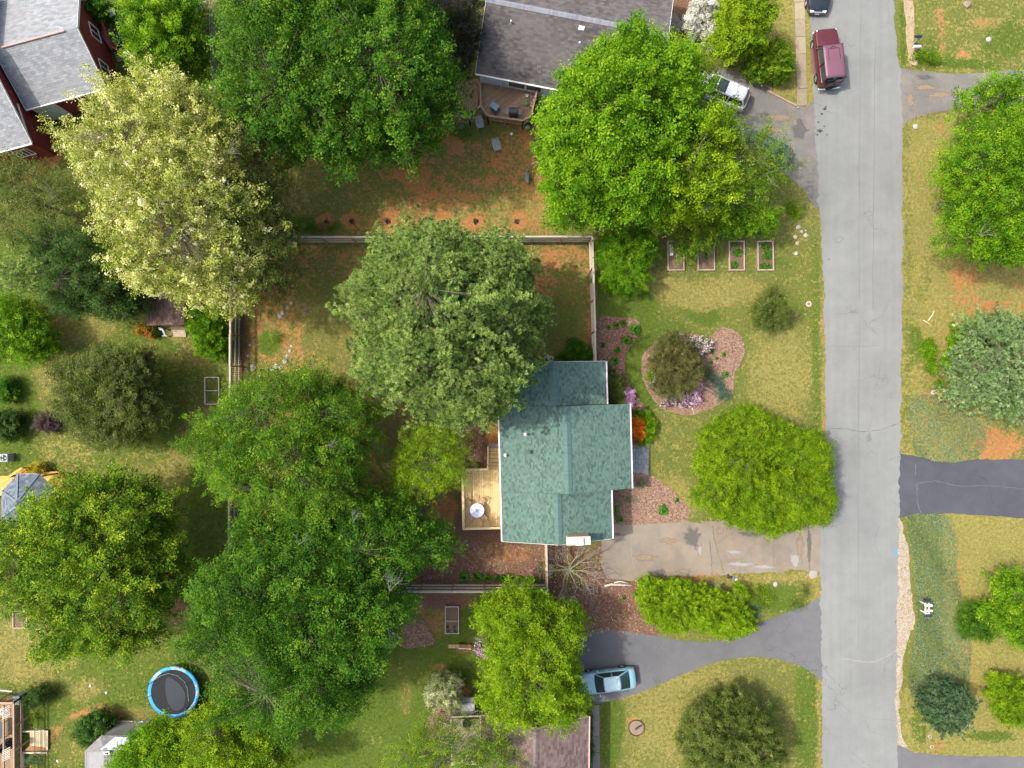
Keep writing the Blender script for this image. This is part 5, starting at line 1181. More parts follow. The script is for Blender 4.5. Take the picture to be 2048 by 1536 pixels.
# ------------------------------------------------------------------ air conditioners, bins, grill, chairs and yard things
def ac_unit(label, px, py, s, col, name='air_conditioner'):
    T = thing(name, label, 'air conditioner', (*G(px, py, 0.8), 0), rnd.uniform(-0.05, 0.1))
    mb = MB(); mb.box(0, 0, 0.4, s, s, 0.78); mb.build('cabinet', col, T, local=True, bevel=0.03)
    mb = MB(); mb.lathe([(0.001, 0.793), (s * 0.42, 0.793)], n=28, cap=False); w = mb.build('fan_well', simple('black_plastic', (0.03, 0.03, 0.03)), T, local=True)
    for k in range(3):
        a = k * 2.1; mb = MB(); mb.add([(math.cos(a) * 0.05, math.sin(a) * 0.05, 0.80), (math.cos(a - 0.35) * s * 0.36, math.sin(a - 0.35) * s * 0.36, 0.805), (math.cos(a + 0.35) * s * 0.36, math.sin(a + 0.35) * s * 0.36, 0.80)], [(0, 1, 2)]); mb.build('fan_blade', simple('grey_blade', (0.45, 0.45, 0.45)), T, local=True)
    for k in range(4):
        mb = MB(); r = s * (0.10 + 0.1 * k); mb.tube([(math.cos(t) * r, math.sin(t) * r, 0.83) for t in [2 * math.pi * j / 24 for j in range(25)]], 0.004, 4, cap=False); mb.build('guard_ring', simple('steel', (0.4, 0.4, 0.42)), T, local=True)
    return T
ac_unit('square grey air conditioner against the top wall of the green roofed house', 1098, 721, 0.7, simple('grey_cabinet', (0.36, 0.35, 0.34), 0.5, 0.08))
ac_unit('cream air conditioner between the brown deck and the large bright maple', 1093, 208, 0.72, simple('cream_cabinet', (0.62, 0.60, 0.52), 0.5, 0.08))
ac_unit('grey and blue machine with round white top on the left edge above the gazebo', 7, 916, 0.62, simple('blue_grey_cabinet', (0.30, 0.36, 0.42), 0.5, 0.08))
T = thing('gas_grill', 'black gas grill with closed lid standing on the brown deck', 'grill', (*G(1027, 221, 1.9), zb + 0.004), -0.05)
bk = simple('black_enamel', (0.035, 0.038, 0.045), 0.35, 0.1, coat=0.3)
mb = MB(); mb.box(0, 0, 0.45, 0.62, 0.42, 0.5); mb.build('cabinet', bk, T, local=True, bevel=0.02)
mb = MB(); n = 8
prof = [(-0.25, 0.86), (-0.24, 1.0), (-0.16, 1.1), (0, 1.13), (0.16, 1.1), (0.24, 1.0), (0.25, 0.86)]
vs = [(x, y, z) for x in (-0.34, 0.34) for y, z in prof]; mb.add(vs, [(i, i + 1, i + 8, i + 7) for i in range(6)] + [tuple(range(7)), tuple(range(13, 6, -1))]); mb.build('lid', bk, T, local=True)
mb = MB(); mb.tube([(-0.26, 0.27, 1.0), (-0.26, 0.33, 1.02), (0.26, 0.33, 1.02), (0.26, 0.27, 1.0)], 0.016, 6); mb.build('handle', simple('steel', (0.4, 0.4, 0.42)), T, local=True)
for s in (-1, 1): mb = MB(); mb.box(s * 0.47, 0, 0.86, 0.24, 0.42, 0.03); mb.build('side_shelf', simple('grey_shelf', (0.16, 0.17, 0.18), 0.4), T, local=True, bevel=0.01)
for x in (-0.25, 0.25):
    for y in (-0.17, 0.17): mb = MB(); mb.box(x, y, 0.1, 0.05, 0.05, 0.2); mb.build('leg', bk, T, local=True)
T = thing('deck_box', 'blue grey covered bin standing tilted on the brown deck left of the grill', 'bin', (*G(989, 213, 1.6), zb + 0.004), -0.62)
mb = MB(); mb.box(0, 0, 0.4, 0.62, 0.42, 0.78); mb.build('body', simple('blue_grey_plastic', (0.13, 0.19, 0.22), 0.5), T, local=True, bevel=0.04)
mb = MB(); mb.box(0, 0, 0.82, 0.68, 0.48, 0.06); mb.build('lid', simple('blue_grey_lid', (0.17, 0.24, 0.28), 0.45), T, local=True, bevel=0.03)
for s in (-1, 1): mb = MB(); mb.lathe([(0.09, -0.03), (0.09, 0.03)], (0.24, 0, 0), 12); o = mb.build('wheel', bk, T, local=True); o.rotation_euler = (math.pi / 2, 0, 0); o.location = (0.02, s * 0.25, 0.1)
def lawn_chair(label, px, py, rz):
    T = thing('lawn_chair', label, 'chair', (*G(px, py, 0.3), 0), rz, 'grey lawn chairs below the brown deck'); fm = simple('aluminium', (0.45, 0.46, 0.47), 0.4); fb = simple('grey_webbing', (0.30, 0.32, 0.31), 0.8, 0.15)
    mb = MB(); mb.box(0, -0.22, 0.28, 0.48, 0.42, 0.025); mb.build('seat', fb, T, local=True)
    mb = MB(); mb.add([(-0.24, 0.02, 0.28), (0.24, 0.02, 0.28), (0.24, 0.40, 0.55), (-0.24, 0.40, 0.55), (-0.24, 0.02, 0.255), (0.24, 0.02, 0.255), (0.24, 0.40, 0.525), (-0.24, 0.40, 0.525)], [(0, 1, 2, 3), (7, 6, 5, 4), (0, 4, 5, 1), (2, 6, 7, 3), (1, 5, 6, 2), (3, 7, 4, 0)]); mb.build('backrest', fb, T, local=True)
    for s in (-1, 1):
        mb = MB(); mb.tube([(s * 0.27, -0.45, 0.02), (s * 0.27, -0.42, 0.28), (s * 0.27, 0.05, 0.28), (s * 0.27, 0.45, 0.60)], 0.014, 6); mb.build('frame', fm, T, local=True)
        mb = MB(); mb.tube([(s * 0.27, -0.35, 0.28), (s * 0.30, -0.3, 0.45), (s * 0.30, 0.15, 0.45)], 0.014, 6); mb.build('armrest', fm, T, local=True)
        mb = MB(); mb.tube([(s * 0.27, 0.05, 0.28), (s * 0.27, 0.25, 0.02)], 0.014, 6); mb.build('leg', fm, T, local=True)
    mb = MB(); mb.tube([(-0.27, 0.45, 0.60), (0.27, 0.45, 0.60)], 0.014, 6); mb.build('frame', fm, T, local=True)
lawn_chair('low grey folding lawn chair right against the foot of the brown deck', 959, 245, 0.25)
lawn_chair('low grey folding lawn chair alone on the red clay patch below the deck', 993, 290, 0.28)
T = thing('sheet_metal', 'grey panel leaning flat on the weeds beside the deck corner', 'scrap metal', (*G(922, 254, 0.1), 0), 0.75); mb = MB(); mb.box(0, 0, 0.06, 0.45, 0.32, 0.03); mb.build('panel', simple('grey_shelf', (0.16, 0.17, 0.18)), T, local=True)
def pot(label, px, py, r, h, col, z=0.0, plant=None, name='plant_pot', pl=12):
    T = thing(name, label, 'plant pot', (*G(px, py, z + h), z))
    mb = MB(); mb.lathe([(r * 0.7, 0), (r, h), (r * 1.08, h), (r * 1.08, h - 0.03), (r * 0.9, h - 0.02), (0.01, h - 0.04)], n=20); mb.build('pot', col, T, local=True, smooth=False)
    return T
bkp = simple('black_pot', (0.025, 0.025, 0.03), 0.5); gp_ = simple('green_pot', (0.06, 0.30, 0.10), 0.5)
pot('black pot with a small plant on the cream deck', 934, 1447, 0.33, 0.55, bkp, zc); pot('green pot on the brown deck near the cluttered railing', 1051, 206, 0.16, 0.25, gp_, zb)
pot('green pot on the ground below the brown deck corner', 1055, 255, 0.17, 0.28, simple('faded_green_pot', (0.12, 0.30, 0.16), 0.5))
pot('black pot in the shade by the purple blossom bush', 963, 1310, 0.2, 0.3, bkp)
pot('green and yellow ball like pot beside the white blossoming tree', 1369, 43, 0.19, 0.34, simple('green_glaze', (0.08, 0.42, 0.20), 0.3))
pot('dark stump like pot right below the green and yellow pot', 1366, 54, 0.16, 0.3, simple('brown_pot', (0.09, 0.06, 0.045)))
for l, px, py, r in (('small black ring planter lying left of the larger one', 1361, 87, 0.17), ('larger black ring planter full of gravel near the taupe roof corner', 1372, 90, 0.27)):
    T = thing('ring_planter', l, 'planter', (*G(px, py, 0.2), 0)); 
    mb = MB(); prof = [(r - 0.045, 0.0), (r, 0.0), (r, 0.2), (r - 0.045, 0.2), (r - 0.045, 0.0)]; mb.lathe(prof, n=24, cap=False); mb.build('rim', bkp, T, local=True)
    mb = MB(); mb.lathe([(0.001, 0.12), (r - 0.05, 0.11)], n=20, cap=False); mb.build('gravel', M_gravel, T, local=True)
# fire ring
T = thing('fire_ring', 'round metal fire ring with ash and a burnt log on the bottom lawn', 'fire ring', (*G(1272, 1455), 0))
mb = MB(); r = 0.64; mb.lathe([(r - 0.03, 0), (r, 0), (r, 0.16), (r - 0.03, 0.16), (r - 0.03, 0.0)], n=36, cap=False); mb.build('rim', simple('rusty_metal', (0.16, 0.10, 0.07), 0.8, 0.3), T, local=True)
mb = MB(); mb.lathe([(0.001, 0.05), (r - 0.04, 0.035)], n=30, cap=False); mb.build('ash_bed', simple('ashy_dirt', (0.20, 0.15, 0.10), 0.9, 0.3, 8), T, local=True)
T2 = thing('burnt_log', 'charred log lying inside the round fire ring', 'log', (*G(1275, 1452), 0.06)); mb = MB(); mb.tube([(-0.22, -0.2, 0.08), (0.05, -0.02, 0.09), (0.32, 0.12, 0.08)], [0.07, 0.08, 0.06], 8); mb.build('log', simple('charcoal', (0.05, 0.05, 0.055), 0.9, 0.4), T2, local=True)
# manhole and drain lids
for l, px, py, r in (('round pinkish concrete access lid in the lawn near the road', 1617, 608, 0.22), ('upper small round drain lid near the bottom right drive', 1859, 1472, 0.15), ('lower small round drain lid near the bottom right drive', 1863, 1493, 0.15)):
    T = thing('access_lid', l, 'lid', (*G(px, py), 0)); mb = MB(); mb.lathe([(r, 0), (r, 0.05), (r * 0.75, 0.055)], n=24); mb.build('rim', simple('pink_concrete', (0.46, 0.34, 0.28)), T, local=True); mb = MB(); mb.lathe([(r * 0.6, 0.05), (r * 0.6, 0.07)], n=16); mb.build('cover', simple('dark_cover', (0.16, 0.14, 0.15)), T, local=True)
# mailboxes
def mailbox(label, p, rz, col, h=1.05, L=0.52, g=None):
    T = thing('mailbox', label, 'mailbox', (*p, h), rz, g); w = 0.09; prof = [(-w, 0), (w, 0), (w, 0.12), (w * 0.7, 0.19), (0, 0.215), (-w * 0.7, 0.19), (-w, 0.12)]
    vs = [(x, y, z) for x in (-L / 2, L / 2) for y, z in prof]; mb = MB(); mb.add(vs, [tuple(range(6, -1, -1)), tuple(range(7, 14))] + [(i, (i + 1) % 7, (i + 1) % 7 + 7, i + 7) for i in range(7)]); mb.build('body', col, T, local=True)
    mb = MB(); mb.box(-L / 2 - 0.008, 0, 0.09, 0.012, 0.16, 0.16); mb.build('door', col, T, local=True)
    mb = MB(); mb.box(0.05, w + 0.01, 0.17, 0.02, 0.008, 0.12); mb.build('flag', simple('red_flag', (0.5, 0.03, 0.03)), T, local=True)
M_wp = simple('white_mailbox', (0.8, 0.79, 0.78), 0.4, 0.05); M_bp = simple('blue_black_mailbox', (0.03, 0.045, 0.07), 0.35, 0.1); M_pole = simple('grey_post_wood', (0.33, 0.30, 0.27))
for l, px, py, m in (('dark blue black mailbox on an angled post beside the dirt track, the upper of two', 1837, 72, M_bp), ('white mailbox on an angled post beside the dirt track, the lower of two', 1834, 93, M_wp)):
    p = G(px, py, 1.15); S = thing('mailbox_post', ('post of the dark mailbox' if m is M_bp else 'post of the white mailbox') + ' beside the dirt track', 'post', (p[0] + 0.32, p[1], 0))
    mb = MB(); mb.box(0, 0, 0.5, 0.1, 0.1, 1.0); mb.build('upright', M_pole, S, local=True); mb = MB(); mb.beam((0.1, 0, 1.0), (-0.55, 0, 1.0), 0.1, 0.08); mb.build('arm', M_pole, S, local=True); mb = MB(); mb.beam((0, 0, 0.6), (-0.32, 0, 0.96), 0.06, 0.06); mb.build('brace', M_pole, S, local=True)
    mailbox(l, (p[0], p[1]), 0.05, m, 1.045)
q = G(1855, 1219, 1.0)
S = thing('mailbox_rack', 'pale wooden rack carrying four mailboxes in the green ground cover', 'mailbox rack', (*q, 0))
M_rk = simple('cream_rack_wood', (0.60, 0.53, 0.42))
for x in (-0.14, 0.13): mb = MB(); mb.box(x, 0, 0.96, 0.09, 1.05, 0.05); mb.build('arm', M_rk, S, local=True)
for y in (-0.35, 0.35): mb = MB(); mb.box(0, y, 0.46, 0.1, 0.1, 0.92); mb.build('upright', M_rk, S, local=True)
for l, dy, m, h in (('dark mailbox at the top end of the wooden mailbox rack', 0.64, M_bp, 0.78), ('upper white mailbox on the wooden mailbox rack', 0.36, M_wp, 0.99), ('lower white mailbox on the wooden mailbox rack', -0.07, M_wp, 0.99), ('dark mailbox at the bottom end of the wooden mailbox rack', -0.47, M_bp, 0.99)):
    mailbox(l, (q[0] + 0.02, q[1] + dy), 0.0, m, h, 0.5)
def blobmesh(mb, c, sx, sy, sz, seed):
    r = random.Random(seed); nn, mm = 10, 6; vs = []
    for j in range(mm + 1):
        for i in range(nn):
            t = 2 * math.pi * i / nn; ph = math.pi / 2 * j / mm; k = 1 + r.uniform(-0.2, 0.2)
            vs.append((c[0] + math.cos(t) * math.cos(ph) * sx * k, c[1] + math.sin(t) * math.cos(ph) * sy * k, max(0.0, math.sin(ph) * sz * k)))
    mb.add(vs, [(j * nn + i, j * nn + (i + 1) % nn, (j + 1) * nn + (i + 1) % nn, (j + 1) * nn + i) for j in range(mm) for i in range(nn)])
# rocks
def rock(label, px, py, r, mat, g=None, flat=0.5):
    T = thing('rock', label, 'rock', (*G(px, py), 0), rnd.uniform(0, 6), g); me = bpy.data.meshes.new('stone'); import bmesh as _b
    bm = _b.new(); _b.ops.create_icosphere(bm, subdivisions=2, radius=r)
    for v in bm.verts: v.co *= 1 + rnd.uniform(-0.16, 0.16); v.co.z = v.co.z * flat + r * flat * 0.5
    bm.to_mesh(me); bm.free(); link('stone', me, mat, T)
M_rk1 = simple('white_quartz', (0.42, 0.38, 0.35), 0.8, 0.25, 5); M_rk2 = simple('tan_rock', (0.45, 0.33, 0.24), 0.85, 0.3, 5)
for i, (px, py, r, l) in enumerate([(1596, 455, .2, 'largest pale rock in the lawn corner near the road, top of its cluster'), (1603, 463, .12, 'small white rock just right of the largest pale one'), (1611, 471, .17, 'white rock nearest the road in the upper lawn cluster'), (1611, 461, .06, 'tiny pebble at the upper right of the lawn rock cluster'), (1590, 474, .16, 'tan rock at the left of the lawn rock cluster'), (1594, 487, .16, 'tan rock below the lawn cluster'), (1592, 507, .17, 'bright white rock right of the raised beds')]):
    rock(l, px, py, r, M_rk1 if i not in (4, 5) else M_rk2, 'rocks at the right of the raised beds')
rock('pale flat stone at the lower end of the driveway corner near the road', 1830, 254, .22, M_rk1); rock('tan stone at the end of the dirt track', 1830, 127, .25, M_rk2); rock('second tan stone at the end of the dirt track', 1822, 126, .18, M_rk2)
rock('round stump like stone in the top right lawn', 1933, 10, .3, simple('grey_brown_stone', (0.28, 0.22, 0.17))); rock('pale stone in the top right lawn below the stump like stone', 1976, 80, .22, M_rk1)
rock('white stone by the edge of the green ground cover above the dark drive', 1866, 785, .2, M_rk1, flat=0.35); rock('grey flat stone at the end of the old concrete drive', 1626, 1149, .32, simple('grey_flat_stone', (0.33, 0.31, 0.29)), flat=0.15)
rock('white stone on the weedy strip between the two drives', 1550, 1168, .2, M_rk1); rock('round grey rock beside the yellow green hedge', 1434, 1172, .25, simple('grey_flat_stone', (0.33, 0.31, 0.29)))
edge = [(507, 735, .28), (520, 752, .1), (545, 738, .2), (553, 733, .22), (562, 735, .2), (571, 722, .22), (575, 712, .15), (580, 702, .14), (583, 692, .12), (561, 632, .2), (566, 626, .15), (575, 616, .13), (583, 606, .14), (500, 690, .12), (497, 712, .1)]
ORD = ['first', 'second', 'third', 'fourth', 'fifth', 'sixth', 'seventh', 'eighth', 'ninth', 'tenth', 'eleventh', 'twelfth', 'thirteenth', 'fourteenth', 'fifteenth']
for i, (px, py, r) in enumerate(edge): rock('loose whitish stone by the left fence, ' + ('left of the main line' if i in (0, 1) else 'small, nearest the fence') if i in (0, 1, 13, 14) and i in (0, 14) else 'whitish stone, ' + ORD[i] + ' along the broken stone line right of the left fence', px, py, r, M_rk1, 'whitish stones lining the path in the fenced yard', 0.4)
# logs and branches on the ground
def log(label, pts, r0, r1, mat, name='fallen_log', cat='log'):
    P_ = [(*G(x, y), z) for x, y, z in pts]; T = thing(name, label, cat, (*P_[0][:2], 0)); mb = MB(); n = len(P_); mb.tube(P_, [r0 + (r1 - r0) * i / (n - 1) for i in range(n)], 8); mb.build('log', mat, T, smooth=True)
M_log = simple('weathered_log', (0.36, 0.31, 0.27), 0.9, 0.3, 4)
log('weathered grey log reaching right out of the flower island', [(1392, 765, .12), (1405, 773, .10), (1420, 780, .09), (1432, 788, .08)], .10, .06, M_log)
log('short curved grey log at the lower edge of the flower island', [(1381, 812, .08), (1385, 818, .08), (1388, 829, .07)], .08, .06, M_log)
log('longer pale driftwood log left of the yellow green hedge', [(1208, 1172, .06), (1222, 1168, .08), (1236, 1169, .08), (1264, 1170, .07)], .09, .07, simple('driftwood', (0.55, 0.48, 0.40), 0.9, 0.25, 4))
log('thinner pale driftwood piece above the long one', [(1228, 1165, .05), (1240, 1162, .08), (1256, 1166, .06)], .06, .05, simple('driftwood', (0.55, 0.48, 0.40)))
M_stk = simple('pale_stick', (0.62, 0.48, 0.30))
log('pale cut branch in the straw grass right of the road, the left one', [(1845, 640, .03), (1856, 646, .05), (1866, 655, .03)], .04, .02, M_stk, 'cut_branch', 'branch'); log('pale cut branch in the straw grass right of the road, the right one', [(1856, 641, .03), (1864, 630, .05), (1869, 620, .03)], .05, .02, M_stk, 'cut_branch', 'branch')
log('short pale stick by the left edge of the large bright maple', [(1064, 328, .03), (1079, 321, .05)], .06, .03, M_stk, 'cut_branch', 'branch'); log('thin stick just below the short one beside the large bright maple', [(1066, 337, .03), (1076, 328, .06)], .02, .02, M_stk, 'cut_branch', 'branch')
log('long thin dead branch on the ground by the yard corner under the bright maple', [(1190, 465, .2), (1225, 458, .4), (1270, 453, .5), (1300, 460, .5), (1325, 470, .4)], .05, .02, M_log, 'cut_branch', 'branch')
# crumpled cloth
T = thing('crumpled_tarp', 'crumpled dark and white cloth heap beside the old concrete driveway', 'tarp', (*G(1464, 1155), 0))
for c, s, m in (((-0.32, 0.12), (0.1, 0.2, 0.12), simple('dark_cloth', (0.04, 0.03, 0.035))), ((-0.1, 0.02), (0.2, 0.1, 0.12), simple('dark_cloth', (0.04, 0.03, 0.035))), ((0.12, -0.06), (0.16, 0.14, 0.16), simple('blue_cloth', (0.12, 0.20, 0.26))), ((0.32, -0.14), (0.13, 0.1, 0.12), simple('white_cloth', (0.8, 0.8, 0.8)))):
    mb = MB(); blobmesh(mb, c, *s, 3); mb.build('fold', m, T, local=True, smooth=True)
T = thing('black_tarp', 'shiny black tarp heap beside the red house', 'tarp', (*G(232, 77, 0.5), 0)); mb = MB(); blobmesh(mb, (0, 0), 0.62, 0.72, 0.8, 9); mb.build('cover', simple('black_tarp', (0.02, 0.025, 0.035), 0.3, 0.3, coat=0.3), T, local=True)
T = thing('small_lantern_post', 'grey metal cap of a post standing in the shrubs behind the red house', 'post', (*G(222, 25, 1.6), 0)); mb = MB(); mb.box(0, 0, 0.75, 0.12, 0.12, 1.5); mb.build('post', M_pole, T, local=True); mb = MB(); mb.box(0, 0, 1.55, 0.5, 0.5, 0.1, 0.5); mb.lathe([(0.2, 1.6), (0.04, 1.75)], n=8); mb.build('cap', simple('grey_cap', (0.5, 0.49, 0.47), 0.5), T, local=True)
T = thing('metal_arch', 'pale blue white curved metal seat near the shed door', 'garden seat', (*G(325, 663, 0.6), 0)); M_arch = simple('pale_blue_metal', (0.5, 0.58, 0.60), 0.4)
for k in range(3): mb = MB(); mb.tube([(-0.3 + k * 0.02, 0.3 - k * 0.07, 0.6), (0.05, 0.22 - k * 0.06, 0.75), (0.2 - k * 0.05, 0.0, 0.75), (0.25 - k * 0.06, -0.3, 0.6)], 0.03, 6); mb.build('rail', M_arch, T, local=True)
mb = MB(); mb.box(0.1, -0.33, 0.4, 0.4, 0.08, 0.04); mb.build('seat', M_arch, T, local=True)
for x, y in ((-0.28, 0.28), (0.25, -0.3), (-0.02, -0.33)): mb = MB(); mb.tube([(x, y, 0), (x, y, 0.6)], 0.02, 6); mb.build('leg', M_arch, T, local=True)
T = thing('trash_cart', 'blue grey wheeled bin beside the timber edging at bottom left', 'bin', (*G(33, 1401, 1.0), 0), 0.03)
mb = MB(); mb.box(0, 0, 0.5, 0.5, 0.62, 1.0); mb.build('body', simple('slate_plastic', (0.10, 0.13, 0.17), 0.4), T, local=True, bevel=0.04); mb = MB(); mb.box(0, 0, 1.03, 0.54, 0.68, 0.05); mb.build('lid', simple('slate_lid', (0.16, 0.19, 0.23), 0.4), T, local=True, bevel=0.02)
T = thing('covered_grill', 'black covered grill on the brown deck in the bottom left corner', 'grill', (*G(2, 1500, 1.9), 0.9), 0.2); mb = MB(); blobmesh(mb, (0, 0), 0.55, 0.4, 1.1, 5); mb.build('cover', simple('black_cover', (0.02, 0.02, 0.022), 0.6), T, local=True)
T = thing('white_chair_heap', 'heap of white and grey things on the brown deck at the left edge', 'clutter', (*G(3, 1425, 1.3), 0.9)); mb = MB(); blobmesh(mb, (0, 0), 0.35, 0.3, 0.4, 6); mb.build('cloth', simple('grey_cloth', (0.45, 0.44, 0.43)), T, local=True)
T = thing('patio_table', 'dark glass patio table on the brown deck at the left edge', 'table', (*G(0, 1460, 1.6), 0.9)); mb = MB(); mb.box(0, 0, 0.7, 0.8, 1.3, 0.03); mb.build('tabletop', glass_mat('dark_glass'), T, local=True, bevel=0.01)
for x in (-0.35, 0.35):
    for y in (-0.6, 0.6): mb = MB(); mb.box(x, y, 0.34, 0.04, 0.04, 0.68); mb.build('leg', bk, T, local=True)
T = thing('storage_box', 'navy storage box at the edge of the brown deck in the lower left corner', 'box', (*G(25, 1435, 0.6), 0)); mb = MB(); mb.box(0, 0, 0.3, 0.45, 0.35, 0.6, 0.2); mb.build('body', simple('navy_plastic', (0.02, 0.035, 0.07), 0.4), T, local=True, bevel=0.03); mb = MB(); mb.box(0, 0, 0.62, 0.48, 0.38, 0.04, 0.2); mb.build('lid', simple('navy_lid', (0.05, 0.08, 0.13), 0.4), T, local=True, bevel=0.01)
T = thing('orange_scoop', 'orange plastic toy digger on the clutter above the brown deck', 'toy', (*G(12, 1402, 0.3), 0)); mo = simple('orange_plastic', (0.7, 0.12, 0.02), 0.4)
mb = MB(); mb.box(0, 0, 0.15, 0.4, 0.14, 0.12, 0.4); mb.build('body', mo, T, local=True, bevel=0.03); mb = MB(); mb.box(0.22, 0.14, 0.22, 0.2, 0.12, 0.14, 0.4); mb.build('bucket', mo, T, local=True, bevel=0.02); mb = MB(); mb.tube([(-0.2, -0.06, 0.2), (-0.35, -0.15, 0.3)], 0.03, 6); mb.build('handle', mo, T, local=True)
T = thing('patio_umbrella_base', 'grey square grill cover with lid beside the small cream tree', 'covered grill', (*G(936, 1415, 1.2), 0)); mg = simple('silver_cover', (0.36, 0.37, 0.38), 0.6, 0.08)
mb = MB(); mb.box(0, -0.05, 0.6, 1.0, 0.8, 1.15); mb.build('cabinet', mg, T, local=True, bevel=0.04); mb = MB(); mb.box(0, -0.08, 1.22, 1.05, 0.72, 0.06); mb.build('lid', simple('pale_silver', (0.5, 0.51, 0.52), 0.5, 0.06), T, local=True, bevel=0.03)
mb = MB(); mb.box(-0.25, 0.52, 1.0, 0.48, 0.35, 0.05); mb.build('side_shelf', simple('grey_shelf2', (0.26, 0.27, 0.28)), T, local=True, bevel=0.02); mb = MB(); mb.box(0.26, 0.52, 1.0, 0.48, 0.35, 0.05); mb.build('side_shelf', simple('grey_shelf2', (0.26, 0.27, 0.28)), T, local=True, bevel=0.02)
T = thing('garden_bench', 'small dark wooden bench with a white front rail below the shaded raised bed', 'bench', (*G(930, 1293, 0.45), 0), -0.05); md = simple('dark_bench', (0.20, 0.11, 0.05))
for i in range(3): mb = MB(); mb.box(0, 0.1 - i * 0.09, 0.43, 0.95, 0.08, 0.03); mb.build('slat', md, T, local=True)
mb = MB(); mb.box(0, -0.18, 0.43, 0.98, 0.05, 0.06); mb.build('front_rail', M_white, T, local=True)
for x in (-0.42, 0.42): mb = MB(); mb.box(x, 0, 0.2, 0.06, 0.3, 0.4); mb.build('leg', md, T, local=True)
T = thing('paver', 'ochre paving blocks in the grass left of the small bench', 'paver', (*G(908, 1292), 0))
for x in (-0.3, 0.0, 0.3): mb = MB(); mb.box(x, 0, 0.04, 0.27, 0.3, 0.08); mb.build('block', simple('ochre_block', (0.42, 0.28, 0.15)), T, local=True, bevel=0.01)
for px, py, l in ((951, 1293, 'white tag by the purple blossom bush'), (1023, 268, 'white scrap on the clay below the brown deck'), (1073, 235, 'pale scrap beside the deck corner'), (1078, 257, 'white scrap between deck corner and bright maple'), (24, 314, 'white ball on the red clay below the red house'), (181, 1371, 'bluish scrap on the lower left lawn'), (213, 1385, 'white scrap on the lower left lawn'), (116, 1522, 'white scrap on the clay left of the outbuilding')):
    T = thing('paper_scrap', l, 'litter', (*G(px, py), 0), rnd.uniform(0, 3)); mb = MB(); blobmesh(mb, (0, 0), 0.12, 0.09, 0.08, px); mb.build('scrap', simple('white_plastic', (0.75, 0.75, 0.74)), T, local=True)
# clutter on the deck ledge
cl = [(1059, 176, (0.5, 0.5, 0.5)), (1064, 180, (0.5, 0.1, 0.06)), (1054, 191, (0.55, 0.65, 0.68)), (1067, 192, (0.45, 0.14, 0.08)), (1069, 200, (0.7, 0.7, 0.68)), (1064, 206, (0.3, 0.25, 0.2)), (1063, 211, (0.45, 0.4, 0.12))]
nm = ['grey', 'dark red', 'pale blue', 'rust red', 'white', 'brown', 'mustard']
for i, (px, py, c) in enumerate(cl):
    T = thing('flower_pot', f'small {nm[i]} pot among the clutter on the right edge of the brown deck', 'pot', (*G(px, py, zb + 0.2), zb)); mb = MB(); mb.lathe([(0.08, 0), (0.12, 0.2), (0.13, 0.2), (0.13, 0.17), (0.01, 0.16)], n=12); mb.build('pot', simple('pot_' + nm[i].replace(' ', '_'), c), T, local=True)

# ------------------------------------------------------------------ dog
T = thing('dog', 'grey and white dog with curled tail standing on the upper yard', 'dog', (*G(1055, 353, 0.4), 0), math.radians(-88))
def skin(T, name, pts, edges, mat, sub=2):
    me = bpy.data.meshes.new(name); me.from_pydata([p[:3] for p in pts], edges, []); o = link(name, me, mat, T)
    m = o.modifiers.new('skin', 'SKIN'); 
    if not me.skin_vertices: 
        pass
    for i, p in enumerate(pts): me.skin_vertices[0].data[i].radius = (p[3], p[3] if len(p) < 5 else p[4])
    me.skin_vertices[0].data[0].use_root = True
    s = o.modifiers.new('sub', 'SUBSURF'); s.levels = sub; s.render_levels = sub
    return o
try:
    td = NT('husky_coat'); n1 = td.noise(6, 3); sg = td.N.new('ShaderNodeSeparateXYZ'); tc = td.N.new('ShaderNodeTexCoord'); td.L.new(tc.outputs['Object'], sg.inputs[0])
    f = td.math('ADD', td.math('MULTIPLY', sg.outputs[2], 1.6), td.math('MULTIPLY', n1, 0.35))
    dm = td.finish(td.ramp(f, [(0.55, (0.62, 0.60, 0.58)), (0.85, (0.30, 0.30, 0.31)), (1.05, (0.14, 0.14, 0.15))]), 0.9, 0.1)
    # x forward (head), z up
    P_ = [(0, 0, .45, .15), (.22, 0, .44, .165), (.36, 0, .50, .12), (.46, 0, .60, .09), (.54, 0, .64, .085), (.68, 0, .60, .045),
          (-.22, 0, .47, .14), (-.34, 0, .50, .09), (-.42, 0, .60, .045), (-.38, 0, .72, .055), (-.27, 0, .74, .05), (-.22, 0, .66, .035),
          (.26, .09, .34, .065), (.24, .10, .18, .04), (.26, .10, .03, .035), (.26, -.09, .34, .065), (.24, -.10, .18, .04), (.26, -.10, .03, .035),
          (-.24, .09, .36, .08), (-.16, .10, .26, .06), (-.28, .10, .16, .035), (-.26, .10, .03, .035), (-.24, -.09, .36, .08), (-.16, -.10, .26, .06), (-.28, -.10, .16, .035), (-.26, -.10, .03, .035)]
    E_ = [(0, 1), (1, 2), (2, 3), (3, 4), (4, 5), (0, 6), (6, 7), (7, 8), (8, 9), (9, 10), (10, 11), (1, 12), (12, 13), (13, 14), (1, 15), (15, 16), (16, 17), (6, 18), (18, 19), (19, 20), (20, 21), (6, 22), (22, 23), (23, 24), (24, 25)]
    skin(T, 'body', P_, E_, dm)
    T.scale = (1.15, 1.15, 1.15)
    for s in (-1, 1): mb = MB(); mb.add([(.50, s * .03, .70), (.50, s * .08, .68), (.47, s * .06, .80), (.54, s * .055, .69)], [(0, 1, 2), (1, 3, 2), (3, 0, 2)]); mb.build('ear', dm, T, local=True)
except Exception as ex: print('dog', ex)

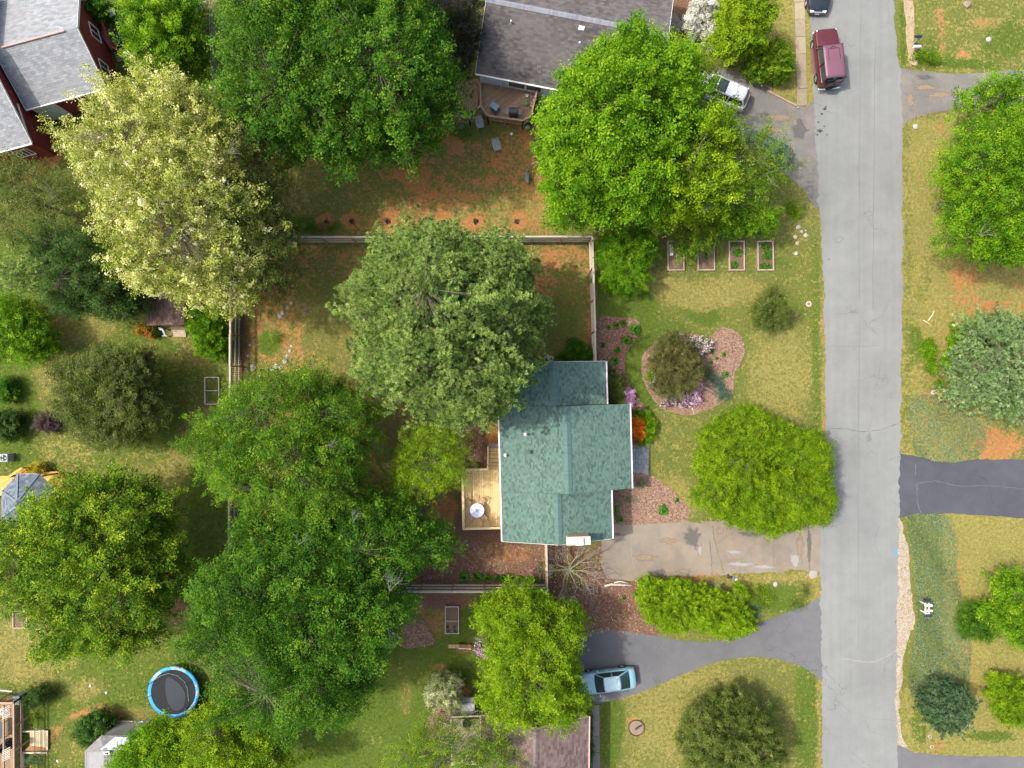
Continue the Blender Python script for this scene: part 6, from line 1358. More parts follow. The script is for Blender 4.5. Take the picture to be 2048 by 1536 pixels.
# ------------------------------------------------------------------ vehicles
tyre = simple('tyre_rubber', (0.02, 0.02, 0.02), 0.9); rimm = simple('alloy', (0.5, 0.5, 0.52), 0.3, 0.1, metal=0.6); chrome = simple('chrome', (0.75, 0.75, 0.76), 0.15, 0.05, metal=0.7)
def wheel(T, x, y, r, w=0.21, side=1):
    prof = [(r * 0.62, -w / 2), (r * 0.93, -w / 2), (r, -w * 0.3), (r, w * 0.3), (r * 0.93, w / 2), (r * 0.62, w / 2)]
    mb = MB(); mb.lathe(prof, n=24, cap=False); mb.lathe([(r * 0.62, w * 0.2), (0.01, w * 0.22)], n=24, cap=False)
    o = mb.build('wheel', tyre, T, local=True); o.location = (x, y, r); o.rotation_euler = (-math.pi / 2 * side, 0, 0)
    m = MB(); m.lathe([(r * 0.6, w * 0.30), (r * 0.56, w * 0.42), (r * 0.5, w * 0.32)], n=24, cap=False)
    for k in range(5):
        a = k * 2 * math.pi / 5; m.beam((math.cos(a) * 0.03, math.sin(a) * 0.03, w * 0.36), (math.cos(a) * r * 0.55, math.sin(a) * r * 0.55, w * 0.36), 0.05, 0.02)
    m.lathe([(0.06, w * 0.3), (0.05, w * 0.42), (0.001, w * 0.42)], n=12)
    q = m.build('rim', rimm, T, local=True); q.parent = o
    return o
def car(name, label, loc, rz, paint, L, W, H, belt, hood, sill=0.28, boxy=False, roof=None, cabin=None, group=None, wheels=None, wr=0.33, headl=True, roof_paint=None, nose=0.0):
    """x = forward. cabin = (x windscreen base, x roof front, x roof rear, x rear glass base); stations give the lower body"""
    T = thing(name, label, 'car', (*loc, 0), rz, group)
    xb, xf, xr, xe = cabin
    N = 26; xs = [-L / 2 + L * i / (N - 1) for i in range(N)]
    wr_x = wheels
    def hw(x):
        t = abs(x) / (L / 2); e = (0.10 if boxy else 0.26) if x > 0 else (0.06 if boxy else 0.16)
        p = 8 if boxy else 5
        return W / 2 * (1 - e * t ** p)
    def topz(x):
        if x > xb: t = (x - xb) / (L / 2 - xb); return belt - (belt - hood) * t ** 1.3 - (0.0 if boxy else 0.16 * t ** 6)
        if x < xe: t = (xe - x) / (L / 2 + xe + 1e-6); return belt - (0.02 if boxy else 0.07) * t ** 2 - (0.0 if boxy else 0.10 * t ** 8)
        return belt
    def botz(x):
        z = sill
        for wx in wr_x:
            d = abs(x - wx)
            if d < wr * 1.12: z = max(z, math.sqrt((wr * 1.15) ** 2 - d * d) + wr * 0.85)
        return min(z, topz(x) - 0.12)
    xs = sorted(set(xs + [wx + s * wr * k for wx in wr_x for s in (-1, 1) for k in (1.12, 1.0, 0.7, 0.35)]))
    V = []; F = []
    for x in xs:
        w, zt, zb_ = hw(x), topz(x), botz(x); zm = sill + (belt - sill) * 0.55
        tuck = 0.93
        prof = [(0, zb_), (w * tuck, zb_), (w * 0.985, max(zb_ + 0.03, sill + 0.15)), (w, max(zb_ + 0.05, zm)), (w * 0.975, max(zb_ + 0.08, zt - 0.06)), (w * 0.93, zt), (w * 0.6, zt + 0.02), (0, zt + 0.035)]
        V += [(x, y, z) for y, z in prof] + [(x, -y, z) for y, z in prof[1:-1][::-1]]
    k = 14
    for i in range(len(xs) - 1):
        for j in range(k): F.append((i * k + j, i * k + (j + 1) % k, (i + 1) * k + (j + 1) % k, (i + 1) * k + j))
    F += [tuple(range(k - 1, -1, -1)), tuple(range((len(xs) - 1) * k, len(xs) * k))]
    me = bpy.data.meshes.new('body'); me.from_pydata(V, [], F); me.polygons.foreach_set('use_smooth', [True] * len(F)); body = link('body', me, paint, T)
    m = body.modifiers.new('b', 'BEVEL'); m.width = 0.03; m.segments = 2; m.angle_limit = math.radians(40)
    # underbody
    mb = MB(); mb.box(0, 0, sill, L * 0.9, W * 0.78, 0.12); mb.build('underbody', simple('black_plastic', (0.03, 0.03, 0.03)), T, local=True)
    # cabin
    ins = 0.05 if boxy else 0.10; tum = 0.07 if boxy else 0.20
    def rw(x): return hw(x) - ins - tum
    zb2 = belt + 0.01
    bl = [(xb, hw(xb) - ins * 1.2, zb2), (xe, hw(xe) - ins * 1.2, zb2)]; tp_ = [(xf, rw(xf), H - 0.03), (xr, rw(xr), H - 0.04)]
    # roof: crowned, rounded front and rear edges
    VR = []; nx_, ny_ = 10, 8
    for i in range(nx_ + 1):
        x = xr + (xf - xr) * i / nx_
        for j in range(ny_ + 1):
            y = rw(x) * (-1 + 2 * j / ny_); t = abs(2 * j / ny_ - 1); s = abs(2 * i / nx_ - 1)
            bulge = 0.0 if boxy else 0.05 * (1 - t * t)
            xx = x + (bulge if i == nx_ else -bulge if i == 0 else 0)
            VR.append((xx, y, H - 0.03 * t ** 3 - (0.03 if not boxy else 0.015) * s ** 4 - (0.01)))
    n0 = len(VR); FR = [(i * (ny_ + 1) + j, (i + 1) * (ny_ + 1) + j, (i + 1) * (ny_ + 1) + j + 1, i * (ny_ + 1) + j + 1) for i in range(nx_) for j in range(ny_)]
    VR += [(x, y, z - 0.05) for x, y, z in VR]
    bord = [j for j in range(ny_ + 1)] + [i * (ny_ + 1) + ny_ for i in range(1, nx_ + 1)] + [nx_ * (ny_ + 1) + j for j in range(ny_ - 1, -1, -1)] + [i * (ny_ + 1) for i in range(nx_ - 1, 0, -1)]
    FR += [(bord[i], bord[(i + 1) % len(bord)], bord[(i + 1) % len(bord)] + n0, bord[i] + n0) for i in range(len(bord))]
    me = bpy.data.meshes.new('roof'); me.from_pydata(VR, [], FR); me.polygons.foreach_set('use_smooth', [True] * len(FR)); link('roof', me, roof_paint or paint, T)
    me.flip_normals() if me.polygons[0].normal.z < 0 else None
    gl = glass_mat('car_glass', (0.025, 0.045, 0.045))
    def gquad(nm, q, bow=0.0):
        mb = MB()
        if bow:
            a, b, c_, d = map(Vector, q); vs = []
            for i in range(7):
                t = i / 6; bb = bow * 4 * t * (1 - t); vs += [a.lerp(b, t) + Vector((bb, 0, 0)), d.lerp(c_, t) + Vector((bb, 0, 0))]
            mb.add(vs, [(2 * i, 2 * i + 2, 2 * i + 3, 2 * i + 1) for i in range(6)])
        else: mb.quad(*q)
        return mb.build(nm, gl, T, local=True, smooth=bool(bow))
    for nm, xa, xt, sg in (('windscreen', xb, xf, 1), ('rear_window', xe, xr, -1)):
        wa, wt = (hw(xa) - ins * 1.2), rw(xt)
        gquad(nm, ((xa, -wa + .03, zb2), (xa, wa - .03, zb2), (xt, wt - .02, H - 0.05), (xt, -wt + .02, H - 0.05)), bow=sg * (0.02 if boxy else 0.09))
    for s in (-1, 1):
        wa = lambda x: s * (hw(x) - ins * 1.2); wt = lambda x: s * rw(x)
        # side glass in two panes with pillar between
        xm = (xf + xr) / 2 - 0.05
        pil = 0.06
        pa = [(xb - 0.12, wa(xb), zb2), (xm + pil, wa(0), zb2), (xm + pil, wt(0) , H - 0.06), (xf - 0.02, wt(xf), H - 0.06)]
        pb = [(xm - pil, wa(0), zb2), (xe + 0.16, wa(xe), zb2), (xr + 0.02, wt(xr), H - 0.06), (xm - pil, wt(0), H - 0.06)]
        gquad('side_window', pa); gquad('side_window', pb)
        for A_, B_, w_ in (((xb, wa(xb), belt), (xf, wt(xf), H - 0.04), 0.06), ((xe, wa(xe), belt), (xr, wt(xr), H - 0.04), 0.10), ((xm, wa(0), belt), (xm, wt(0), H - 0.04), 0.09)):
            mb = MB(); mb.beam(A_, B_, w_, 0.05); mb.build('pillar', paint, T, local=True)
        mb = MB(); mb.beam((xb - 0.25, s * (W / 2 + 0.0), belt + 0.06), (xb - 0.25, s * (W / 2 + 0.18), belt + 0.08), 0.11, 0.13); mb.build('wing_mirror', paint, T, local=True, bevel=0.02)
        for wx in wr_x: wheel(T, wx, s * (W / 2 - 0.13), wr, side=s)
        if headl:
            mb = MB(); x = L / 2 - 0.17; mb.box(x, s * (hw(x) - 0.22), topz(x) - 0.05, 0.30, 0.30, 0.10, -s * 0.5 if not boxy else 0); mb.build('headlight', simple('lamp_glass', (0.75, 0.78, 0.8), 0.1, 0.05), T, local=True, bevel=0.03)
        mb = MB(); x = -L / 2 + 0.06; mb.box(x, s * (hw(x) - 0.14), belt - 0.2, 0.10, 0.22, 0.2, s * 0.3 if not boxy else 0); mb.build('tail_light', simple('red_lens', (0.35, 0.02, 0.02), 0.2), T, local=True, bevel=0.02)
        mb = MB(); mb.beam((xm + 0.25, s * (W / 2 + 0.005), belt - 0.14), (xm + 0.42, s * (W / 2 + 0.005), belt - 0.14), 0.03, 0.03); mb.build('door_handle', paint, T, local=True)
    mb = MB(); mb.box(0, 0, belt - 0.02, (xf - xr) * 0.9, W * 0.8, 0.04); mb.build('interior', simple('dark_interior', (0.05, 0.045, 0.04)), T, local=True)
    return T
def at(px, py, h): return G(px, py, h)
# maroon boxy SUV, front towards the top of the picture
mar = paint_mat('maroon_paint', (0.10, 0.016, 0.022)); marr = paint_mat('dull_maroon_roof', (0.165, 0.068, 0.095), 0.5)  # roof and running boards take a duller, paler maroon
loc = at(1664, 112, 1.85); hd = math.radians(96)
T = car('parked_car', 'maroon boxy off roader with spare wheel parked on the left side of the road', (loc[0] + 0.12, loc[1] + 0.32), hd, mar, 4.3, 1.82, 1.92, 1.18, 1.12, 0.38, True, cabin=(0.85, 0.55, -1.98, -2.08), wheels=(-1.32, 1.36), wr=0.38, roof_paint=marr)
mb = MB(); prof = [(0.25, -0.12), (0.36, -0.12), (0.38, -0.06), (0.38, 0.06), (0.36, 0.12), (0.25, 0.12)]; mb.lathe(prof, n=24); o = mb.build('spare_wheel', tyre, T, local=True); o.location = (-2.30, -0.16, 1.0); o.rotation_euler = (0, math.pi / 2, 0)
o.location.y = 0.12
mb = MB(); mb.tube([(-2.22, -0.86, 0.55), (-2.30, -0.8, 0.56), (-2.32, 0, 0.56), (-2.30, 0.8, 0.56), (-2.22, 0.86, 0.55)], 0.055, 8); mb.build('bumper', chrome, T, local=True)
mb = MB(); mb.box(2.18, 0, 0.55, 0.14, 1.7, 0.18); mb.build('bumper', chrome, T, local=True, bevel=0.03)
mb = MB(); mb.beam((0.25, -0.42, 1.918), (-0.62, -0.45, 1.925), 0.03, 0.02); mb.beam((0.25, 0.42, 1.918), (-0.62, 0.45, 1.925), 0.03, 0.02); mb.beam((0.25, -0.42, 1.918), (0.25, 0.42, 1.918), 0.03, 0.02); mb.build('sunroof_trim', mar, T, local=True)
mb = MB(); mb.tube([(0.28, -0.22, 1.93), (0.42, 0.0, 1.925), (0.28, 0.22, 1.93)], 0.02, 5); mb.build('wiper', simple('black_plastic', (0.03, 0.03, 0.03)), T, local=True)
for s in (-1, 1): mb = MB(); mb.box(0.0, s * 0.93, 0.42, 2.2, 0.16, 0.05); mb.build('running_board', marr, T, local=True, bevel=0.01)
for s in (-1, 1): mb = MB(); mb.box(-2.11, s * 0.38, 1.48, 0.02, 0.55, 0.38); mb.build('rear_window', glass_mat('car_glass'), T, local=True)
# black car at the top, front towards the bottom of the picture
nav = paint_mat('black_blue_paint', (0.018, 0.026, 0.032), 0.2)
loc = at(1641, -34, 0.9); T = car('parked_car', 'black rounded car with white headlights cut off by the top edge', loc, math.radians(-92), nav, 4.4, 1.78, 1.47, 0.95, 0.72, cabin=(0.80, 0.15, -0.9, -1.75), wheels=(-1.3, 1.3))
mb = MB(); mb.box(2.17, 0, 0.62, 0.06, 0.9, 0.10); mb.build('grille', chrome, T, local=True, bevel=0.01)
mb = MB(); mb.box(2.215, 0, 0.42, 0.02, 0.35, 0.14); mb.build('number_plate', simple('plate_white', (0.7, 0.7, 0.72)), T, local=True)
# white SUV under the maple
whp = paint_mat('white_paint', (0.78, 0.79, 0.80), 0.3, 0.0)
loc = at(1444, 176, 1.2); T = car('parked_car', 'white station wagon half hidden under the bright maple in the driveway', loc, math.radians(157), whp, 4.6, 1.8, 1.65, 1.0, 0.85, cabin=(1.0, 0.45, -1.85, -2.15), wheels=(-1.38, 1.38), wr=0.34)
mb = MB(); mb.box(0.05, 0, 1.645, 0.75, 1.0, 0.012); mb.build('sunroof', glass_mat('car_glass'), T, local=True)
for s in (-1, 1): mb = MB(); mb.tube([(0.4, s * 0.58, 1.66), (0.3, s * 0.58, 1.70), (-1.6, s * 0.58, 1.70), (-1.7, s * 0.58, 1.66)], 0.018, 6); mb.build('roof_rail', chrome, T, local=True)
mb = MB(); mb.tube([(-1.6, 0, 1.64), (-1.68, 0, 1.70)], 0.02, 6); mb.build('antenna', simple('black_plastic', (0.03, 0.03, 0.03)), T, local=True)
# blue sedan
teal = paint_mat('light_teal_paint', (0.22, 0.42, 0.46), 0.3, 0.1); tealr = paint_mat('sky_sheen_teal_roof', (0.42, 0.58, 0.62), 0.25, 0.1)  # roof colour lightened to stand in for sky reflected on top
loc = at(1215, 1364, 0.9); T = car('parked_car', 'pale teal sedan on the curved asphalt driveway, nose under the tree', loc, math.radians(187.5), teal, 4.5, 1.74, 1.40, 0.90, 0.78, cabin=(0.95, 0.30, -0.95, -1.72), wheels=(-1.32, 1.34), wr=0.31, roof_paint=tealr)
# dark blue car hidden under the feathery tree
bl2 = paint_mat('slate_blue_paint', (0.06, 0.09, 0.13), 0.3)
loc = at(1530, 292, 0.9); car('parked_car', 'dark slate blue car almost hidden by the sparse tree near the driveway mouth', loc, math.radians(155), bl2, 4.4, 1.75, 1.42, 0.9, 0.78, cabin=(0.95, 0.30, -0.95, -1.7), wheels=(-1.3, 1.3))
# ------------------------------------------------------------------ vegetation
def P_(name, cols, **k): return leaf_mat(name, cols, **k)
LM = {
 'deep': P_('deep_green_leaves', [(0.0, (0.020, 0.075, 0.007)), (0.4, (0.062, 0.165, 0.010)), (0.75, (0.125, 0.26, 0.015)), (1.0, (0.29, 0.40, 0.03))]),
 'bright': P_('bright_green_leaves', [(0.0, (0.035, 0.12, 0.005)), (0.35, (0.12, 0.27, 0.007)), (0.75, (0.24, 0.40, 0.010)), (1.0, (0.42, 0.53, 0.03))]),
 'lime': P_('lime_leaves', [(0.0, (0.055, 0.12, 0.004)), (0.35, (0.16, 0.29, 0.007)), (0.75, (0.29, 0.43, 0.010)), (1.0, (0.44, 0.53, 0.03))]),
 'mid': P_('mid_green_leaves', [(0.0, (0.035, 0.10, 0.007)), (0.35, (0.11, 0.22, 0.010)), (0.7, (0.24, 0.36, 0.014)), (1.0, (0.46, 0.50, 0.04))]),
 'fresh': P_('fresh_green_leaves', [(0.0, (0.026, 0.085, 0.007)), (0.35, (0.08, 0.19, 0.010)), (0.7, (0.165, 0.30, 0.014)), (1.0, (0.38, 0.46, 0.04))]),
 'dull': P_('olive_leaves', [(0.0, (0.05, 0.085, 0.014)), (0.45, (0.12, 0.165, 0.028)), (0.8, (0.20, 0.235, 0.05)), (1.0, (0.32, 0.32, 0.11))]),
 'bronze': P_('bronze_leaves', [(0.0, (0.07, 0.08, 0.02)), (0.45, (0.145, 0.15, 0.04)), (0.8, (0.22, 0.20, 0.07)), (1.0, (0.32, 0.24, 0.12))]),
 'cream': P_('cream_blossom_leaves', [(0.0, (0.07, 0.12, 0.015)), (0.25, (0.22, 0.28, 0.03)), (0.45, (0.42, 0.45, 0.075)), (0.68, (0.68, 0.68, 0.22)), (1.0, (0.84, 0.83, 0.46))]),
 'pine': P_('pine_needles', [(0.0, (0.11, 0.20, 0.05)), (0.4, (0.31, 0.435, 0.112)), (0.75, (0.50, 0.625, 0.175)), (1.0, (0.67, 0.745, 0.27))], trans=0.5),
 'bluepine': P_('blue_pine_needles', [(0.0, (0.09, 0.16, 0.05)), (0.45, (0.21, 0.32, 0.12)), (0.8, (0.34, 0.46, 0.18)), (1.0, (0.50, 0.58, 0.28))], trans=0.25),
 'spruce': P_('spruce_needles', [(0.0, (0.05, 0.10, 0.045)), (0.45, (0.12, 0.21, 0.09)), (0.8, (0.23, 0.33, 0.16)), (1.0, (0.34, 0.43, 0.22))]),
 'dark': P_('dark_evergreen_leaves', [(0.0, (0.025, 0.055, 0.010)), (0.45, (0.055, 0.115, 0.020)), (0.8, (0.10, 0.175, 0.032)), (1.0, (0.17, 0.24, 0.06))]),
 'plum': P_('dark_plum_leaves', [(0.0, (0.026, 0.033, 0.018)), (0.5, (0.065, 0.072, 0.042)), (0.85, (0.117, 0.111, 0.072)), (1.0, (0.208, 0.169, 0.130))]),
 'purple': P_('purple_brown_leaves', [(0.0, (0.05, 0.03, 0.03)), (0.5, (0.12, 0.08, 0.075)), (1.0, (0.24, 0.17, 0.15))]),
 'white': P_('white_blossom', [(0.0, (0.10, 0.15, 0.06)), (0.2, (0.35, 0.37, 0.28)), (0.45, (0.72, 0.70, 0.62)), (1.0, (0.88, 0.86, 0.80))]),
 'pink': P_('pink_blossom', [(0.0, (0.45, 0.18, 0.38)), (0.5, (0.68, 0.38, 0.58)), (1.0, (0.82, 0.62, 0.72))]),
 'pale_pink': P_('pale_pink_blossom', [(0.0, (0.62, 0.36, 0.48)), (0.5, (0.76, 0.58, 0.62)), (1.0, (0.85, 0.78, 0.76))]),
 'orange': P_('orange_blossom', [(0.0, (0.55, 0.12, 0.01)), (0.5, (0.80, 0.24, 0.015)), (1.0, (0.88, 0.40, 0.06))]),
 'red': P_('red_blossom', [(0.0, (0.5, 0.05, 0.02)), (1.0, (0.75, 0.14, 0.06))]),
 'yellow': P_('golden_leaves', [(0.0, (0.22, 0.20, 0.02)), (0.5, (0.45, 0.40, 0.03)), (1.0, (0.70, 0.60, 0.10))]),
 'variegated': P_('variegated_leaves', [(0.0, (0.10, 0.15, 0.04)), (0.3, (0.30, 0.36, 0.12)), (0.6, (0.62, 0.62, 0.36)), (1.0, (0.80, 0.78, 0.55))]),
 'hosta': P_('hosta_leaves', [(0.0, (0.03, 0.10, 0.01)), (0.5, (0.06, 0.19, 0.015)), (1.0, (0.14, 0.30, 0.03))]),
 'blue': P_('blue_green_leaves', [(0.0, (0.05, 0.11, 0.07)), (0.5, (0.10, 0.20, 0.13)), (1.0, (0.20, 0.32, 0.22))]),
 'ivy': P_('ground_cover_leaves', [(0.0, (0.08, 0.15, 0.07)), (0.5, (0.18, 0.285, 0.15)), (0.85, (0.27, 0.38, 0.22)), (1.0, (0.42, 0.30, 0.17))]),
}
BARK = simple('grey_brown_bark', (0.17, 0.135, 0.105), 0.95, 0.35, 5, stretch=(2, 2, 0.5)); TWIG = simple('grey_twigs', (0.16, 0.148, 0.135), 0.9, 0.2)
def leaves_np(C, N, size, asp, r, val, shape='leaf'):
    """quads around centres C with unit-ish normals N"""
    n = len(C); N = N / np.linalg.norm(N, axis=1, keepdims=True)
    a = r.normal(size=(n, 3)); t = np.cross(N, a); t /= np.linalg.norm(t, axis=1, keepdims=True) + 1e-9; b = np.cross(N, t)
    L = size * r.uniform(0.6, 1.3, n)[:, None]
    V = np.stack([C - t * L * .5, C + b * L * .5 * asp + N * L * 0.06, C + t * L * .5 - N * L * 0.1, C - b * L * .5 * asp + N * L * 0.06], 1).reshape(-1, 3)
    return V, np.arange(4 * n).reshape(-1, 4), val
def needles_np(C, A, size, wid, r, val, k=20, up=0.4, clipv=True):
    """tufts: k thin triangles radiating about axis A from each centre"""
    n = len(C); C_ = np.repeat(C, k, 0); A_ = np.repeat(A, k, 0); m = n * k
    d = r.normal(size=(m, 3)); d /= np.linalg.norm(d, axis=1, keepdims=True); d = d + A_ * 0.9; d[:, 2] += up * 0.3; d /= np.linalg.norm(d, axis=1, keepdims=True)
    s = np.cross(d, r.normal(0, 0.45, (m, 3)) + np.array([0, 0, 1.0])); s /= np.linalg.norm(s, axis=1, keepdims=True) + 1e-9
    L = size * r.uniform(0.7, 1.15, m)[:, None]
    tip = C_ + d * L; mid = C_ + d * L * 0.55
    V = np.stack([C_, mid + s * wid, tip, mid - s * wid], 1).reshape(-1, 3)
    return V, np.arange(4 * m).reshape(-1, 4), (np.clip(np.repeat(val, k) + r.normal(0, 0.08, m), 0, 1) if clipv else np.repeat(val, k) + r.normal(0, 0.08, m))
TOTAL = {'q': 0}
from mathutils import Matrix
def spray_group():
    g = bpy.data.node_groups.new('leaf_sprays', 'GeometryNodeTree'); g.interface.new_socket('Geometry', in_out='INPUT', socket_type='NodeSocketGeometry'); g.interface.new_socket('Geometry', in_out='OUTPUT', socket_type='NodeSocketGeometry')
    N, L = g.nodes, g.links; gi, go = N.new('NodeGroupInput'), N.new('NodeGroupOutput')
    def na(nm, ty): n = N.new('GeometryNodeInputNamedAttribute'); n.data_type = ty; n.inputs['Name'].default_value = nm; return n.outputs[0]
    cmp_ = N.new('FunctionNodeCompare'); cmp_.data_type = 'INT'; cmp_.operation = 'LESS_THAN'; L.new(na('spray', 'INT'), cmp_.inputs[2]); cmp_.inputs[3].default_value = 0
    sg = N.new('GeometryNodeSeparateGeometry'); sg.domain = 'POINT'; L.new(gi.outputs[0], sg.inputs[0]); L.new(cmp_.outputs[0], sg.inputs[1])
    sp = N.new('GeometryNodeSplitToInstances'); sp.domain = 'POINT'; L.new(sg.outputs[1], sp.inputs[0]); L.new(na('spray', 'INT'), sp.inputs['Group ID'])
    ip = N.new('GeometryNodeInstanceOnPoints'); L.new(sg.outputs[0], ip.inputs['Points']); L.new(sp.outputs[0], ip.inputs['Instance']); ip.inputs['Pick Instance'].default_value = True
    L.new(na('pick', 'INT'), ip.inputs['Instance Index']); L.new(na('rot', 'FLOAT_VECTOR'), ip.inputs['Rotation'])
    cb = N.new('ShaderNodeCombineXYZ'); s = na('sc', 'FLOAT'); [L.new(s, cb.inputs[k]) for k in range(3)]; L.new(cb.outputs[0], ip.inputs['Scale'])
    L.new(ip.outputs[0], go.inputs[0]); return g
SPRAYS = spray_group()
def grow(name, label, cat, lobes, H, pal, kind='broad', base=None, dens=1.0, leaf=0.17, bough=1.0, clump=0.16, seed=1, trunk=True, group=None, twigs=(), zc=None, droop=0.25, fill=0.4, ragged_=0.3, asp=0.6, limbs_vis=1.0, sub=9, per=14, upw=0.9, trunk_xy=None, mix2=None, loc=None):
    r = np.random.default_rng(seed * 101 + 3); rr = random.Random(seed)
    if kind != 'pine': leaf *= 0.82; per = int(per * 1.35)
    base = base if base is not None else H * (0.22 if H > 5 else 0.05); zc = zc or (base + (H - base) * 0.45)
    LB = []
    for lb in lobes:
        px, py, rx, ry = lb[:4]; hz = lb[4] if len(lb) > 4 else 1.0
        top = base + (H - base) * hz; z = base + (top - base) * 0.45
        x, y = G(px, py, z + (top - z) * 0.15); k = (CAM_H - z) / CAM_H / 25; a, b = max(rx * k * 0.5, rx * k - 0.42 * bough), max(ry * k * 0.5, ry * k - 0.42 * bough)
        LB.append((np.array([x, y, z]), a, b, top - z, (z - base) * 0.9))
    w = sum(a * b for _, a, b, _, _ in LB); cx = sum(c[0] * a * b for c, a, b, _, _ in LB) / w; cy = sum(c[1] * a * b for c, a, b, _, _ in LB) / w
    if trunk_xy: cx, cy = G(*trunk_xy)
    T = thing(name, label, cat, (cx, cy, 0), 0, group)
    o3 = np.array([cx, cy, 0.0])
    # boughs: a few modelled sprays of leaves, set all over the crown by the crown's own node group
    nt = 8 if H > 4 else 5; TV, TF, TR, TG, TC = [], [], [], [], []; off = 0; kk = max(2, int(per * dens * 1.15))
    for g in range(nt):
        m = sub; t = np.linspace(-1, 1, m) + r.normal(0, 0.12, m); lat = r.normal(0, 0.36, m) * (1.1 - 0.6 * np.abs(t))
        Pc = np.stack([t * bough * 0.8, lat * bough * 0.75, -droop * bough * t ** 2 * 0.6 - np.abs(lat) * droop * 0.6 + r.normal(0, 0.09 * bough, m)], 1)
        ND = Pc * 0.9 + np.array([0, 0, 0.42 * bough]); ND /= np.linalg.norm(ND, axis=1, keepdims=True); sv = r.normal(0, 0.19, m)
        if kind == 'pine': A = ND * 0.6 + np.array([0.15, 0, 0.8]); A /= np.linalg.norm(A, axis=1, keepdims=True); V, F, val = needles_np(Pc, A, leaf, 0.025, r, sv, k=per, clipv=False)
        else:
            n = m * kk; C = np.repeat(Pc, kk, 0) + r.normal(0, clump, (n, 3)) * np.array([1, 1, 0.65]); N = np.repeat(ND, kk, 0) * 0.8 + np.array([0, 0, upw * 0.6]) + r.normal(0, 0.42, (n, 3))
            V, F, val = leaves_np(C, N, leaf, asp, r, np.repeat(sv, kk) + r.normal(0, 0.11, n))
        TV.append(V); TF.append(F + off); off += len(V); TR.append(val); TG.append(np.full(len(V), g)); TC.append(Pc)
    PX_, RX_, SX_, RV_, B, C0, D0 = [], [], [], [], [], [], []
    def put(x, d, s, v):
        h = np.array([d[0], d[1], 0.12 + 0.25 * d[2]]); h /= np.linalg.norm(h); h += r.normal(0, 0.28, 3); h /= np.linalg.norm(h)
        z = np.array([0, 0, 1.0]) + 0.42 * d * np.array([1, 1, 0.2]); z -= h * z.dot(h); z /= np.linalg.norm(z); y = np.cross(z, h); R3 = np.stack([h, y, z], 1)
        eu = Matrix(R3.tolist()).to_euler('XYZ'); PX_.append(x); RX_.append(tuple(eu)); SX_.append(s); RV_.append(v); g = int(r.integers(0, nt)); GI_.append(g); return R3, g
    GI_ = []
    for li, (c, a, b, ct, cb) in enumerate(LB):
        sp = bough * 0.85; n = int(max(10, 2 * math.pi * a * b * 2.0 / (sp * sp)))
        i = np.arange(n); zz = 1 - (i + 0.5) / n * 1.4; ph = i * 2.39996 + r.random() * 6
        q = np.sqrt(np.clip(1 - zz ** 2, 0, 1)); D = np.stack([q * np.cos(ph), q * np.sin(ph), zz], 1) + r.normal(0, 0.06, (n, 3))
        az = np.arctan2(D[:, 1], D[:, 0]); p1, p2, p3 = r.random(3) * 6
        lob = 1 + 0.09 * np.sin(3 * az + p1) + 0.08 * np.sin(5 * az + p2) + 0.06 * np.sin(9 * az + p3)
        rad = (lob * (0.90 - ragged_ * 0.5 + ragged_ * r.random(n)))[:, None]; Pz = D * rad
        X = c + np.stack([Pz[:, 0] * a, Pz[:, 1] * b, np.where(Pz[:, 2] > 0, Pz[:, 2] * ct, Pz[:, 2] * cb)], 1)
        keep = np.ones(n, bool)
        for lj, (c2, a2, b2, ct2, cb2) in enumerate(LB):
            if lj == li: continue
            dd = (X - c2) / np.array([a2, b2, ct2]); keep &= (dd ** 2).sum(1) > 0.42
        X = X[keep]; D = D[keep]; X[:, 2] += r.normal(0, 0.36 * bough if bough > 0.7 else 0.5 * bough, len(X)); X[:, 2] = np.maximum(X[:, 2], 0.12 * bough + 0.03)
        for x, d in zip(X, D):
            B.append((x, d)); s_ = r.uniform(0.65, 1.12); R3, g = put(x, d, s_, 0.25 + 0.32 * r.random())
            if mix2: C0.append(x + (TC[g] * s_) @ R3.T); D0.append(np.repeat(d[None], len(TC[g]), 0))
            if r.random() < fill * 1.5: put(c + (x - c) * np.array([1, 1, 1]) * r.uniform(0.45, 0.85), d, s_ * 1.1, 0.15 + 0.3 * r.random())
    V = np.concatenate(TV + [np.array(PX_) - o3]); F = np.concatenate(TF); nT, nP = off, len(PX_)
    me = mesh_np('crown', V, F, np.concatenate(TR)); z0 = np.zeros(nT)
    def pa(nm, ty, ar, key='value'):
        at = me.attributes.new(nm, ty, 'POINT'); at.data.foreach_set(key, np.asarray(ar).ravel())
    pa('spray', 'INT', np.concatenate(TG + [np.full(nP, -1)]).astype(np.int32)); pa('pick', 'INT', np.concatenate([z0, GI_]).astype(np.int32))
    pa('sc', 'FLOAT', np.concatenate([z0, SX_]).astype(np.float32)); pa('rv', 'FLOAT', np.concatenate([z0, RV_]).astype(np.float32)); pa('rot', 'FLOAT_VECTOR', np.concatenate([np.zeros((nT, 3)), np.array(RX_)]).astype(np.float32), 'vector')
    crown = link('crown' if H > 2.4 else 'foliage', me, LM[pal], T); crown['kind'] = 'stuff'; TOTAL['q'] += len(F); TOTAL['i'] = TOTAL.get('i', 0) + nP
    md = crown.modifiers.new('sprays', 'NODES'); md.node_group = SPRAYS
    if mix2: C0 = np.concatenate(C0); D0 = np.concatenate(D0)
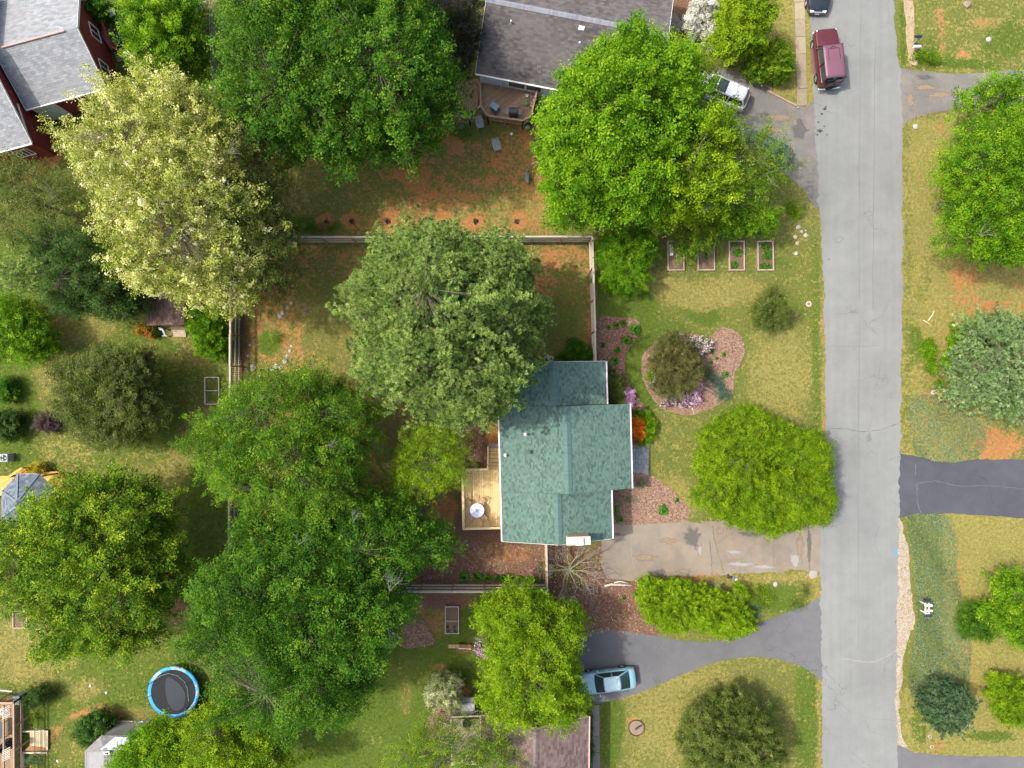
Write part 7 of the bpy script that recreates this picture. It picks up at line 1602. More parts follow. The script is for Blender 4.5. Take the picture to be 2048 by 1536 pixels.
    if mix2:
        pal2, frac, sz, onlytop = mix2
        k2 = r.random(len(C0)) < frac
        if k2.any():
            Cq = C0[k2] + D0[k2] * 0.12 + np.array([0, 0, 0.06]); kk = 7; n = len(Cq) * kk
            Cq = np.repeat(Cq, kk, 0) + r.normal(0, 0.07, (n, 3)); Nq = np.array([0, 0, 1.0]) + r.normal(0, 0.5, (n, 3))
            V, F, val = leaves_np(Cq, Nq, sz, 0.8, r, r.random(n)); link('blossom', mesh_np('blossom', V - o3, F, val), LM[pal2], T)
    if trunk:
        rt = max(0.035, 0.022 * H); mb = MB(); zt = base + (H - base) * 0.25
        mb.tube([(cx, cy, -0.05), (cx, cy, 0.12), (cx + rr.gauss(0, .04), cy, zt * 0.6), (cx, cy, zt)], [rt * 1.5, rt * 1.15, rt * 0.9, rt * 0.75], 8); mb.build('trunk', BARK, T, smooth=True)
        mb = MB(); K = max(4, min(12, len(B) // 8)); ix = r.choice(len(B), K, replace=False); nodes = []
        top = Vector((cx, cy, zt * 0.9))
        for i in ix:
            e = Vector(B[i][0]); m1 = top.lerp(e, 0.4) + Vector((rr.gauss(0, .15), rr.gauss(0, .15), 0.08 * (e - top).length)); e2 = top.lerp(e, 0.82)
            mb.tube([top, m1, e2], [rt * 0.42, rt * 0.27, rt * 0.12], 6, cap=False); nodes += [(m1, rt * 0.3), (top.lerp(m1, 0.6), rt * 0.3), (m1.lerp(e2, 0.5), rt * 0.22), (e2, rt * 0.14)]
        for x, d in B:
            e = Vector(x); nd = min(nodes, key=lambda q: (q[0] - e).length_squared); s_, rn = nd
            mid_ = s_.lerp(e, 0.55) + Vector((rr.gauss(0, .1), rr.gauss(0, .1), 0.06 * (e - s_).length)); mb.tube([s_, mid_, e], [rn * 0.42, rn * 0.25, 0.006], 4, cap=False)
        mb.build('branches', BARK, T)
    for tw in twigs:   # dead branches showing in the crown: (px,py,reach,z,n,direction)
        px, py, rp, z, n = tw[:5]; x, y = G(px, py, z); mb = MB(); fan(mb, Vector((x, y, z - 0.8)), tw[5] if len(tw) > 5 else rr.uniform(0, 6.28), rp * 0.7 / 25, max(3, n - 2), rr, r0=0.02); mb.build('dead_branch', TWIG, T)
    return T
def fan(mb, p, ang, R, n, rr, dz=0.35, lvl=0, r0=0.024):
    for i in range(n):
        a = ang + rr.uniform(-0.9, 0.9); L = R * rr.uniform(0.6, 1.1); e = p + Vector((math.cos(a) * L, math.sin(a) * L, dz * L * rr.uniform(0.5, 1.6))); m = p.lerp(e, 0.5) + Vector((rr.gauss(0, .06), rr.gauss(0, .06), 0.05)) * L
        mb.tube([p, m, e], [r0, r0 * 0.65, r0 * 0.3], 4, cap=False)
        if lvl < 1: fan(mb, m, a + rr.uniform(-0.3, 0.3), R * 0.5, 4, rr, dz, lvl + 1, r0 * 0.5); fan(mb, e, a, R * 0.3, 2, rr, dz, lvl + 1, r0 * 0.4)

MAPLE = dict(leaf=0.19, bough=1.05, sub=10, per=13, clump=0.17)
# --- large crowns
grow('tree', 'large deep green maple between the upper yard and the taupe roofed house', 'tree', [(640, 120, 175, 165, 1.0), (770, 150, 150, 150, .95), (560, 200, 110, 110, .85), (700, 235, 130, 90, .8), (838, 130, 66, 85, .8), (530, 70, 75, 100, .85), (760, 20, 120, 80, .9)], 15, 'deep', seed=1, twigs=[(610, 195, 45, 12, 5, 3.2), (640, 90, 35, 13.5, 5, 1), (670, 230, 30, 11, 4, 2)], **MAPLE)
grow('tree', 'large bright green maple covering the lower right corner of the taupe roof', 'tree', [(1215, 250, 120, 150, 1.0), (1265, 170, 130, 85, .95), (1170, 350, 90, 100, .85), (1260, 350, 110, 90, .85), (1310, 240, 80, 90, .9), (1150, 270, 70, 80, .8)], 14, 'bright', seed=2, leaf=0.22, bough=0.95, sub=11, per=13, clump=0.18)
grow('tree', 'yellow green maple touching the big bright maple on its right, over the driveway', 'tree', [(1390, 300, 80, 80, 1.0), (1420, 275, 50, 50, .9), (1340, 380, 85, 70, .95), (1400, 380, 70, 60, .85), (1355, 300, 50, 70, .9)], 11, 'lime', seed=3, leaf=0.19, bough=0.85, sub=9, per=13, clump=0.16)
grow('tree', 'feathery yellow green young tree above the white station wagon', 'tree', [(1380, 150, 60, 55, 1.0), (1345, 140, 60, 50, .9), (1300, 110, 60, 40, .95), (1412, 165, 34, 38, .8)], 9, 'lime', seed=4, leaf=0.13, bough=1.0, sub=11, per=10, clump=0.10, dens=0.9, fill=0.1, ragged_=0.5)
grow('tree', 'sparse tree with grey twigs spreading over the driveway mouth and the dark blue car', 'tree', [(1480, 340, 90, 75, 1.0), (1510, 290, 55, 35, .85), (1540, 335, 45, 40, .8), (1470, 400, 80, 55, .85)], 9, 'mid', seed=5, leaf=0.13, bough=1.0, sub=9, per=9, clump=0.13, fill=0.12, ragged_=0.45, twigs=[(1500, 310, 60, 8, 5, 0.1), (1440, 400, 60, 8, 4, 4.3), (1498, 260, 45, 6, 4, 1.4), (1540, 340, 45, 8, 5, 5.9)])
grow('tree', 'small pale green locust with feathery leaves just above the leftmost raised beds', 'tree', [(1390, 475, 48, 32, 1.0), (1370, 505, 20, 22, .8), (1420, 465, 25, 22, .8)], 4.2, 'mid', seed=6, leaf=0.13, bough=0.6, sub=8, per=9, clump=0.1, fill=0.1)
grow('tree', 'small lime green tree just above the two right raised beds', 'tree', [(1500, 440, 62, 32, 1.0), (1465, 450, 30, 22, .9)], 5, 'bright', seed=7, leaf=0.14, bough=0.6, sub=9, per=10, clump=0.11)
grow('tree', 'very large cream blossoming tree left of the upper yard', 'tree', [(325, 235, 125, 90, .95), (265, 300, 90, 75, .85), (400, 300, 110, 100, 1.0), (330, 400, 130, 100, 1.0), (420, 440, 120, 105, .95), (330, 520, 100, 75, .8), (440, 560, 90, 65, .8), (190, 300, 55, 32, .7), (235, 360, 60, 45, .75)], 14, 'cream', seed=8, leaf=0.15, bough=0.9, sub=10, per=13, clump=0.13, ragged_=0.4, fill=0.12, twigs=[(440, 300, 50, 12, 5, 0.5), (420, 345, 45, 12, 6, 4.5), (600, 600, 35, 5, 5, 5.5)])
grow('tree', 'dull olive green tree pressed against the right side of the cream blossoming one', 'tree', [(520, 330, 60, 95, 1.0), (550, 510, 55, 95, .9), (500, 430, 60, 80, .95)], 10, 'dull', seed=9, leaf=0.13, bough=0.85, sub=8, per=11, clump=0.13, fill=0.2, ragged_=0.35)
grow('pine_tree', 'huge soft white pine in the middle yard overlapping the green roof', 'tree', [(890, 640, 165, 165, 1.0), (820, 580, 125, 115, .85), (960, 590, 120, 120, .88), (940, 740, 125, 110, .86), (820, 700, 120, 90, .8), (1030, 650, 75, 65, .62), (880, 500, 90, 50, .7), (1030, 540, 45, 40, .55), (930, 820, 75, 35, .6)], 17, 'pine', 'pine', seed=10, leaf=0.19, bough=0.95, sub=20, per=28, fill=0.6, droop=0.12, base=3.0)
grow('tree', 'fine leaved green tree on the left of the middle yard, below the stone line', 'tree', [(560, 830, 110, 95, .9), (470, 880, 85, 90, .85), (560, 930, 130, 95, 1.0), (650, 960, 90, 90, .9), (690, 850, 70, 75, .75), (500, 950, 55, 60, .8), (640, 790, 60, 50, .7)], 12, 'fresh', seed=11, leaf=0.13, bough=0.85, sub=9, per=14, clump=0.14, fill=0.25, ragged_=0.35, twigs=[(530, 890, 50, 10, 5, 3.6), (640, 900, 40, 10, 5, 0.8), (620, 1000, 40, 9, 4, 2), (600, 920, 40, 10, 3, 1.6)])
grow('tree', 'sprawling dark green oak filling the lower middle, right of the blue trampoline', 'tree', [(560, 1180, 140, 110, 1.0), (480, 1240, 100, 105, .9), (620, 1290, 130, 110, 1.0), (720, 1230, 95, 105, .9), (540, 1350, 95, 85, .85), (660, 1370, 90, 70, .8), (580, 1400, 90, 50, .7), (480, 1160, 62, 62, .85)], 14, 'deep', seed=12, leaf=0.16, bough=0.95, sub=10, per=14, clump=0.16, ragged_=0.3, twigs=[(775, 1190, 50, 12, 7, 1.2), (770, 1265, 35, 11, 6, 5.5), (620, 1380, 60, 10, 7, 4.2), (590, 1095, 35, 12, 5, 1), (540, 1370, 50, 10, 6, 4.4), (700, 1050, 40, 11, 5, 0.9), (610, 1215, 30, 12, 5, 2.5), (530, 1310, 35, 12, 4, 3.9)])
grow('tree', 'glossy dark green tree reaching right towards the mulched yard, above the lower fence', 'tree', [(700, 1080, 85, 80, 1.0), (790, 1090, 75, 70, .9), (870, 1085, 42, 48, .75), (760, 1030, 70, 45, .8), (620, 1060, 70, 70, .95), (530, 1060, 60, 50, .85)], 11, 'deep', seed=13, leaf=0.16, bough=0.85, sub=9, per=13, clump=0.15)
grow('tree', 'thin yellow green spring tree with visible twigs left of the yellow deck', 'tree', [(860, 920, 75, 72, 1.0), (830, 970, 55, 40, .8), (900, 900, 45, 45, .8)], 7, 'lime', seed=14, leaf=0.10, bough=0.8, sub=9, per=11, clump=0.12, fill=0.12, ragged_=0.4, dens=1.1, twigs=[(860, 930, 60, 4.5, 4, 0), (850, 920, 60, 4.5, 4, 2.5), (865, 930, 55, 4.5, 4, 4.2)])
grow('tree', 'big layered maple on the left edge half covering the slate blue gazebo', 'tree', [(190, 1080, 150, 115, 1.0), (110, 1140, 110, 95, .9), (260, 1130, 115, 100, .95), (200, 1220, 120, 85, .85), (90, 1060, 75, 70, .8), (220, 990, 85, 50, .8), (150, 1280, 60, 38, .6), (265, 1265, 65, 45, .6)], 12, 'mid', seed=15, leaf=0.17, bough=1.0, sub=11, per=12, clump=0.14, ragged_=0.4)
grow('tree', 'lime green tree below the trampoline at the bottom edge', 'tree', [(430, 1465, 66, 56, 1.0), (480, 1490, 80, 60, .9), (360, 1490, 50, 45, .8), (540, 1530, 60, 40, .8)], 8, 'lime', seed=16, leaf=0.14, bough=0.8, sub=9, per=12, clump=0.14)
grow('tree', 'deep green tree at the bottom edge just right of the grey outbuilding', 'tree', [(310, 1500, 58, 52, 1.0), (270, 1530, 50, 45, .9), (370, 1535, 50, 35, .8)], 7, 'bright', seed=17, leaf=0.18, bough=0.75, sub=9, per=12, clump=0.15)
grow('tree', 'dense rounded green tree between the lower fence and the rose brown roof', 'tree', [(1060, 1260, 85, 70, .95), (1065, 1340, 100, 95, 1.0), (1020, 1400, 60, 50, .8), (1120, 1400, 60, 45, .8), (1130, 1240, 45, 40, .7), (985, 1230, 40, 38, .7), (1040, 1195, 50, 30, .7)], 8.5, 'lime', seed=18, leaf=0.14, bough=0.75, sub=10, per=14, clump=0.14, fill=0.35)
grow('tree', 'sparse green tree over the cream deck at the bottom edge', 'tree', [(880, 1500, 85, 45, .9), (950, 1490, 75, 45, 1.0), (860, 1460, 35, 30, .7), (830, 1525, 60, 30, .8), (1000, 1520, 60, 30, .8)], 8, 'mid', seed=19, leaf=0.11, bough=0.7, sub=8, per=9, clump=0.14, fill=0.1, ragged_=0.5, dens=0.9, trunk_xy=(850, 1505))
grow('shrub', 'huge rounded lime green juniper beside the road', 'shrub', [(1530, 930, 125, 108, 1.0), (1475, 895, 80, 72, .85), (1590, 960, 85, 95, .9), (1470, 985, 75, 65, .8), (1545, 1015, 85, 55, .8), (1430, 930, 42, 38, .6), (1615, 1000, 55, 55, .7)], 4.6, 'lime', seed=20, leaf=0.15, bough=0.6, sub=9, per=14, clump=0.12, fill=0.3, droop=0.3, ragged_=0.12, asp=0.35)
grow('shrub', 'long lime yellow hedge between the two drives', 'hedge', [(1370, 1215, 78, 50, 1.0), (1310, 1200, 35, 42, .85), (1430, 1225, 55, 42, .9), (1460, 1240, 50, 38, .7), (1480, 1180, 14, 14, .6), (1300, 1175, 22, 20, .7)], 2.8, 'lime', seed=21, leaf=0.12, bough=0.42, sub=9, per=13, clump=0.08, fill=0.35, ragged_=0.15)
grow('tree', 'large oak on the right edge, below the upper right driveway', 'tree', [(1990, 330, 100, 90, 1.0), (1975, 440, 72, 80, .9), (2030, 430, 70, 90, .95), (2040, 300, 60, 90, .9), (1985, 200, 60, 50, .8), (1940, 360, 38, 55, .7), (2010, 500, 55, 32, .7)], 11, 'bright', seed=22, leaf=0.15, bough=0.85, sub=10, per=13, clump=0.15, ragged_=0.3, twigs=[(1965, 200, 25, 9, 5, 2), (2040, 380, 40, 10, 5, 3.8), (1975, 465, 35, 9, 4, 0.7)])
grow('pine_tree', 'soft blue green pine on the right edge above the dark sealed driveway', 'tree', [(1985, 700, 65, 75, 1.0), (1950, 760, 65, 55, .8), (2020, 770, 60, 70, .95), (1930, 790, 45, 30, .6), (1990, 650, 30, 40, .7), (2030, 690, 45, 60, .95)], 8, 'bluepine', 'pine', seed=23, leaf=0.24, bough=0.85, sub=9, per=20, fill=0.3, base=1.0, ragged_=0.35, twigs=[(2040, 840, 60, 5, 8, 0.2), (1970, 765, 50, 6, 4, 2.8)])
grow('shrub', 'low bright green juniper left of the blue green pine', 'shrub', [(1960, 665, 48, 24, 1.0), (1930, 690, 35, 28, .8), (1905, 720, 20, 22, .7), (1990, 660, 30, 20, 1)], 1.2, 'bright', seed=24, leaf=0.12, bough=0.45, sub=8, per=11, clump=0.1, trunk=False)
grow('shrub', 'small strip of low green juniper scattered in the bark by the road', 'shrub', [(1858, 700, 14, 24, 1.0), (1864, 735, 10, 16, .8), (1880, 770, 8, 6, .6)], 0.5, 'bright', seed=25, leaf=0.10, bough=0.35, sub=7, per=9, clump=0.09, trunk=False)
grow('shrub', 'bright green rounded forsythia in the corner right of the fence', 'shrub', [(1255, 505, 58, 45, 1.0), (1250, 550, 52, 38, .85), (1225, 500, 32, 32, .8), (1280, 480, 32, 22, .8)], 4.0, 'bright', seed=26, leaf=0.12, bough=0.55, sub=9, per=12, clump=0.1)
grow('shrub', 'thin brownish green shrub alone on the front lawn near the road', 'shrub', [(1540, 625, 34, 40, 1.0), (1545, 590, 14, 20, .8)], 1.6, 'dull', seed=27, leaf=0.10, bough=0.45, sub=9, per=11, clump=0.09, fill=0.3, dens=1.0, ragged_=0.4)
grow('shrub', 'low brown twiggy offshoot right of the thin lawn shrub', 'shrub', [(1580, 635, 26, 20, 1.0)], 0.7, 'bronze', seed=28, leaf=0.08, bough=0.4, sub=4, per=6, clump=0.09, fill=0, dens=0.8, ragged_=0.6)
grow('tree', 'bronze green small tree in the middle of the flower island', 'tree', [(1350, 720, 48, 45, 1.0), (1345, 760, 40, 35, .85), (1375, 740, 32, 40, .8), (1340, 690, 25, 28, .75)], 3.6, 'bronze', seed=29, leaf=0.10, bough=0.5, sub=9, per=12, clump=0.09, base=0.9)
grow('tree', 'olive green ornamental pear alone on the left lawn', 'tree', [(225, 765, 90, 70, 1.0), (180, 800, 70, 65, .85), (270, 790, 65, 75, .9), (225, 850, 75, 55, .8), (270, 725, 50, 35, .75), (150, 750, 42, 40, .7)], 7, 'dull', seed=30, leaf=0.13, bough=0.8, sub=10, per=13, clump=0.12, ragged_=0.3, mix2=('purple', .12, .09, 1))
grow('tree', 'dense dark evergreen left of the gambrel shed', 'tree', [(190, 540, 80, 72, 1.0), (130, 500, 60, 52, .9), (235, 590, 60, 52, .85), (160, 600, 60, 35, .8)], 8, 'dark', seed=31, leaf=0.17, bough=0.75, sub=10, per=13, clump=0.13, asp=0.4, fill=0.4)
grow('tree', 'pale willow like green tree on the left edge above the lush lawn', 'tree', [(60, 545, 62, 45, 1.0), (110, 530, 40, 40, .9), (30, 560, 35, 32, .8)], 7, 'pine', 'pine', seed=32, leaf=0.18, bough=0.8, sub=9, per=16, fill=0.3)
grow('tree', 'thin brown green tree on the left edge below the red house', 'tree', [(70, 380, 75, 60, 1.0), (25, 430, 50, 50, .85), (120, 420, 50, 45, .8), (30, 350, 45, 35, .8), (20, 480, 35, 25, .7)], 7, 'dull', seed=33, leaf=0.12, bough=0.8, sub=7, per=9, clump=0.14, fill=0.12, ragged_=0.4, twigs=[(90, 400, 40, 6, 6, 1)])
grow('tree', 'bright fresh green tree on the left edge beside the lush lawn', 'tree', [(40, 680, 62, 50, 1.0), (85, 690, 32, 32, .8), (20, 620, 45, 35, .9), (50, 640, 38, 30, .85)], 5, 'bright', seed=34, leaf=0.13, bough=0.65, sub=8, per=11, clump=0.12)
grow('shrub', 'dense bright green arborvitae between the shed and the left fence', 'shrub', [(418, 655, 38, 38, 1.0), (425, 690, 36, 30, .85), (400, 640, 24, 22, .85)], 3.0, 'bright', seed=35, leaf=0.14, bough=0.45, sub=9, per=13, clump=0.08, asp=0.35, ragged_=0.15, fill=0.35)
grow('shrub', 'small purple brown round bush on the left lawn', 'shrub', [(95, 845, 27, 22, 1.0)], 1.3, 'purple', seed=36, leaf=0.08, bough=0.35, sub=8, per=11, clump=0.07, ragged_=0.15)
grow('shrub', 'dark glossy green bush on the left edge next to the purple brown one', 'shrub', [(14, 850, 30, 32, 1.0)], 1.8, 'dark', seed=37, leaf=0.12, bough=0.4, sub=8, per=11, clump=0.09)
grow('shrub', 'deep green bush on the left edge above the dark glossy one', 'shrub', [(10, 780, 22, 28, 1.0)], 1.5, 'deep', seed=38, leaf=0.12, bough=0.4, sub=7, per=10, clump=0.09)
grow('shrub', 'bright green tall shrub thicket right of the red house', 'shrub', [(310, 40, 62, 48, 1.0), (350, 85, 48, 48, .9), (290, 100, 42, 38, .85), (320, 130, 45, 25, .7), (370, 30, 30, 45, .8)], 5, 'bright', seed=39, leaf=0.15, bough=0.7, sub=10, per=12, clump=0.12)
grow('shrub', 'dark green shrub tucked behind the roof edge of the red house', 'shrub', [(192, 15, 30, 28, 1.0), (215, 35, 16, 14, .7)], 3, 'deep', seed=40, leaf=0.14, bough=0.5, sub=8, per=11, clump=0.1)
grow('shrub', 'slender white flowering bush along the wire fence', 'shrub', [(396, 15, 13, 24, 1.0), (395, 60, 11, 26, .9), (392, 88, 8, 12, .8)], 2.4, 'mid', seed=41, leaf=0.10, bough=0.4, sub=8, per=9, clump=0.08, mix2=('white', .55, .10, 1))
grow('shrub', 'yellow green weeds growing along the foot of the wire fence', 'shrub', [(408, 150, 20, 60, 1.0), (425, 215, 14, 40, .8), (440, 260, 14, 22, .7)], 0.9, 'lime', seed=42, leaf=0.09, bough=0.4, sub=7, per=9, clump=0.12, trunk=False, fill=0.1, dens=0.8)
grow('tree', 'dark plum green tree at the left end of the taupe roof', 'tree', [(905, 35, 55, 48, 1.0), (930, 75, 38, 38, .8), (900, -10, 60, 40, .9), (925, 120, 22, 30, .6)], 7, 'plum', seed=43, leaf=0.13, bough=0.65, sub=9, per=13, clump=0.12)
grow('tree', 'white blossoming viburnum beside the taupe roofed house', 'tree', [(1410, 25, 36, 32, 1.0), (1422, 62, 26, 24, .9), (1390, 48, 22, 26, .8), (1428, 88, 12, 9, .6)], 3.6, 'white', seed=44, leaf=0.13, bough=0.42, sub=9, per=13, clump=0.08, ragged_=0.15)
grow('tree', 'lime green tree right of the white blossoming viburnum', 'tree', [(1485, 30, 55, 48, 1.0), (1465, 75, 38, 34, .85), (1505, 70, 35, 30, .8)], 6, 'lime', seed=45, leaf=0.16, bough=0.6, sub=9, per=12, clump=0.12)
grow('shrub', 'round glossy deep green shrub left of the mossy pavement strip', 'shrub', [(1540, 118, 46, 36, 1.0), (1520, 140, 32, 24, .85), (1560, 135, 28, 26, .85)], 2.6, 'mid', seed=46, leaf=0.12, bough=0.42, sub=9, per=13, clump=0.08, ragged_=0.12)
grow('shrub', 'round olive green holly with reddish tips alone on the bottom lawn', 'shrub', [(1460, 1450, 85, 62, 1.0), (1430, 1500, 70, 55, .9), (1510, 1490, 60, 62, .9), (1470, 1540, 80, 40, .85), (1400, 1470, 40, 45, .7)], 5, 'dull', seed=47, leaf=0.12, bough=0.6, sub=10, per=14, clump=0.11, ragged_=0.2)
grow('spruce_tree', 'small round blue green spruce in the ground cover at the lower right', 'tree', [(1890, 1410, 50, 50, 1.0), (1892, 1415, 38, 38, 1.2)], 3.4, 'spruce', 'pine', seed=48, leaf=0.20, bough=0.5, sub=9, per=18, fill=0.4, ragged_=0.12, base=0.1)
grow('shrub', 'deep green loose shrub at the edge of the ground cover patch', 'shrub', [(1945, 1235, 26, 30, 1.0), (1970, 1262, 24, 22, .8), (1930, 1262, 12, 14, .6)], 1.8, 'deep', seed=49, leaf=0.10, bough=0.42, sub=8, per=10, clump=0.1, ragged_=0.3)
grow('tree', 'pale leaved green tree on the right edge below the dark sealed driveway', 'tree', [(2030, 1185, 38, 48, 1.0), (2000, 1225, 38, 20, .8), (2038, 1255, 38, 40, .85), (2050, 1220, 40, 60, 1.0)], 5, 'bright', seed=50, leaf=0.15, bough=0.6, sub=8, per=10, clump=0.12, ragged_=0.4)
grow('shrub', 'round lime green shrub on the right edge near the bottom', 'shrub', [(2020, 1385, 42, 38, 1.0), (2030, 1420, 40, 32, .85)], 2.4, 'lime', seed=51, leaf=0.11, bough=0.45, sub=9, per=12, clump=0.09)
grow('shrub', 'dark green shrub by the timber edging at the bottom left', 'shrub', [(78, 1390, 24, 22, 1.0), (60, 1405, 14, 12, .7)], 1.6, 'dark', seed=52, leaf=0.10, bough=0.4, sub=8, per=10, clump=0.09)
grow('shrub', 'dark green shrub left of the wide wooden steps', 'shrub', [(195, 1450, 36, 28, 1.0), (180, 1470, 26, 20, .8)], 1.8, 'dark', seed=53, leaf=0.11, bough=0.4, sub=8, per=11, clump=0.1, mix2=('hosta', .2, .1, 1))
grow('shrub', 'cream and green variegated small tree beside the grey covered grill', 'tree', [(890, 1378, 32, 30, 1.0), (872, 1395, 22, 18, .8), (905, 1400, 20, 18, .8)], 3.2, 'variegated', seed=54, leaf=0.10, bough=0.4, sub=9, per=12, clump=0.09, ragged_=0.3)
grow('shrub', 'dark rhododendron in the bed against the north wing of the green roofed house', 'shrub', [(1230, 775, 20, 30, 1.0), (1234, 800, 16, 16, .8)], 1.8, 'dull', seed=55, leaf=0.13, bough=0.4, sub=8, per=10, clump=0.09, asp=0.35)
grow('shrub', 'pink azalea beside the dark rhododendron', 'azalea', [(1256, 788, 13, 10, 1.0), (1258, 802, 12, 9, .8)], 1.0, 'pink', seed=56, leaf=0.09, bough=0.3, sub=8, per=12, clump=0.06, trunk=False, ragged_=0.15)
grow('shrub', 'vivid orange azalea by the front door of the green roofed house', 'azalea', [(1271, 852, 17, 18, 1.0), (1278, 866, 12, 14, .8)], 1.3, 'orange', seed=57, leaf=0.10, bough=0.3, sub=9, per=13, clump=0.06, trunk=False, ragged_=0.2)
grow('shrub', 'mid green shrub hugging the orange azalea from the right', 'shrub', [(1298, 858, 16, 30, 1.0), (1285, 832, 22, 10, .8), (1285, 882, 14, 8, .7)], 0.9, 'bright', seed=58, leaf=0.12, bough=0.35, sub=8, per=11, clump=0.09, trunk=False, asp=0.3)
for i, (l, lob, pal, fl, h, lfp) in enumerate([
    ('pale pink azalea at the top right of the flower island', [(1375, 690, 18, 14, 1), (1400, 692, 20, 16, .9), (1362, 683, 12, 10, .7)], 'deep', 'pale_pink', 1.2, .35),
    ('pink azalea at the left of the flower island', [(1312, 762, 10, 14, 1), (1322, 778, 10, 8, .8)], 'deep', 'pale_pink', 0.9, .4),
    ('pink azalea along the lower edge of the flower island', [(1352, 795, 18, 12, 1), (1336, 803, 12, 8, .8), (1368, 802, 12, 12, .8)], 'deep', 'pink', 0.9, .4),
    ('strong pink azalea right of the island tree, lower right', [(1387, 790, 11, 18, 1), (1392, 775, 8, 10, .8)], 'deep', 'pink', 1.0, .85),
    ('small purple pink flowers above the island log', [(1390, 752, 6, 10, 1)], 'deep', 'pink', 0.7, .7)]):
    grow('azalea_bush', l, 'azalea', lob, h, pal, seed=60 + i, leaf=0.10, bough=0.32, sub=8, per=9, clump=0.07, trunk=False, mix2=(fl, lfp, .10, 1))
grow('shrub', 'lime green low plant at the left of the island tree', 'plant', [(1310, 742, 12, 8, 1), (1302, 752, 8, 7, .8)], 0.6, 'lime', seed=70, leaf=0.09, bough=0.3, sub=7, per=9, clump=0.06, trunk=False)
grow('shrub', 'blue green perennial patch at the lower right of the island', 'plant', [(1438, 770, 14, 12, 1), (1448, 790, 16, 12, .9), (1425, 755, 18, 8, .8)], 0.5, 'blue', seed=71, leaf=0.09, bough=0.35, sub=7, per=8, clump=0.1, trunk=False, fill=0)
grow('shrub', 'soft green low plant between the island tree and the log', 'plant', [(1408, 745, 18, 14, 1)], 0.6, 'spruce', seed=72, leaf=0.09, bough=0.35, sub=6, per=8, clump=0.1, trunk=False, fill=0)
grow('shrub', 'dense dark green pachysandra patch above the green roof, inside the fence', 'plant', [(1155, 708, 32, 20, 1.0), (1150, 690, 16, 10, .8), (1170, 720, 18, 8, .9)], 0.9, 'deep', seed=73, leaf=0.14, bough=0.4, sub=8, per=10, clump=0.1, trunk=False)
grow('shrub', 'golden yellow shrub beside the honey coloured railing', 'shrub', [(76, 935, 13, 11, 1.0), (65, 938, 9, 7, .8)], 1.3, 'yellow', seed=74, leaf=0.10, bough=0.3, sub=8, per=10, clump=0.07, trunk=False)
grow('shrub', 'bush with red flowers at the left corner of the shed', 'shrub', [(290, 660, 14, 12, 1.0), (305, 662, 12, 12, .8)], 1.0, 'mid', seed=75, leaf=0.09, bough=0.3, sub=7, per=9, clump=0.08, trunk=False, mix2=('red', .25, .1, 1))
grow('shrub', 'purple flowering bush beside the small dark bench', 'shrub', [(962, 1285, 9, 9, 1), (960, 1298, 9, 9, .8), (972, 1300, 8, 14, .8)], 1.3, 'deep', seed=76, leaf=0.10, bough=0.3, sub=8, per=9, clump=0.07, trunk=False, mix2=('pink', .6, .09, 1))
grow('shrub', 'olive dwarf shrub at the corner of the rose brown roof and the walk', 'shrub', [(1170, 1428, 14, 16, 1), (1176, 1410, 9, 6, .7)], 1.0, 'bronze', seed=77, leaf=0.09, bough=0.3, sub=8, per=10, clump=0.07, trunk=False)
grow('shrub', 'narrow row of green plants between the rose brown roof and the walk', 'plant', [(1181, 1460, 5, 24, 1), (1182, 1500, 5, 22, .8)], 0.4, 'deep', seed=78, leaf=0.09, bough=0.25, sub=6, per=8, clump=0.06, trunk=False)
grow('shrub', 'green weed clump by the mailbox post of the white mailbox', 'shrub', [(1850, 115, 22, 14, 1.0), (1870, 122, 14, 10, .7), (1838, 105, 12, 10, .7)], 0.8, 'mid', seed=79, leaf=0.09, bough=0.35, sub=6, per=8, clump=0.1, trunk=False, fill=0)
grow('shrub', 'tiny young shrub near the driveway in the upper right corner of the front lawn', 'shrub', [(1590, 425, 13, 13, 1.0), (1580, 408, 9, 9, .8)], 0.9, 'lime', seed=80, leaf=0.09, bough=0.3, sub=6, per=8, clump=0.08, trunk=False, fill=0)
grow('shrub', 'dwarf grey green juniper in the mulch by the lower right drive corner', 'shrub', [(1240, 760, 10, 8, 1.0), (1216, 735, 9, 16, .8)], 0.6, 'spruce', seed=81, leaf=0.08, bough=0.3, sub=6, per=8, clump=0.07, trunk=False)
for i, (l, px, py, rx, ry, pal) in enumerate([('green weeds on the left part of the strip between the two drives', 1520, 1195, 28, 26, 'mid'), ('blue green weeds right of the lime hedge', 1505, 1225, 16, 18, 'blue'), ('dark green weed patch near the road on the strip between the drives', 1612, 1180, 12, 16, 'dull'), ('small weed patch on the strip above the asphalt drive edge', 1598, 1210, 16, 12, 'dull'),
        ('weeds under the first row of stones in the fenced yard', 555, 675, 14, 14, 'mid'), ('weeds at the bottom of the door bed', 1262, 1000, 20, 8, 'spruce'), ('pale green plants in the door bed near the house corner', 1278, 968, 24, 8, 'spruce'), ('sparse plants along the house wall in the door bed', 1232, 1020, 9, 16, 'mid'),
        ('dense weeds along the upper side of the top fence at its left end', 620, 455, 60, 10, 'deep'), ('weeds under the brown deck corner', 925, 268, 24, 10, 'deep'), ('weeds by the path at the lower left', 215, 1490, 16, 20, 'spruce'), ('weeds below the board platform', 70, 1518, 18, 12, 'spruce'), ('low bush above the board platform', 70, 1434, 9, 9, 'mid'), ('weeds beside the grey frame bed left of the bench', 976, 1260, 10, 22, 'spruce')]):
    grow('weed_patch', l, 'weeds', [(px, py, rx, ry, 1.0)], 0.35, pal, seed=90 + i, leaf=0.085, bough=0.4, sub=6, per=7, clump=0.12, trunk=False, fill=0, ragged_=0.5)

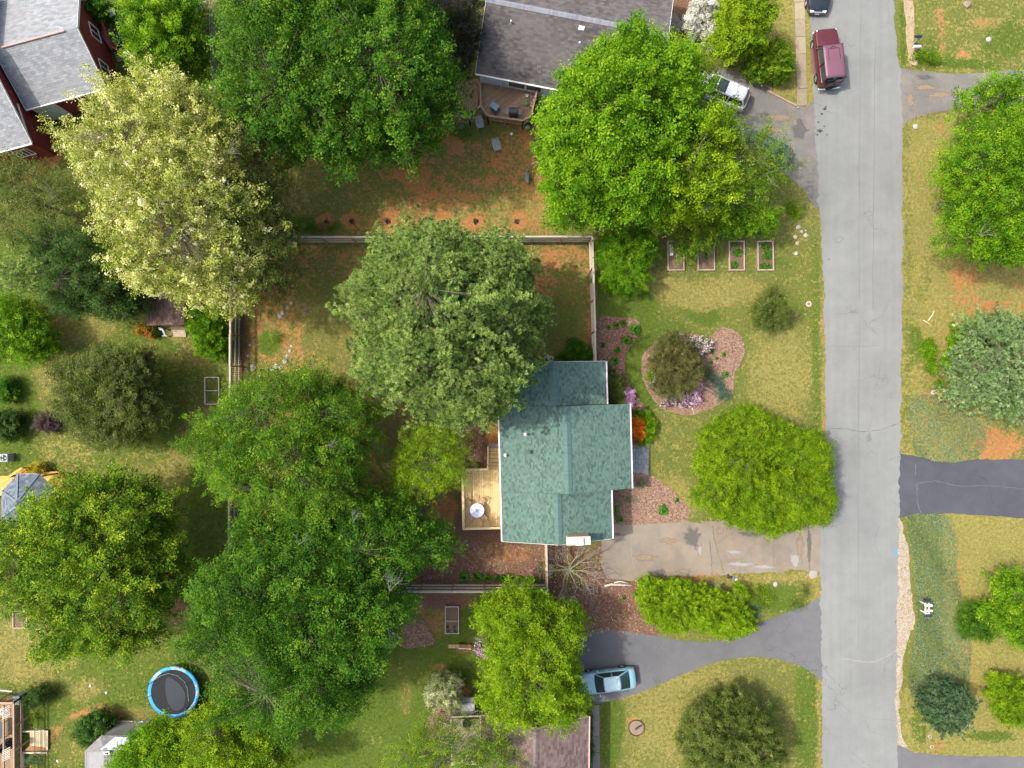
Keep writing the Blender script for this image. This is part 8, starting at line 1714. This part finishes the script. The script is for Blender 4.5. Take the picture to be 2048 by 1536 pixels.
# --- hostas and other rosettes
def rosette(name, label, px, py, R, h, pal, group, n=34, seed=1, cat='hosta'):
    T = thing(name, label, cat, (*G(px, py), 0), 0, group); r = random.Random(seed); mb = MB(); n = int(n * 1.5); R *= 1.12
    for i in range(n):
        a = r.uniform(0, 6.28); f = (i + 0.5) / n; L = R * (0.5 + 0.55 * f) * r.uniform(0.85, 1.1); w = L * 0.26; z0 = h * (1.05 - 0.4 * f)
        d = Vector((math.cos(a), math.sin(a), 0)); s = Vector((-d.y, d.x, 0)); p0 = d * L * 0.12 + Vector((0, 0, 0.03)); p1 = d * L * 0.5 + Vector((0, 0, z0)); p2 = d * L * 0.85 + Vector((0, 0, z0 * 0.8)); p3 = d * L * 1.05 + Vector((0, 0, z0 * 0.45))
        mb.cur = r.random(); mb.add([p0, p1 - s * w, p1 + s * w, p2 - s * w * 0.8, p2 + s * w * 0.8, p3], [(0, 1, 2), (1, 3, 4, 2), (3, 5, 4)])
    mb.cur = None; mb.build('foliage', LM[pal], T, local=True); return T
HR = 'hostas in a row along the lower fence'
names = ['first', 'second', 'third', 'fourth', 'fifth', 'sixth', 'seventh', 'eighth', 'ninth', 'tenth']
for i, (px, r) in enumerate([(928, .46), (955, .40), (974, .33), (993, .30), (1006, .26), (1018, .30), (1039, .32), (1056, .30), (1068, .26), (1080, .20)]):
    rosette('hosta', f'{names[i]} hosta from the left in the row along the lower fence', px, 1153 + i * 0.7, r, .32, 'hosta', HR, 36, i)
HF = 'hostas in the front bed'
for l, px, py, r in (('largest hosta, at the right edge of the front bed', 1270, 659, .46), ('second largest hosta, in the middle of the front bed', 1253, 681, .42), ('hosta upper left of the largest one in the front bed', 1246, 646, .27), ('hosta left of the upper one in the front bed', 1231, 652, .26), ('pale small hosta at the top left of the front bed', 1216, 655, .2),
                     ('hosta below the second largest one in the front bed', 1233, 701, .27), ('hosta in the lower part of the front bed, the leafier one', 1229, 722, .34), ('small hosta by the fence in the front bed', 1206, 691, .2), ('hosta nearest the house in the front bed', 1227, 742, .22)):
    rosette('hosta', l, px, py, r, .32, 'hosta', HF, 34, int(px))
for l, px, py, r in (('upper left daylily tuft on the bare part of the island', 1423, 703, .2), ('upper right daylily tuft on the bare part of the island', 1447, 709, .2), ('middle daylily tuft on the bare part of the island', 1432, 717, .17), ('lower left daylily tuft on the bare part of the island', 1421, 725, .16), ('daylily tuft at the right rim of the island above the blue green patch', 1450, 748, .26)):
    rosette('daylily', l, px, py, r, .25, 'hosta', 'daylily tufts on the island bed', 26, int(px), 'daylily')
for l, px, py, r in (('bright green clump in the lower part of the door bed', 1326, 1020, .42), ('small green clump left in the door bed near the drive', 1240, 1038, .28), ('small pale green clump at the right rim of the door bed', 1352, 1000, .2), ('green clump at the left of the lime hedge', 1270, 1187, .22), ('pale grey green clump in the mulch left of the hedge', 1246, 1195, .2), ('lone clump by the orange rails near the chimney, upper', 1080, 1128, .18), ('lone clump by the orange rails near the chimney, lower', 1080, 1142, .18), ('green plant at the asphalt by the walk', 1178, 1408, .26)):
    rosette('perennial_clump', l, px, py, r, .25, 'hosta', None, 28, int(px), 'plant')
# seedlings
for i, px in enumerate((655, 705, 775, 850, 897, 950, 1033)):
    rosette('seedling', f'{names[i]} dark planted seedling from the left in its clay ring above the top fence', px, 443 - (3 if i in (3,) else 0), .24, .2, 'plum', 'newly planted dark seedlings above the top fence', 16, i, 'seedling')
for i, (px, py) in enumerate(((896, 1252), (909, 1252), (897, 1260), (910, 1261))): rosette('seedling', ('upper left', 'upper right', 'lower left', 'lower right')[i] + ' of the four blue green seedlings in the shaded raised bed', px, py, .14, .3, 'blue', 'seedlings in the shaded raised bed', 12, i, 'seedling')
# crops in the raised beds
def crop(label, bed, pts, seed):
    cx, cy, sx, sy, h, _ = bed; T = thing('crop_plants', label, 'crop', (cx, cy, h * 0.6)); r = np.random.default_rng(seed); C = []
    for fx, fy, rx, ry, n in pts:
        k = r.normal(0, 0.45, (n, 3)); C.append(np.stack([np.clip((fx - 0.5) * sx + k[:, 0] * rx, -sx / 2 + .08, sx / 2 - .08), (0.5 - fy) * sy + k[:, 1] * ry, np.abs(k[:, 2]) * 0.15 + 0.02], 1))
    C = np.concatenate(C); V, F, v = leaves_np(C, np.array([0, 0, 1.0]) + r.normal(0, .5, (len(C), 3)), 0.12, .6, r, r.random(len(C))); link('foliage', mesh_np('foliage', V, F, v), LM['hosta'], T)
crop('single short row of weeds in the second raised bed', beds4[1], [(.5, .5, .12, .45, 120)], 1)
crop('two leafy clumps in the third raised bed', beds4[2], [(.55, .4, .4, .35, 380), (.35, .8, .3, .3, 260), (.4, .12, .35, .2, 160)], 2)
crop('leafy crop filling the rightmost raised bed', beds4[3], [(.5, .2, .5, .35, 320), (.6, .5, .4, .4, 380), (.5, .85, .45, .25, 320)], 3)
# bare tree
def bare_tree(label, px, py, z, R, seed=1):
    x, y = G(px, py, z * 0.4); T = thing('bare_tree', label, 'tree', (x, y, 0)); r = random.Random(seed); mb = MB(); tw = MB(); tips = []
    def br(p, d, L, rad, lvl):
        q = p; pts = [p]; rads = [rad]
        for k in range(3):
            d = (d + Vector((r.gauss(0, .18), r.gauss(0, .18), r.gauss(0, .08) + 0.03))).normalized(); q = q + d * L / 3; pts.append(q); rads.append(rad * (1 - 0.1 * (k + 1)))
        (mb if lvl < 2 else tw).tube(pts, rads, 5 if lvl < 3 else 4, cap=False)
        if lvl >= 4: tips.append(q); return
        for k in range(3 if lvl < 3 else 2):
            a = d.cross(Vector((r.gauss(0, 1), r.gauss(0, 1), r.gauss(0, .5)))).normalized(); nd = (d + a * r.uniform(.35, .8)); nd.z = abs(nd.z) * 0.8; br(pts[2 if k else 3], nd.normalized(), L * r.uniform(.55, .8), max(0.009, rads[-1] * 0.75), lvl + 1)
    t0 = MB(); t0.tube([(x, y, 0), (x, y, 0.5)], [0.1, 0.08], 8); t0.build('trunk', BARK, T)
    for k in range(10): a = k * 0.63 + r.uniform(-.3, .3); br(Vector((x, y, 0.45)), Vector((math.cos(a), math.sin(a), r.uniform(.3, .8))).normalized(), R * 0.55, 0.07, 0)
    lt = simple('pale_bare_bark', (0.21, 0.185, 0.155), 0.9, 0.2); mb.build('branches', lt, T); tw.build('twigs', lt, T)['kind'] = 'stuff'
    n = 900; rr_ = np.random.default_rng(seed); C = np.array([tips[i] for i in rr_.integers(0, len(tips), n)]) * np.array([1, 1, 1]) ; C = C + (np.array([x, y, 0.8]) - C) * rr_.uniform(0, .9, (n, 1)) + rr_.normal(0, .1, (n, 3)); V, F, v = leaves_np(C, np.array([0, 0, 1.]) + rr_.normal(0, .5, (n, 3)), .08, .6, rr_, rr_.random(n)); link('crown', mesh_np('crown', V - np.array([x, y, 0]), F, v), LM['mid'], T)
bare_tree('nearly leafless grey branched crape myrtle below the chimney', 1140, 1145, 3.2, 2.7, 4)
# ground cover carpets
def carpet(label, polys, n, seed, name='ground_cover'):
    r = np.random.default_rng(seed); C = []
    for poly, dens in polys:
        lo, hi = np.array(poly).min(0), np.array(poly).max(0); m = int(dens * (hi[0] - lo[0]) * (hi[1] - lo[1])); Q = r.random((m, 2)) * (hi - lo) + lo; Q = Q[in_poly(Q, poly)]
        e = np.sin(Q[:, 0] * 2.1) * np.cos(Q[:, 1] * 1.7) + np.sin(Q[:, 0] * 5 + Q[:, 1] * 3) * .5; Q = Q[r.random(len(Q)) < np.clip(0.85 + 0.2 * e, 0.3, 1)]; C.append(Q)
    Q = np.concatenate(C); n = len(Q); z = 0.06 + 0.04 * np.sin(Q[:, 0] * 3.1 + Q[:, 1] * 2) + r.random(n) * 0.06; C = np.column_stack([Q, z])
    N = np.array([0.25, 0.25, 0.9]) + r.normal(0, .45, (n, 3)); 
    V, F, v = leaves_np(C, N, 0.13, .45, r, np.clip(0.45 + 0.15 * np.sin(Q[:, 0] * 1.3 + Q[:, 1]) + r.normal(0, .17, n), 0, 1)); V[:, 2] = np.maximum(V[:, 2], 0.012)
    o = link(name, mesh_np(name, V, F, v), LM['ivy']); tag(o, label, 'ground cover', kind='stuff'); TOTAL['q'] += len(F)
carpet('blue green creeping ground cover in two patches on the bank right of the road', [
    (smooth_poly(GP([(1812, 1036), (1850, 1028), (1900, 1033), (1910, 1080), (1917, 1160), (1930, 1235), (1940, 1290), (1938, 1360), (1925, 1410), (1850, 1402), (1822, 1395), (1817, 1340), (1828, 1270), (1834, 1240), (1829, 1190), (1824, 1110)]), 3), 260),
    (smooth_poly(GP([(1818, 800), (1850, 790), (1900, 800), (1950, 830), (1972, 870), (1965, 905), (1930, 922), (1880, 924), (1840, 915), (1822, 890)]), 3), 270)], 0, 5)
